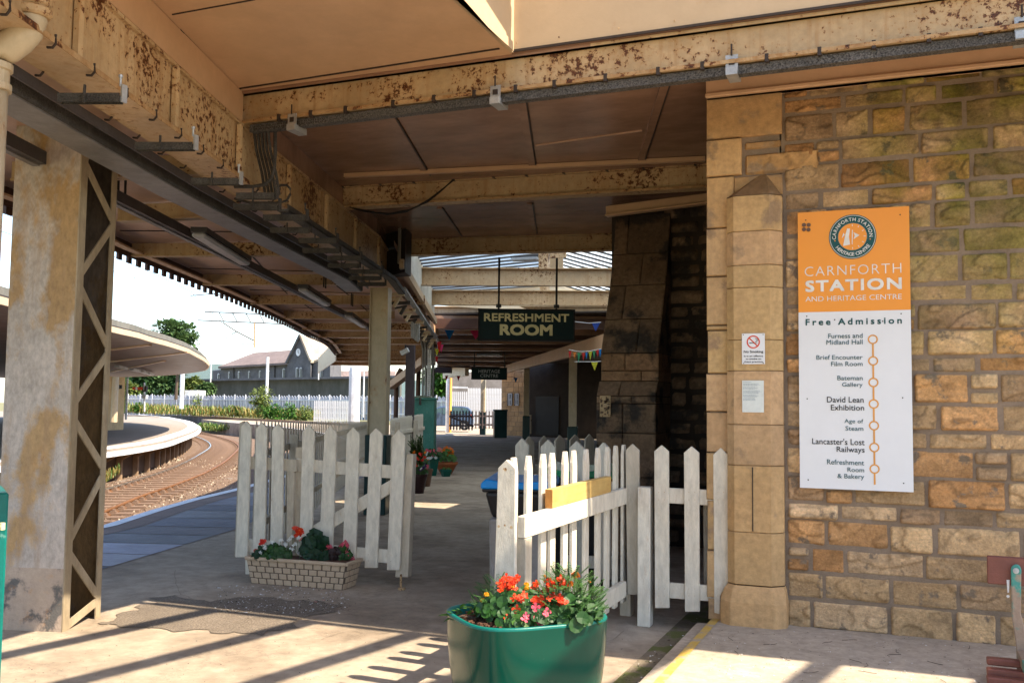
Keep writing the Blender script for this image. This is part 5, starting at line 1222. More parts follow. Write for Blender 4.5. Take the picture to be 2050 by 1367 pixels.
heads(P,[onw(x,y,w4) for x,y in [(892,898),(897,903),(903,901),(896,910),(901,907),(906,906),(888,903),(899,912)]],'p_orange',.035,4,'beg',True,.035)
heads(P,[onw(x,y,w4-.1) for x,y in [(880,900),(878,904),(883,912),(882,903)]],'p_salmon',.03,4,'beg',True,.03)
w5=wfor(950.5); r_,c=pot('flower_pot','small green trough-shaped pot in front of the terracotta pot',892.5,950,w5-.25,.10,.135,.155,'potg',n=4)
P=plant('seedlings','low pale seedlings in the small green pot',V3(c.x,c.y,.15),.10,.08,.05,'leaf2',24,.02,'round')
w6=wfor(965)
c=Wp(838,962,w6-1.2); c.z=0
sh=thing('leafy_shrub','fresh green small-leaved shrub standing by the shed and white gate post','shrub',c)
m=MB(); st=MB()
for i in range(44):
    b=V3(U(-.16,.20),U(-.12,.12),0); top=onw(U(815,852),U(868,905),w6-1.2)+V3(0,U(-.15,.15),0); st.tube([c+b*.3+V3(0,0,.2),c+b+V3(0,0,.5),top],.005,4)
    for k in range(26): t=k/26; p=(c+b+V3(0,0,.42)).lerp(top,t); leaf(m,p,rdir(.5),.055,.034,.2)
m.build('foliage','leaf2',sh); st.build('stems','stem',sh); MB().lathe(c,[(.001,0),(.12,0),(.15,.26),(.13,.26),(.001,.25)],20).build('pot','brownpot',sh)
# ================================================================== SHED + CABLE RISER
shd=Wp(842,930,23.2); shd.z=0
sr=thing('green_shed','tall narrow green painted cabinet with mossy domed lid beneath the cable riser','cabinet',shd)
kx=V3(math.cos(.3),math.sin(.3),0); wsd=.60
zt_=Wp(842,800,23.2).z
m=MB().box(shd+V3(0,0,zt_/2),(.68,.5,zt_),.35); m.build('body','greenp',sr,bevel=.01)
m=MB().box(shd+V3(0,0,zt_+.02),(.74,.56,.05),.35); m.build('lid_edge','greenp',sr,bevel=.008)
m=MB(); q=[]
for i,j in ((-1,-1),(1,-1),(1,1),(-1,1)): x,y=i*.36,j*.27; q.append(V3(shd.x+x*math.cos(.35)-y*math.sin(.35),shd.y+x*math.sin(.35)+y*math.cos(.35),zt_+.045))
m.add(q+[shd+V3(0,0,zt_+.11)],[(0,1,4),(1,2,4),(2,3,4),(3,0,4)]); m.build('lid','lid',sr)
fn=V3(math.sin(.35),-math.cos(.35),0); m=MB().box(shd+fn*.29+V3(0,0,zt_-.03),(.05,.02,.16),.35); m.box(shd+fn*.30+V3(0,0,zt_-.1),(.06,.03,.05),.35); m.build('hasp','galv',sr)
# riser cables
rz=thing('cable_riser','bundle of grey cables and perforated tray rising from the cabinet to the canopy','cables',Wp(858,790,24))
for i in range(11):
    x=846+i*2.35; m=MB(); wv=23.9+.02*(i%3)
    m.tube([Wp(x+U(-2,2)-6+ (i*.5),680,wv+.1)+V3(0,0,.1),Wp(x+U(-1.5,1.5),700,wv),Wp(x+U(-1,1),740,wv),Wp(x+U(-.5,.5)-.3,798,wv)],.013 if i%3 else .024,6); m.build('cable',['chrome','blackm','galvL'][i%3],rz)
m=MB(); a=Wp(860,700,23.85);b=Wp(858,798,23.85); m.bar(a,b,.10,.01,u=(0,-1,0)); m.build('tray','galvL',rz)
m=MB()
for k in range(26): p=a.lerp(b,(k+.5)/26)
for k in range(26):
    p=a.lerp(b,(k+.5)/26)-V3(0,.008,0); m.box(p,(.035,.004,.016),0)
m.build('slots','dark',rz)
# ================================================================== LEFT FOREGROUND: green cabinet, downpipe, bench
a=Wp(18,986,4.15); b=Wp(8,1380,4.15)
gc=thing('green_cabinet','sliver of a scuffed bright green box cut off by the left edge','cabinet',V3(a.x-.3,a.y,0))
ed=V3(math.cos(.9),math.sin(.9),0)
hd=V3(a.x,a.y,0).normalized(); m=MB().slab([(a.x,a.y),(a.x-.7,a.y-.5),(a.x-.7+hd.x*.4,a.y-.5+hd.y*.4),(a.x+hd.x*.4-.03,a.y+hd.y*.4-.01)],0,a.z); m.build('body','greenc',gc,bevel=.008)
p=Wp(3,1053,4.1); m=MB().tube([p,p+V3(-.02,-.02,0)],.012,8); m.box(p+V3(0,0,0),(.02,.02,.03)); m.build('latch','gold',gc)
dp=thing('downpipe','cream cast-iron downpipe with swan neck in the top left corner','downpipe',Wp(-10,300,4.5))
wd=4.4
m=MB().tube([Wp(66,-60,wd),Wp(64,0,wd),Wp(62,38,wd),Wp(54,62,wd),Wp(38,80,wd),Wp(16,96,wd),Wp(-4,106,wd),Wp(-12,116,wd),Wp(-14,150,wd)],.070,20); m.build('swan_neck','post',dp,smooth=True)
m=MB().tube([Wp(66,-40,wd),Wp(64.5,14,wd)],.080,20); m.tube([Wp(64,14,wd),Wp(63,34,wd)],.088,20); m.build('collar','cream_rust',dp,smooth=False,bevel=.01)
v=Wp(-13,128,wd); m=MB().tube([v,v-V3(0,0,.03),v-V3(0,0,.034),v-V3(0,0,.09),v-V3(0,0,.094),v-V3(0,0,.125)],[.082,.082,.070,.070,.080,.080],20); m.build('socket','post',dp)
v2=Wp(-13,150,wd); m=MB().tube([v2,V3(v2.x,v2.y,0)],.064,20); m.build('pipe','post',dp,smooth=True)
bn=thing('bench','station bench with red slats and turquoise cast-iron end, cut off at the right edge','bench',(.75,6.0,.1))
YBn=6.05
def by(x,y,o=0): return Yp(x,y,YBn+o)
a=by(1976,1112);b=by(1976,1168)
m=MB().box((a.x+.9,YBn+.02,(a.z+b.z)/2),(1.8,.03,a.z-b.z)); m.build('backrest_slat','bench',bn,bevel=.005)
m=MB().box((a.x+.9,YBn+.05,(a.z+b.z)/2-.24),(1.8,.025,.0)); 
for i,(y0_,y1_,yy_) in enumerate([(1312,1330,-.10),(1334,1350,-.18),(1350,1367,-.26),(1372,1386,-.34)]):
    p0=Yp(1975,y0_,YBn+yy_);p1=Yp(1975,y1_,YBn+yy_); m=MB().box((p0.x+.9,YBn+yy_,(p0.z+p1.z)/2),(1.8,.065,.036)); m.build('seat_slat','bench',bn,bevel=.006)
fx_=by(2035,1200).x
P=[(-.035,.0,by(2035,1133).z),(-.035,0,by(2035,1225).z),(-.05,0,by(2035,1262).z),(-.10,0,by(2035,1300).z),(-.16,0,by(2035,1345).z),(-.20,0,.12)]
m=MB()
outl=[(fx_-.020,1128),]
pf=[(-.02,.0,1133),( -.02,.0,1225),(-.028,-.06,1250),(-.035,-.12,1290),(-.04,-.16,1340),(-.05,-.18,1420)]
pts=[V3(fx_+.0,YBn-.03+q[1]*0-.0,Yp(2035,q[2],YBn).z) for q in pf]
m.tube([p for p in pts[:2]],.001,4)
prof=[(2024,1140),(2026,1133),(2034,1129),(2042,1132),(2045,1140),(2044,1228),(2050,1250),(2056,1290),(2062,1400),(2036,1400),(2036,1330),(2034,1290),(2030,1262),(2026,1238)]
m=MB(); m.prism([Yp(x,y,YBn-.035) for x,y in prof],(0,.02,0)); m.build('end_frame','bencht',bn,bevel=.005)
m=MB(); m.prism([Yp(x,y,YBn-.02) for x,y in [(2036,1300),(2064,1296),(2064,1318),(2038,1322)]],(0,-.35,0)); m.build('seat_support','bencht',bn)
p=by(2034,1142,-.04); m=MB().lathe(V3(0,0,0),[(.001,0)],3); m=MB(); 
for i in range(5): ring(m,p+V3(0,-.003*i,0),.0001,.016*math.cos(i*.3),14)
m.build('bolt_head','galvL',bn)
m=MB(); disc(m,by(2018,1193,-.001),.008,10); m.prism([by(2015,1160,-.0),by(2021,1160,-.0),by(2020,1185,-.0),by(2017,1186,-.0)],(0,-.002,0)); m.build('paint_chip','swhite',bn)
# ================================================================== GLAZED ROOF + FAR CANOPY
gr=thing('glazed_canopy','pitched translucent corrugated roof on cream beams beyond the dark passage','canopy roof',(-7,16,4))
def bz(pxs,z): return [V3(*Zp(x,y,z)[:2],0) for x,y in pxs]
for i,(p,q,h) in enumerate([((812,571),(1255,573),.30),((840,610),(1240,612),.30),((864,640),(1230,640),.32)]):
    a,b=bz([p,q],3.66); n=nrm(a,b)
    m=MB(); m.bar(a+V3(0,0,3.66+h/2)+n*.05,b+V3(0,0,3.66+h/2)+n*.05,.02,h); m.bar(a+V3(0,0,3.665),b+V3(0,0,3.665),.14,.02); m.bar(a+V3(0,0,3.66+h),b+V3(0,0,3.66+h),.14,.02); m.build('beam','cream_rust2',gr)
    if i<2:
        c=a.lerp(b,.62+.0*i); m=MB().box(c+V3(0,.1,3.66+h+.35),(.16,.16,.7)); m.box(c+V3(.25,.12,3.66+h+.45),(.3,.04,.5)); m.build('king_post','cream_rust2',gr)
# roof pitches: eaves left line over girder, ridge, eaves right
eL=[V3(*Zp(x,y,3.98)[:2],3.98) for x,y in [(790,480),(868,612)]]; 
gA,gB=Zp(797,525,3.42),Zp(868,642,3.42); gA.z=gB.z=4.07; print('GA',gA,gB); gA,gB=gA,gB; rA,rB=V3(-4.4,13.4,4.95),V3(-8.8,25.2,4.95); kA,kB=V3(-2.2,13.9,4.25),V3(-6.4,26,4.25)
def corr(A,B,Cc,D,n,mt,name,amp=.03,along=True):
    m=MB(); vs=[];fs=[]; N=n*4
    for i in range(N+1):
        t=i/N; a=A.lerp(D,t);b=B.lerp(Cc,t); o=V3(0,0,amp*math.sin(2*math.pi*i/4+.4)); vs+=[a+o,b+o]
    for i in range(N): fs.append((2*i,2*i+1,2*i+3,2*i+2))
    m.add(vs,fs); return m.build(name,mt,gr)
corr(gA,rA,rB,gB,50,'roofl','roof_sheet',.02); corr(kA,rA,rB,kB,50,'roofl','roof_sheet',.02)
for P_,Q_,R_,S_ in ((gA,rA,gB,rB),(kA,rA,kB,rB)):
    for k in range(24):
        t=(k+.5)/24; a=P_.lerp(R_,t);b=Q_.lerp(S_,t); m=MB().bar(a-V3(0,0,.05),b-V3(0,0,.05),.035,.04); m.build('purlin','traydark',gr)
m=MB().add([gB,rB,kB,kB-V3(0,0,.3),gB-V3(0,0,.3)],[(0,1,2,3,4)]); m.build('gable','fascia',gr)
sA_=V3(*Zp(803,520,3.9)[:2],0); 
a,b=bz([(812,575),(872,650)],3.66); a=Zp(797,525,3.42); b=Zp(868,642,3.42); a.z=b.z=0; m=MB(); vs=[];fs=[]
N=200
dpp=nrm(a,b)
for i in range(N+1): p=a.lerp(b,i/N)+V3(.02*(1 if i%4<2 else -1),0,0); vs+=[V3(p.x,p.y,3.42),V3(p.x,p.y,4.06)]
for i in range(N): fs.append((2*i,2*i+2,2*i+3,2*i+1))
m.add(vs,fs); m.build('side_boarding','corr',gr)
m=MB().bar(V3(a.x+.05,a.y,3.40),V3(b.x+.05,b.y,3.40),.06,.12); m.build('side_beam','cream_rust2',gr)
m=MB().slab([(-6.4,11.6),(a.x+.1,a.y-.3),(b.x,b.y),(-12.4,22.5),(-8.9,16),(-7.2,12.4)],3.60,3.66); m.build('edge_ceiling','ceil2',gr)
m=MB().slab([(-6.2,11.6),(-6.9,11.7),(a.x-.1,a.y+.2),(a.x+.05,a.y+.1)],3.3,4.1); m.build('girder_end','dark',gr)
# girder continuing to the cable riser, with its cable ladder
g2=thing('edge_girder','cream girder and white cable tray running on past the square post to the cable riser','girder',(-9,17,3.3))
a=V3(-6.95,12.3,3.36);b=Wp(874,672,24.3); b=V3(b.x,b.y,3.36); m=MB().bar(a,b,.10,.16); m.build('girder','soffit',g2)
a2=Wp(806,577,14.4);b2=Wp(876,682,24.0); m=MB().bar(a2,b2,.09,.035); m.build('tray','galvL',g2)
for k in range(9):
    t=(k+.3)/9; p=(a2.lerp(b2,t)); q=p-rt*.30; m=MB().bar(p-V3(0,0,.05),q-V3(0,0,.06),.07,.05); m.bar(p-V3(0,0,.10)-rt*.05,p-V3(0,0,.14)-rt*.25,.03,.03); m.tube([p-rt*.08-V3(0,0,.1),p-rt*.16-V3(0,0,.24)],.03,5); m.build('bracket','galv' if k%2 else 'cream',g2)
m=MB(); 
for s in range(5): a=Wp(824+s*3.6,648,17.5);b=Wp(824+s*3.6,683-(5-s)*2,17.5); m.tube([a,b],.018,5)
m.bar(Wp(823,645,17.5),Wp(838,655,17.5),.03,.02,u=(0,-1,0)); m.bar(Wp(823,672,17.5),Wp(838,684,17.5),.03,.02,u=(0,-1,0))
tag(m.build('cable_grille','chrome'),'small slatted grille hanging under the far cable tray','grille')
cv=Wp(808,704,17); ccr=thing('cctv_camera','small security camera bracketed beneath the platform canopy','camera',cv)
m=MB().bar(Wp(802,708,17),Wp(818,700,17),.09,.09); m.build('body','galvL',ccr,bevel=.01); m=MB().tube([Wp(812,702,17),Wp(812,690,17)],.018,6); m.build('bracket','blackm',ccr)
# posts by the platform canopy
def rpost(name,lab,x,w,yt,wpx,mt,yb=None,green=0,group=None):
    p=Wp(x,900,w); z1=Wp(x,yt,w).z; r_=wpx*w/F/2; root=thing(name,lab,'post',V3(p.x,p.y,0),group)
    if green: 
        m=MB().box((p.x,p.y,(z1+green)/2),(2*r_,2*r_,z1-green),.3); m.build('shaft',mt,root,bevel=.006); m=MB().box((p.x,p.y,green/2),(2*r_*1.3,2*r_*1.3,green),.3); m.build('green_base','postg',root,bevel=.02)
    else: m=MB().box((p.x,p.y,z1/2),(2*r_,2*r_*.9,z1),.3); m.build('shaft',mt,root,bevel=.004)
    return root
M['dpost']=mat('dark_purple_brown_post',(.08,.06,.07),rough=.5)
rpost('canopy_post','dark shaded square post between the platform canopy and the green cabinet',818.5,19,690,17,'dpost')
for x,w,yt,lab in ((791,30,760,'thinner brown rainwater pipe left of the dark post'),(835,29,742,'brown rainwater pipe right of the dark post')):
    p=Wp(x,900,w); z1=Wp(x,yt,w).z; r_=4.6*w/F; o=MB().tube([Wp(x+12,yt-22,w),Wp(x+4,yt-6,w),V3(p.x,p.y,z1-.1),V3(p.x,p.y,0)],r_,10).build('rainwater_pipe','brownpot'); tag(o,lab,'pipe')
m=MB().bar(Wp(783,772,30),Wp(850,722,27),.2,.22); tag(m.build('gutter_beam','soffit'),'sloping brown gutter beam between the rainwater pipes','beam')
posts=[(1146,925,700,'nearest cream post with tall dark green base, right of the hanging signs'),(1053,888,735,'middle cream post with dark green base beside the stone building'),(966,869,745,'farthest cream post with green base below the HERITAGE CENTRE sign')]
for x,yb,yt,lab in posts:
    w=1.55*F/(yb-(812+.0115*(x-1025))); rpost('canopy_post',lab,x,w,yt-10,(16,11,9)[posts.index((x,yb,yt,lab))],'post',green=(1.0,1.15,1.2)[posts.index((x,yb,yt,lab))],group='cream canopy posts down the passage')
# far canopy roof: dark, low, many beams
fc=thing('far_canopy','dark boarded canopy with many cross beams over the far end of the passage','canopy roof',(-14,35,3.4))
Lf=[Zp(x,y,3.5) for x,y in ((866,648),(871,690),(874,715),(876,733))]; Rf=[Zp(x,y,3.5) for x,y in ((1228,650),(1165,692),(1090,716),(1000,738))]
for q in Lf+Rf: q.z=0
print('LR',Lf,Rf)
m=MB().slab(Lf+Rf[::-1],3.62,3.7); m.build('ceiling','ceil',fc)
m=MB().slab([p+V3(-.3,0,0) for p in Lf]+[p+V3(6,0,0) for p in Rf[::-1]],3.72,3.76); m.build('roof_deck','dark',fc)
def lerpP(P_,t):
    k=t*(len(P_)-1); i=min(int(k),len(P_)-2); return P_[i].lerp(P_[i+1],k-i)
for k in range(14):
    t=k/13; a=lerpP(Lf,t);b=lerpP(Rf,t); m=MB().bar(a+V3(0,0,3.5),b+V3(0,0,3.5),.12,.24); m.build('cross_beam','ceil' if k%2 else 'brown',fc)
# right-hand longitudinal girder
ga_,gb_=Wp(1215,668,22),Wp(985,742,52); h1=Wp(1215,698,22); 
m=MB(); A_2=V3(ga_.x,ga_.y,h1.z+.02);B_2=V3(gb_.x,gb_.y,Wp(985,752,52).z)
m.bar(V3(ga_.x,ga_.y,(ga_.z+h1.z)/2),V3(gb_.x,gb_.y,(gb_.z+B_2.z)/2),.12,ga_.z-h1.z); m.build('side_girder','soffit',fc)
m=MB().bar(Wp(935,742,47),Wp(890,748,50),.2,.5); m.build('end_girder','cream',fc)
m=MB().box(Wp(888,741,44),(.75,.3,.27),.3); tag(m.build('platform_screen','dpost',bevel=.02),'dark flat information screen hanging at the far end of the passage','screen')
# right interior: walls coloured near-black for the deep shade, door recess
dk=thing('far_building','stone station building at the far end of the passage with twin windows and dark doorway','building',(-18,50,0))
A=Wp(1003,868,51);B=Wp(1052,870,49.6);C2=Wp(1070,872,47.5); 
def wallq(P_,Q_,z0,z1,name,mt,t=.3,root=None):
    n=nrm(P_,Q_); m=MB().prism([V3(P_.x,P_.y,z0),V3(Q_.x,Q_.y,z0),V3(Q_.x,Q_.y,z1),V3(P_.x,P_.y,z1)],n*t); return m.build(name,mt,root)
m=MB(); A0=V3(A.x,A.y,0);B0=V3(B.x,B.y,0); L_=(B0-A0).length; d=(B0-A0).normalized(); n=nrm(A0,B0); z=0
while z<4:
    h=U(.22,.32); x=0
    while x<L_: 
        w=U(.3,.6); v=U(.85,1.15); m.tint=(v,v*.95,v*.9); x2=min(L_,x+w)
        a=A0+d*(x+.01);b=A0+d*(x2-.01); m.prism([V3(a.x,a.y,z+.01),V3(b.x,b.y,z+.01),V3(b.x,b.y,z+h-.01),V3(a.x,a.y,z+h-.01)],n*.1); x=x2
    z+=h
m.build('stonework','ashlar',dk)
wallq(A0+n*.03,B0+n*.03,0,4,'wall_core','mortar',.3,dk)
for x0,x1 in ((1016,1026.5),(1030,1040)):
    a=Vp(x0,812,A0,B0);b=Vp(x1,787,A0,B0); e=(V3(b.x,b.y,0)-V3(a.x,a.y,0)); 
    m=MB().prism([a-n*.02,V3(b.x,b.y,a.z)-n*.02,b-n*.02,V3(a.x,a.y,b.z)-n*.02],-n*.02); o=m.build('window','dmortar',dk)
    m=MB(); 
    for u_ in (.30,.60,.92): p=a+e*u_-n*.05; m.bar(V3(p.x,p.y,a.z+.05),V3(p.x,p.y,b.z-.02),.06,.03,u=n)
    for v_ in (.05,.5,.95): z=a.z+(b.z-a.z)*v_; m.bar(V3(a.x,a.y,z)+e*.3-n*.05,V3(a.x,a.y,z)+e*.95-n*.05,.03,.05)
    m.build('window_frame','winf',o)
B1=V3(*Wp(1052,870,49.6)[:2],0);C1=V3(*Wp(1225,870,46)[:2],0)
wallq(B1,C1,0,4,'dark_wall','dmortar',.3,dk)
a=Vp(1073,870,B1,C1);b=Vp(1120,793,B1,C1); nn=nrm(B1,C1); m=MB().prism([a-nn*.03,V3(b.x,b.y,a.z)-nn*.03,b-nn*.03,V3(a.x,a.y,b.z)-nn*.03],-nn*.02); m.build('door','blackm',dk)
m=MB().tube([Vp(1067,868,B1,C1)-nn*.2,Vp(1067,830,B1,C1)-nn*.2],.06,6); m.build('pipe','post',dk)
for P_,Q_ in ((V3(-2.95,11.2,0),V3(-4.2,20,0)),(V3(-4.2,20,0),V3(-6.2,30,0)),(V3(-6.2,30,0),V3(-11.5,44,0))): 
    m=MB().prism([V3(P_.x,P_.y,0),V3(Q_.x,Q_.y,0),V3(Q_.x,Q_.y,4),V3(P_.x,P_.y,4)],(.4,0,0)); m.build('side_wall','dmortar',dk)
# far passage end: bins, gate, pickets, car
p=Wp(1001,868,47); zt2=Wp(1001,822,47).z; o=thing('grit_bin','dark green flat-topped bin against the far stone building','bin',V3(p.x,p.y,0)); m=MB().box((p.x,p.y,zt2/2),(.62,.6,zt2),.5); m.build('body','postg',o,bevel=.03); m=MB().box((p.x,p.y,zt2+.02),(.68,.66,.08),.5); m.build('lid','postg',o,bevel=.02)
def farfence(name,lab,x0,x1,yt,yb,w,n,mt,brace=False,gapw=.55,cat_='fence'):
    A=Wp(x0,yb,w);B=Wp(x1,yb,w); A.z=B.z=(A.z+B.z)/2; z0=A.z; z1=Wp((x0+x1)/2,yt,w).z; root=thing(name,lab,cat_,V3(A.x,A.y,z0)); e=(B-A); L_=e.length; e.normalize(); nn=V3(-e.y,e.x,0); pw=L_/n*gapw; h=z1-z0; first=None; yaw=math.atan2(e.y,e.x)
    for i in range(n):
        p=A+e*(L_*(i+.5)/n)
        if first is None:
            m=MB().prism([(-pw/2,0,.08),(pw/2,0,.08),(pw/2,0,h-pw*.8),(0,0,h),(-pw/2,0,h-pw*.8)],(0,.03,0)); first=m.build('picket',mt,at=(0,0,0)); first.parent=root; o=first
        else: o=clone(first,root)
        o.location=p-V3(A.x,A.y,z0); o.rotation_euler=(0,0,yaw)
    for f in (.28,.72): m=MB().bar(A+nn*.04+V3(0,0,h*f),B+nn*.04+V3(0,0,h*f),.04,.09); m.build('rail',mt,root)
    if brace: m=MB().bar(A-nn*.02+V3(0,0,h*.72),B-nn*.02+V3(0,0,h*.25),.03,.10); m.build('brace',mt,root)
    return root
M['gatep']=mat('dark_mauve_paint',(.16,.13,.14),rough=.6)  # dark mauve for the far gate and pickets
farfence('picket_gate','dark mauve picket gate in front of the parked blue car',899,948,821,864,49,8,'gatep',True,.5,'gate')
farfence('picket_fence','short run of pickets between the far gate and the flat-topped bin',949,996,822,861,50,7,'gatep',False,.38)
farfence('picket_fence','bright white sunlit paling fence behind the parked car',900,935,783,850,64,9,'palisw',False,.62)
farfence('picket_fence','bright white corrugated-looking fence left of the stone building',935,1012,776,856,66,24,'palisw',False,.78)
m=MB().bar(Wp(906,775,66),Wp(936,776,66),.5,.12); tag(m.build('shelter_roof','palisw'),'flat white shelter roof edge above the far paling fence','roof')
p0=Wp(890,760,80);p1=Wp(1010,740,80); 
def wall2(name,lab,x0,x1,yt0,yt1,yb,w0,w1,mt,t=.4,cat_='wall'):
    A=Wp(x0,yb,w0);B=Wp(x1,yb,w1); a=Wp(x0,yt0,w0);b=Wp(x1,yt1,w1); n=nrm(A,B); m=MB().prism([A,B,V3(B.x,B.y,b.z),V3(A.x,A.y,a.z)],n*t); o=m.build(name,mt); return tag(o,lab,cat_)
M['greyst']=mat('grey_stone_wall',(.22,.20,.19),(.16,.145,.14),.8,.9,.5,6)
wall2('stone_wall','grey stone wall seen above the white palings at the far end',900,1030,745,742,858,84,84,'greyst')
fr2=rpost('canopy_post','sunlit white and orange-edged post beside the parked car',896,55,745,9,'mast'); 
p=Wp(900.5,900,54.9); m=MB().box((p.x,p.y,1.7),(.06,.2,3.4)); m.build('edge_strip','sorange',fr2)
# car
cw=56.0
def car():
    o=Wp(878,858.5,cw); e=Wp(948,858.5,cw)-o; e.z=0; L_=e.length; e.normalize(); nn=V3(-e.y,e.x,0)
    sc=F/cw
    def P(x,y,k=0): q=Wp(x,y,cw); t=(q-o).dot(e); return o+e*t+V3(0,0,q.z-o.z)+nn*k
    root=thing('parked_car','blue-grey hatchback parked behind the far picket gate','car',V3(o.x,o.y,o.z))
    W_=1.65
    body=[(842,852),(842,835),(846,831),(858,829),(870,818),(882,813.5),(900,812.4),(925,813.2),(938,815.5),(946,826),(948,833),(948,850),(944,853)]
    m=MB(); m.prism([P(x,y) for x,y in body],nn*W_); m.build('body','carp',root,bevel=.05,seg=2)
    for w_ in ([(862,828.5),(871,819.5),(880,816.5),(884,816.2),(884,828.5)],[(886,828.5),(886,816),(901,815.3),(903,828.5)],[(905,828.5),(903,815.3),(922,815.8),(926,828.3)],[(928,828),(925,816.2),(934,817.5),(939,826)]):
        m=MB(); m.prism([P(x,y,-.02) for x,y in w_],nn*.03); m.build('window','carg',root)
    for x in (858,930):
        c=P(x,851,-.03); m=MB(); 
        m.tube([c,c+nn*.22],.30,18); wh=m.build('wheel','tyre',root); m=MB().tube([c-nn*.01,c+nn*.02],.19,14); m.build('hub','hub',wh)
    m=MB(); m.bar(P(904,830,-.03),P(904,850,-.03),.01,.02,u=nn); m.bar(P(885,830,-.03),P(885,850,-.03),.01,.02,u=nn); m.build('door_gap','blackm',root)
    m=MB(); m.box(P(899,832.5,-.03),(.14,.04,.03)); m.box(P(918,832.5,-.03),(.14,.04,.03)); m.build('door_handle','blackm',root)
    m=MB(); m.prism([P(x,y,-.02) for x,y in [(942,829),(947.5,834),(947,838),(944,836)]],nn*.02); m.build('tail_light','redp',root)
    m=MB(); m.box(P(879,828,-.08),(.16,.12,.12)); m.build('wing_mirror','carp',root)
car()
# ================================================================== BUNTING
def bunt(name,lab,pts,w,flags,sz=1.0,gp='strings of coloured bunting'):
    root=thing(name,lab,'bunting',Wp(*pts[0],w),gp); m=MB(); m.tube([Wp(x,y,w) for x,y in pts],.006,5); m.build('string','swhite',root)
    for x,y,c,wx,hy in flags:
        a=Wp(x-wx/2,y,w);b=Wp(x+wx/2,y,w);d=Wp(x+U(-1,1),y+hy,w-.05); m=MB(); m.prism([a,b,d],(0,.01,0)); m.build('pennant',c,root)
bunt('bunting','string of bunting with blue and pink pennants left of the REFRESHMENT ROOM sign',[(873,653),(890,659.5),(925,661.5),(957,660)],24,[(900,660.5,'b_blue',20,20),(952,661.5,'b_pink',23,18)])
bunt('bunting','bunting tail of pink and yellow pennants hanging beside the cable riser',[(873,676),(876,688),(874,712)],23,[(879,684,'b_red',9,24),(884,690,'b_pink',7,16),(875,698,'b_yellow',9,14),(874,714,'b_red',6,14)])
bunt('bunting','dark blue pennant string at the buttress, right of the hanging sign',[(1150,644),(1180,647),(1203,645)],17,[(1193,646,'b_dkblue',17,17)])
bunt('bunting','row of small multicoloured pennants between the cream post and the buttress',[(1139,700),(1160,704),(1180,703),(1204,698)],19,[(1141,703,'b_red',6,16),(1150,705,'b_org',6,14),(1159,706,'b_green',7,20),(1168,706,'b_red',6,16),(1174,705,'b_blue',5,14),(1182,703,'b_yellow',7,18),(1189,702,'b_green',6,16),(1196,700,'b_red',6,15),(1202,699,'b_blue',6,16)])
bunt('bunting','single lime pennant hanging from a line near the buttress',[(1150,724),(1190,724),(1203,723)],20,[(1190,724,'b_yellow',14,18)])
bunt('bunting','small red pennants in front of the trees at the far end',[(892,750),(905,754),(920,752)],40,[(894,752,'b_red',6,11),(918,752,'b_red',7,11)])
bunt('bunting','single blue pennant against the far stone building',[(1028,755),(1040,757)],40,[(1032.5,756,'b_blue',8,10)])
# small batten lights
for x,y,w,lab in ((1052,519,19,'white batten light under the glazed roof'),(980,711,34,'flat lamp on the far canopy ceiling')):
    p=Wp(x,y,w); o=thing('batten_light',lab,'light fitting',p); m=MB().box(p,(.55 if w<30 else .9,.16,.06)); m.build('diffuser','lamp',o,bevel=.01); m=MB().box(p+V3(0,0,.05),(.6 if w<30 else .95,.10,.04)); m.build('housing','traydark',o)
# ================================================================== ISLAND PLATFORM
isl=[Zp(x,y,.1) for x,y in [(213,900),(260,894),(300,888),(335,881),(360,873),(378,867),(390,862),(397,857),(398,853),(392,848),(380,843),(355,838),(330,834),(285,830),(240,828)]]
isl=[V3(-16.6,8,.1),V3(-18.5,14,.1)]+isl
sm=cat([V3(p.x,p.y,0) for p in isl],5)
m=MB().slab([(p.x,p.y) for p in sm]+[(-120,95),(-90,40),(-45,8)],-.05,.10); structure(m.build('island_platform','islep'))
m=MB().ribbon([V3(p.x,p.y,.106) for p in offs(sm,-.35,0)],.6); structure(m.build('island_platform_edge','line'))
ips=thing('timber_revetment','timber-posted side wall carrying the edge of the island platform','revetment',V3(sm[8].x,sm[8].y,-1))
m=MB(); m.ribbon([V3(p.x,p.y,0) for p in offs(sm,-.55,-.05)],.06,.95); m.build('boarding','board',ips)
m=MB(); m.ribbon([V3(p.x,p.y,.02) for p in offs(sm,-.0,.02)],.25,.14); m.build('coping','line',ips)
acc=0
for i in range(len(sm)-1):
    a,b=sm[i],sm[i+1]; d=(b-a).length; t=(b-a).normalized(); n=V3(-t.y,t.x,0)
    if acc<=0 and i<60:
        p=a+n*.45; m=MB().box(V3(p.x,p.y,-.5),(.18,.18,1.0),math.atan2(t.y,t.x)); m.bar(V3(p.x,p.y,-.35),V3(a.x,a.y,-.08)-n*.0,.1,.1); m.build('timber_post','sidew',ips); acc=1.5
    acc-=d
# island canopy
cp_=[(224,666),(273,677),(300,685),(332,693),(355,700),(376,707),(392,715),(405,722),(414,729),(418,735),(412,741),(400,744),(365,749),(330,752),(280,754),(225,756)]
ic=[V3(*Zp(x,y,3.3)[:2],0) for x,y in cp_]; q=Zp(6,612,3.3); t0=(ic[0]-ic[1]).normalized(); ic=[V3(q.x,q.y,0)+(V3(q.x,q.y,0)-ic[0])*.6,V3(q.x,q.y,0)]+ic
icr=thing('island_canopy','sweeping curved canopy with cream edge and brown soffit over the island platform','canopy',(-22,30,3.3))
cs_=cat(ic,4); base_=[(-75,70),(-60,45),(-35,12)]
m=MB().slab([(p.x,p.y) for p in cs_]+base_,3.32,3.38); m.build('soffit','brown',icr)
m=MB().slab([(p.x,p.y) for p in offs(cs_,-.6,0)]+base_,3.39,3.42); m.build('roof_deck','roofgrey',icr)
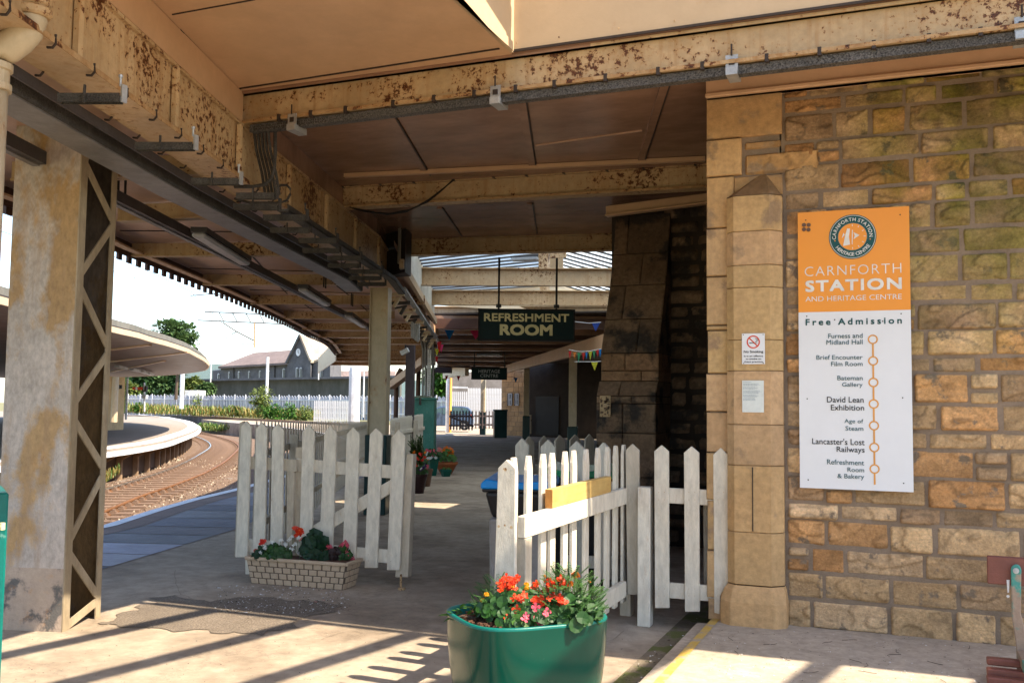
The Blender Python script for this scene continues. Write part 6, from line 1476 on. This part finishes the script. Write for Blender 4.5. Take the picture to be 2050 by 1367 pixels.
m=MB().ribbon([V3(p.x,p.y,3.46) for p in cs_],.06,.15); m.build('cream_fascia','fascia',icr)
m=MB().ribbon([V3(p.x,p.y,3.49) for p in offs(cs_,-.03,0)],.12,.035); m.build('gutter','dark',icr)
m=MB().ribbon([V3(p.x,p.y,3.68) for p in offs(cs_,-.25,0)],.3,.20); m.build('parapet','roofgrey',icr)
for p,q in (((222,724),(378,705)),((224,744),(330,722)),((222,700),(300,690))): a=Zp(*p,3.30);b=Zp(*q,3.30); MB().bar(a,b,.12,.05).build('batten','soffit',icr)
for x0,y0,x1,y1 in ((234,733,252,738),(263,739,278,743),(283,743,293,747),(296,747,306,750)): a=Zp(x0,y0,3.15);b=Zp(x1,y1,3.15); MB().bar(a,b,.22,.10).build('light','lamp',icr)
def mpost(lab,x,yb,yt,wpx,w,mt='mast',name='mast',cat_='mast',z0=-1.0,group=None):
    a=Wp(x,yb,w);t=Wp(x,yt,w); r_=wpx*w/F/2; m=MB().tube([V3(a.x,a.y,a.z),V3(a.x,a.y,t.z)],r_,8); return tag(m.build(name,mt),lab,cat_,group)
mpost('broad cream post under the island canopy beside the lattice column',228,845,754,13,30,'post','canopy_post','post')
m_=thing('island_building','buff rendered building on the island platform with a dark number plate','building',Wp(236,830,48))
p0=Wp(214,832,48);p1=Wp(248,830,50); n=nrm(p0,p1); m=MB().prism([V3(p0.x,p0.y,.1),V3(p1.x,p1.y,.1),V3(p1.x,p1.y,Wp(248,755,50).z),V3(p0.x,p0.y,Wp(248,755,50).z)],n*3); m.build('wall','buff',m_)
a=Wp(231.5,778,47);b=Wp(241.5,770.5,47); m=MB().prism([a,V3(b.x,b.y,a.z),b,V3(a.x,a.y,b.z)],(0,.1,0)); pl_=m.build('sign_plate','sblack',m_)
m=MB(); text_fit(m,'S',Wp(235.5,776.8,46.9),V3(math.cos(YAW),math.sin(YAW),0),UZ,4*47/F,5*47/F,.02); m.build('lettering','sletter',pl_)
mpost('white lamp post on the island platform',252,840,757,4.5,46,name='lamp_post',cat_='lamp post')
# semaphore
sw=66; so=thing('semaphore_signal','small semaphore signal with red and white striped arm in front of the trees','signal',Wp(289,824,sw))
m=MB().tube([Wp(289,824,sw),Wp(289,766,sw)],.06,8); m.build('post','mast',so)
m=MB(); 
x=[265,271,275,283,288]; 
for i in range(4): m=MB().prism([Wp(x[i],774.5,sw),Wp(x[i+1],774.8,sw),Wp(x[i+1],780.5,sw),Wp(x[i],780,sw)],(0,.06,0)); m.build('arm_panel','redp' if i!=1 and i!=3 else ('swhite' if i==1 else 'redp'),so)
m=MB().box(Wp(291,778,sw),(.3,.15,.4)); m.build('lamp_housing','blackm',so); m=MB().box(Wp(290,794,sw),(.35,.2,.25)); m.build('cabinet','mast',so)
# ================================================================== FAR PLATFORM, PALISADE, WALL, BUILDING
tp=[Zp(x,y,.1) for x,y in [(205,821),(300,825),(400,832),(475,838),(560,842),(640,846),(700,849)]]
m=MB().slab([(p.x,p.y) for p in tp]+[(-30,100),(-60,190),(-220,260)],-.05,.1); structure(m.build('far_platform','earth'))
m=MB().ribbon([V3(p.x,p.y,.16) for p in tp],.6,.18); structure(m.build('far_platform_coping','brownpot'))
m=MB().ribbon([V3(p.x,p.y,.0) for p in offs(tp,.15,0)],.2,1.2); o=m.build('far_platform_side','darkw'); structure(o)
m=MB(); 
PAL=[Wp(252,826,108),Wp(420,826,104),Wp(560,830,98),Wp(748,838,88),Wp(900,845,84)]
pf_=thing('palisade_fence','long pale galvanised palisade fence behind the weeds and tracks','fence',V3(PAL[0].x,PAL[0].y,.1))
zt3=Wp(500,791.5,101).z
Ls=[0]
for a,b in zip(PAL,PAL[1:]): Ls.append(Ls[-1]+(b-a).length)
def palat(s):
    for i in range(len(PAL)-1):
        if s<=Ls[i+1] or i==len(PAL)-2: t=(s-Ls[i])/(Ls[i+1]-Ls[i]); p=PAL[i].lerp(PAL[i+1],t); d=(PAL[i+1]-PAL[i]).normalized(); return V3(p.x,p.y,0),d
first=None; NP=100
for i in range(NP):
    p,d=palat(Ls[-1]*(i+.5)/NP)
    if first is None: w=Ls[-1]/NP*.8; m=MB().prism([(-w/2,0,0),(w/2,0,0),(w/2,0,zt3-.25),(0,0,zt3-.1),(-w/2,0,zt3-.25)],(0,.05,0)); first=m.build('pale','palis',at=(0,0,0)); first.parent=pf_; o=first
    else: o=clone(first,pf_)
    o.location=p+V3(0,0,.1)-ORG[pf_.name]; o.rotation_euler=(0,0,math.atan2(d.y,d.x))
M['palp']=mat('white_fence_post',(.75,.76,.80),rough=.5)
fp0=None
for i in range(27):
    p,d=palat(Ls[-1]*(i+.2)/27)
    if fp0 is None: m=MB().box((0,0,zt3/2),(.08,.08,zt3)); fp0=m.build('post','palp',at=(0,0,0)); fp0.parent=pf_; o=fp0
    else: o=clone(fp0,pf_)
    o.location=p+V3(0,-.12,0)-V3(ORG[pf_.name].x,ORG[pf_.name].y,0)
for z in (.7,zt3-.45):
    for a,b in zip(PAL,PAL[1:]): m=MB().bar(V3(a.x,a.y-.1,z),V3(b.x,b.y-.1,z),.08,.12); m.build('rail','palp',pf_)
farfence('picket_fence','bright white picket panel standing in the weeds beyond the track',627,697,801.5,850,74,20,'palisw',False,.66)
wall2('retaining_wall','long dark stained concrete retaining wall behind the palisade fence',393,800,762,755,800,125,112,'concw')
m=MB(); a=Wp(393,761,124.5);b=Wp(800,754,111.5); m.bar(a,b,.8,.25); tag(m.build('wall_coping','bwall'),'stone coping along the top of the dark retaining wall','coping')
fb_=thing('goods_building','long dark stone building with slate roof, clock gable and white windows beyond the retaining wall','building',Wp(560,760,140))
w0=142.
def BP(x,y,k=0):
    w=w0-(x-430)*.045; return Wp(x,y,w)+V3(-.2,1,0).normalized()*k
nb_=V3(-.3,.95,0).normalized()
def poly(pts,name,mt,back=6,root=fb_): m=MB().prism([BP(x,y) for x,y in pts],nb_*back); return m.build(name,mt,root)
poly([(442,770),(645,770),(645,722),(580,726),(442,733)],'wall','bwall',9)
poly([(425,770),(444,770),(444,741),(425,742.5)],'annexe','bwall',6); poly([(424,742.5),(444,740.5),(444,738),(426,741)],'annexe_roof','palis',6)
poly([(660,770),(580,770),(580,725),(606,672.5),(627,722),(627,770)],'gable_wall','bwall',.6) if False else None
m=MB().prism([BP(x,y)-nb_*1.0 for x,y in [(580,770),(626,770),(626,722),(606,673),(580,726)]],nb_*6); m.build('gable','bwall',fb_)
def face(pts,name,mt,t=.3): m=MB().prism([p for p in pts],(0,0,-t)); return m.build(name,mt,fb_)
face([BP(441,734)-nb_*.8,BP(581,726)-nb_*.8,BP(592,694.5)+nb_*4.5,BP(487,702.5)+nb_*4.5],'roof','slate')
face([BP(441,734)-nb_*.6,BP(487,702.5)+nb_*4.5,BP(487,715)+nb_*9,BP(445,735)+nb_*9],'roof_hip','slate')
face([BP(606,672)-nb_*1.2,BP(627,722.5)-nb_*1.2,BP(660,722)+nb_*7,BP(636,676.5)+nb_*7],'gable_roof','slatel')
face([BP(626,723)-nb_*.4,BP(664,712)-nb_*.4,BP(668,697)+nb_*5,BP(650,690)+nb_*5],'roof_end','slatel')
m=MB().prism([BP(x,y)-nb_*.3 for x,y in [(627,770),(662,770),(662,716),(627,723)]],nb_*6); m.build('end_wall','bwall',fb_)
for pts in ([(606,671.5),(627,722.5)],[(606,671.5),(579,727)]): m=MB().bar(BP(*pts[0])-nb_*1.25,BP(*pts[1])-nb_*1.25,.35,.25); m.build('coping','slatel' if pts[1][0]>600 else 'bwall',fb_)
m=MB(); c=BP(601.5,706)-nb_*1.1; vs=[c+V3(math.cos(2*math.pi*i/24)*.38*.95,math.sin(2*math.pi*i/24)*.0,math.sin(2*math.pi*i/24)*.52) for i in range(24)]; m.prism(vs,nb_*.1); ck=m.build('clock_face','swhite',fb_)
m=MB().bar(c-nb_*.05,c-nb_*.05+V3(.0,0,.35),.05,.03,u=nb_); m.bar(c-nb_*.05,c-nb_*.05+V3(.15,0,-.15),.05,.03,u=nb_); m.build('clock_hand','sblack',ck)
for x0,x1,y0,y1,k in ((436,440,747,762,-.1),(457.5,461,743.5,761,-.1),(477,481,742.5,761,-.1),(497.5,501,742,760,-.1),(519,523,741,760,-.1),(537.5,541.5,741,760,-.1),(566,571.5,737,759,-.1),(597,602,735.5,758.5,-1.1),(604.5,609.5,735.5,758.5,-1.1),(643,647,740,758,-.45)):
    m=MB().prism([BP(x,y)+nb_*(k-.06) for x,y in [(x0,y1),(x1,y1),(x1,y0+2),((x0+x1)/2,y0),(x0,y0+2)]],nb_*.1); o=m.build('window','winf',fb_)
    m=MB().prism([BP(x,y)+nb_*(k-.12) for x,y in [(x0+1.6,y1-.6),(x1-.4,y1-.6),(x1-.4,y0+3),(x0+1.6,y0+3)]],nb_*.08); m.build('pane','pane',o)
for x in (469,551): m=MB().tube([BP(x,732)-nb_*.2,BP(x,762)-nb_*.2],.07,6); m.build('drainpipe','blackm',fb_)
M['pinkb']=mat('pale_pink_brick',(.55,.42,.40),rough=.8)
wall2('outbuilding','pale pink rendered wall of a building beyond the retaining wall, under the canopy end',661,790,742,742,775,150,150,'pinkb',6,'building')
wall2('container','small white container behind the palisade fence at left',370,394,781,781,797,106,106,'mast',3,'container')
# masts and overhead line
mpost('broad white mast in front of the green trees',363,818,744,9,86,group='overhead line masts'); mpost('thin white mast at the tip of the island canopy',421.5,765,687,2.6,120,group='overhead line masts')
mpost('short white mast among the bushes before the clock building',533,822,714,6,88,group='overhead line masts'); mpost('tall thin white mast in front of the gable roof',637.5,760,684,2.6,115,group='overhead line masts')
mpost('thin white lamp post right of the far canopy post',727,835,744,3,80,name='lamp_post',cat_='lamp post')
GW=95
go=thing('overhead_gantry','lattice steel gantry spanning the railway against the sky','gantry',Wp(500,640,GW))
def wl(m,pts,w,r_): m.tube([Wp(x,y,w) for x,y in pts],r_,5)
m=MB(); wl(m,[(410,624),(560,630),(700,636)],GW,.07); m.build('top_chord','wire',go)
m=MB(); wl(m,[(396,641),(590,649.5),(700,654)],GW,.07); m.build('bottom_chord','wire',go)
for i,x in enumerate(range(439,680,27)):
    m=MB(); wl(m,[(x,625+(x-410)*.035),(x+9.5,642+(x-396)*.04)],GW,.06); wl(m,[(x+9.5,642+(x-396)*.04),(x+27,626+(x+27-410)*.035)],GW,.018); m.build('lattice_bar','wire',go)
m=MB(); wl(m,[(510,646),(510,670),(509,696)],GW,.09); m.build('drop_arm','cream_rust',go)
m=MB(); wl(m,[(447,646),(473,663),(508,681.5)],GW,.08); m.build('cantilever','wire',go)
m=MB(); wl(m,[(509,689),(490,688),(468,690.5)],GW,.04); m.build('registration_arm','wire',go)
m=MB(); wl(m,[(473,664),(462,670),(465,676)],GW,.05); m.build('insulator','blackm',go)
def cline(lab,pts,w0,w1,r0_,name='overhead_wire'):
    m=MB(); n=len(pts)-1; m.tube([Wp(x,y,w0+(w1-w0)*i/n) for i,(x,y) in enumerate(pts)],[max(.008,r0_*(w0+(w1-w0)*i/n)) for i in range(n+1)],5); return tag(m.build(name,'wire'),lab,'wire','overhead line wires')
k_=.00028
cline('upper catenary wire crossing the sky from the canopy edge',[(0,425),(120,468),(231,515),(306,547),(381,583)],20,45,k_*1.3)
cline('lower contact wire crossing the sky under the catenary wire',[(0,462),(130,506),(231,544),(306,569),(381,597)],20,45,k_)
cline('catenary wire running down from the junction toward the gantry',[(381,583),(412,614),(447,648)],45,94,k_*1.1)
cline('contact wire running down from the junction past the gantry',[(381,597),(420,640),(447,670),(467,691)],45,94,k_*.9)
cline('steady arm wire at the junction under the canopy edge',[(381,592),(410,589.5),(428,588),(455,594)],45,45,k_*2.2)
cline('short guy wire at the junction near the canopy edge',[(381,583),(400,584),(440,590)],45,45,k_)
cline('dropper wire between the two long wires',[(268,533),(269.5,557)],27,27,k_*.8)
cline('sagging wire from the gantry arm toward the island canopy',[(473,664),(440,684),(398,708)],94,110,k_*.8)
cline('lowest sagging wire toward the island canopy tip',[(468,690.5),(440,702),(405,716)],94,110,k_*.8)
# ================================================================== VEGETATION
def treeobj(name,lab,x,yb,w,crown,rx_,rz_,n,lm,ls,group=None,cat_='tree',trunk=True,lobes=9,flat_=.8):
    """crown: pixel centre; rx_, rz_: radii in px"""
    base=Wp(x,yb,w); cc=Wp(*crown,w); k=w/F; root=thing(name,lab,cat_,base,group); m=MB()
    L_=[]
    for i in range(lobes):
        a=U(0,6.28); q=U(.2,.8); L_.append((V3(math.cos(a)*rx_*k*q,math.sin(a)*rx_*k*q*.7,U(-.7,.8)*rz_*k*.75),U(.28,.48)*rz_*k))
    for i in range(n):
        c,r_=random.choice(L_); d=rdir(1)*1; d=V3(U(-1,1),U(-1,1),U(-1,1)); d.normalize(); p=cc+c+d*(r_*(.55+.5*math.sqrt(R())))
        if R()<.15: p=cc+V3(U(-1,1)*rx_*k*.8,U(-1,1)*rx_*k*.5,U(-.8,.9)*rz_*k*.8)
        leaf(m,p,(d+V3(U(-.6,.6),U(-.6,.6),U(-.3,.5))),ls*U(.6,1.3),ls*.6,.3)
    m.build('crown',lm,root)
    if trunk:
        h=cc.z-base.z; m=MB().tube([base,base+V3(.1,0,h*.5),cc-V3(0,0,rz_*k*.3),cc+V3(0,0,rz_*k*.5)],[.03*h,.024*h,.016*h,.004*h],8)
        for i in range(5): c,r_=L_[i]; m.tube([base+V3(0,0,h*U(.45,.8)),cc+c*.8],[.012*h,.003*h],5)
        m.build('trunk','bark',root)
    return root
treeobj('tree','round-topped pale green tree rising behind the island canopy roof',352,800,100,(352,688),46,48,4200,'tree',.5,lobes=16)
for x,y,rx_,rz_,lab,mt in ((275,768,30,26,'dark green tree left of the broad white mast','treed'),(320,766,34,26,'large deep green tree behind the semaphore signal','tree'),(352,768,22,24,'green tree just left of the broad white mast','treed'),(388,775,20,18,'pale bushy tree right of the broad white mast','weed'),(253,790,14,26,'yellow-green bush beside the buff building','weed'),(412,780,16,10,'low hazy bush in front of the distant hill','tree')):
    treeobj('tree',lab,x,806,122 if rx_>16 else 112,(x,y),rx_,rz_,1500,mt,.6,'trees behind the palisade fence',lobes=9)
treeobj('tree','bright green tree at the far end of the passage',884,840,90,(880,765),32,28,1500,'leaf2',.55,lobes=9)
def bush(lab,x,yb,w,crown,rx_,rz_,n,mt='weed',ls=.3): return treeobj('bush',lab,x,yb,w,crown,rx_,rz_,n,mt,ls,'weeds and bushes by the far track','bush',False,8)
bush('tall leafy bush against the palisade left of the short mast',522,840,86,(524,808),22,34,900,'weed',.28); bush('bush spreading low beneath the short mast',548,842,84,(545,825),30,18,700,'leaf2',.26)
bush('slender green bush in front of the palisade, left one of a pair',583,843,82,(583,824),12,24,420,'leaf2',.22); bush('slender green bush in front of the palisade, right one of a pair',607,843,82,(608,826),11,22,380,'weed',.22)
bush('low green clump at the left of the weed bank',275,825,96,(274,815),9,9,240,'leaf2',.25); bush('small shrub growing up the palisade right of the broad mast',393,818,96,(393,806),9,18,240,'weed',.22); bush('ragged pale clump in the middle of the weed bank',465,832,90,(468,822),18,12,380,'weed',.25)
def bank(name,lab,pts,w0,w1,n,mt,h,sz):
    m=MB()
    for i in range(n):
        t=R(); x=pts[0][0]+(pts[1][0]-pts[0][0])*t; y=pts[0][1]+(pts[1][1]-pts[0][1])*t+U(-6,5); p=Wp(x,y,w0+(w1-w0)*t+U(-3,3)); m.cur=random.randrange(len(mt))
        leaf(m,p,V3(U(-.5,.5),U(-.5,.5),1),h*U(.5,1.5),sz,.2)
    return tag(m.build(name,mt),lab,'weeds',kind='stuff')
bank('weeds','yellowing weeds and grasses along the bank below the palisade fence',((225,822),(640,838)),100,86,5200,['weed','weedy','weedy','leaf2'],.7,.09)
bank('grass','green grass strip at the foot of the dark platform side',((398,858),(480,861)),82,78,1500,['leaf2','weed'],.35,.10)
bank('grass','tufts of grass growing at the foot of the timber platform side',((210,962),(240,945)),27,31,260,['leaf2','weedy'],.22,.02)
tuft=MB()
for i in range(60): p=Zp(1365+U(-16,30),1312+U(-12,14),.01) if i<10 else V3(U(-1.52,-1.34),U(4.5,5.9),.005); leaf(tuft,p,rdir(.5),.035,.006,.3)
tag(tuft.build('moss_tufts','leafd'),'tiny weeds and moss along the gutter','moss',kind='stuff')
# hill
m=MB(); hp=[(120,752),(250,745),(330,738),(400,727),(440,729),(520,735),(700,745),(900,770)]
vs=[Wp(x,y,900) for x,y in hp]; lo=[V3(v.x,v.y,-20) for v in vs]; bk=[v+V3(-150,500,-30) for v in vs]; n=len(vs)
m.add(vs+lo+bk,[(i,i+1,n+i+1,n+i) for i in range(n-1)]+[(i+1,i,2*n+i,2*n+i+1) for i in range(n-1)]); structure(m.build('hill','hill'))
# ================================================================== ROOF FRAME OVER THE FORECOURT (casts the bar shadows)
ef=thing('entrance_roof','open cream rafter frame over the sunny forecourt','roof',(0,0,4.95))
m=MB()
for k in range(8):
    x=-2.05+k*.86; m=MB().bar((x-1.5,-4.0,4.95),(x+.36,5.75,4.95),.085,.12); m.build('rafter','cream',ef)
for y in (5.7,-3.9): m=MB().bar((-3.5 if y<0 else -1.9,y,5.04),(5.5,y,5.04),.08,.06); m.build('purlin','cream',ef)
for k,pts in enumerate([[(350,1140),(356,1180),(380,1196),(430,1215),(480,1250),(520,1262)],[(980,1367),(1000,1340),(1200,1290),(1250,1262)],[(640,1280),(700,1262),(760,1268),(860,1240)]]):
    P_=cat([Zp(x,y,.006) for x,y in pts],6); m=MB(); m.ribbon([p+V3(noise.noise(p*11)*.02,noise.noise(p*13)*.02,0) for p in P_],.0035); structure(m.build('ground_crack','gravel'))
# ================================================================== LIGHT
sun_dir=Vector((.80,-.05,1.0)).normalized(); el=math.asin(sun_dir.z)
sl2=bpy.data.lights.new('sun','SUN'); sl2.energy=4.6; sl2.angle=math.radians(.5); sl2.color=(1,.87,.68); so2=bpy.data.objects.new('sun',sl2); col.objects.link(so2); so2.rotation_euler=sun_dir.to_track_quat('Z','Y').to_euler()
W=bpy.data.worlds.new('World'); S.world=W; W.use_nodes=True; nt=W.node_tree; sk=nt.nodes.new('ShaderNodeTexSky'); sk.sky_type='NISHITA'; sk.sun_disc=False; sk.sun_elevation=el; sk.sun_rotation=math.atan2(sun_dir.x,sun_dir.y); sk.air_density=1.0; sk.dust_density=1.0; sk.ozone_density=1.0
nt.links.new(sk.outputs[0],nt.nodes['Background'].inputs[0]); nt.nodes['Background'].inputs[1].default_value=.15
S.view_settings.view_transform='Standard'; S.view_settings.look='None'; S.view_settings.exposure=1.6; S.view_settings.gamma=1
S.cycles.max_bounces=10; S.cycles.diffuse_bounces=6; S.cycles.caustics_reflective=False; S.cycles.caustics_refractive=False
cd.clip_end=4000
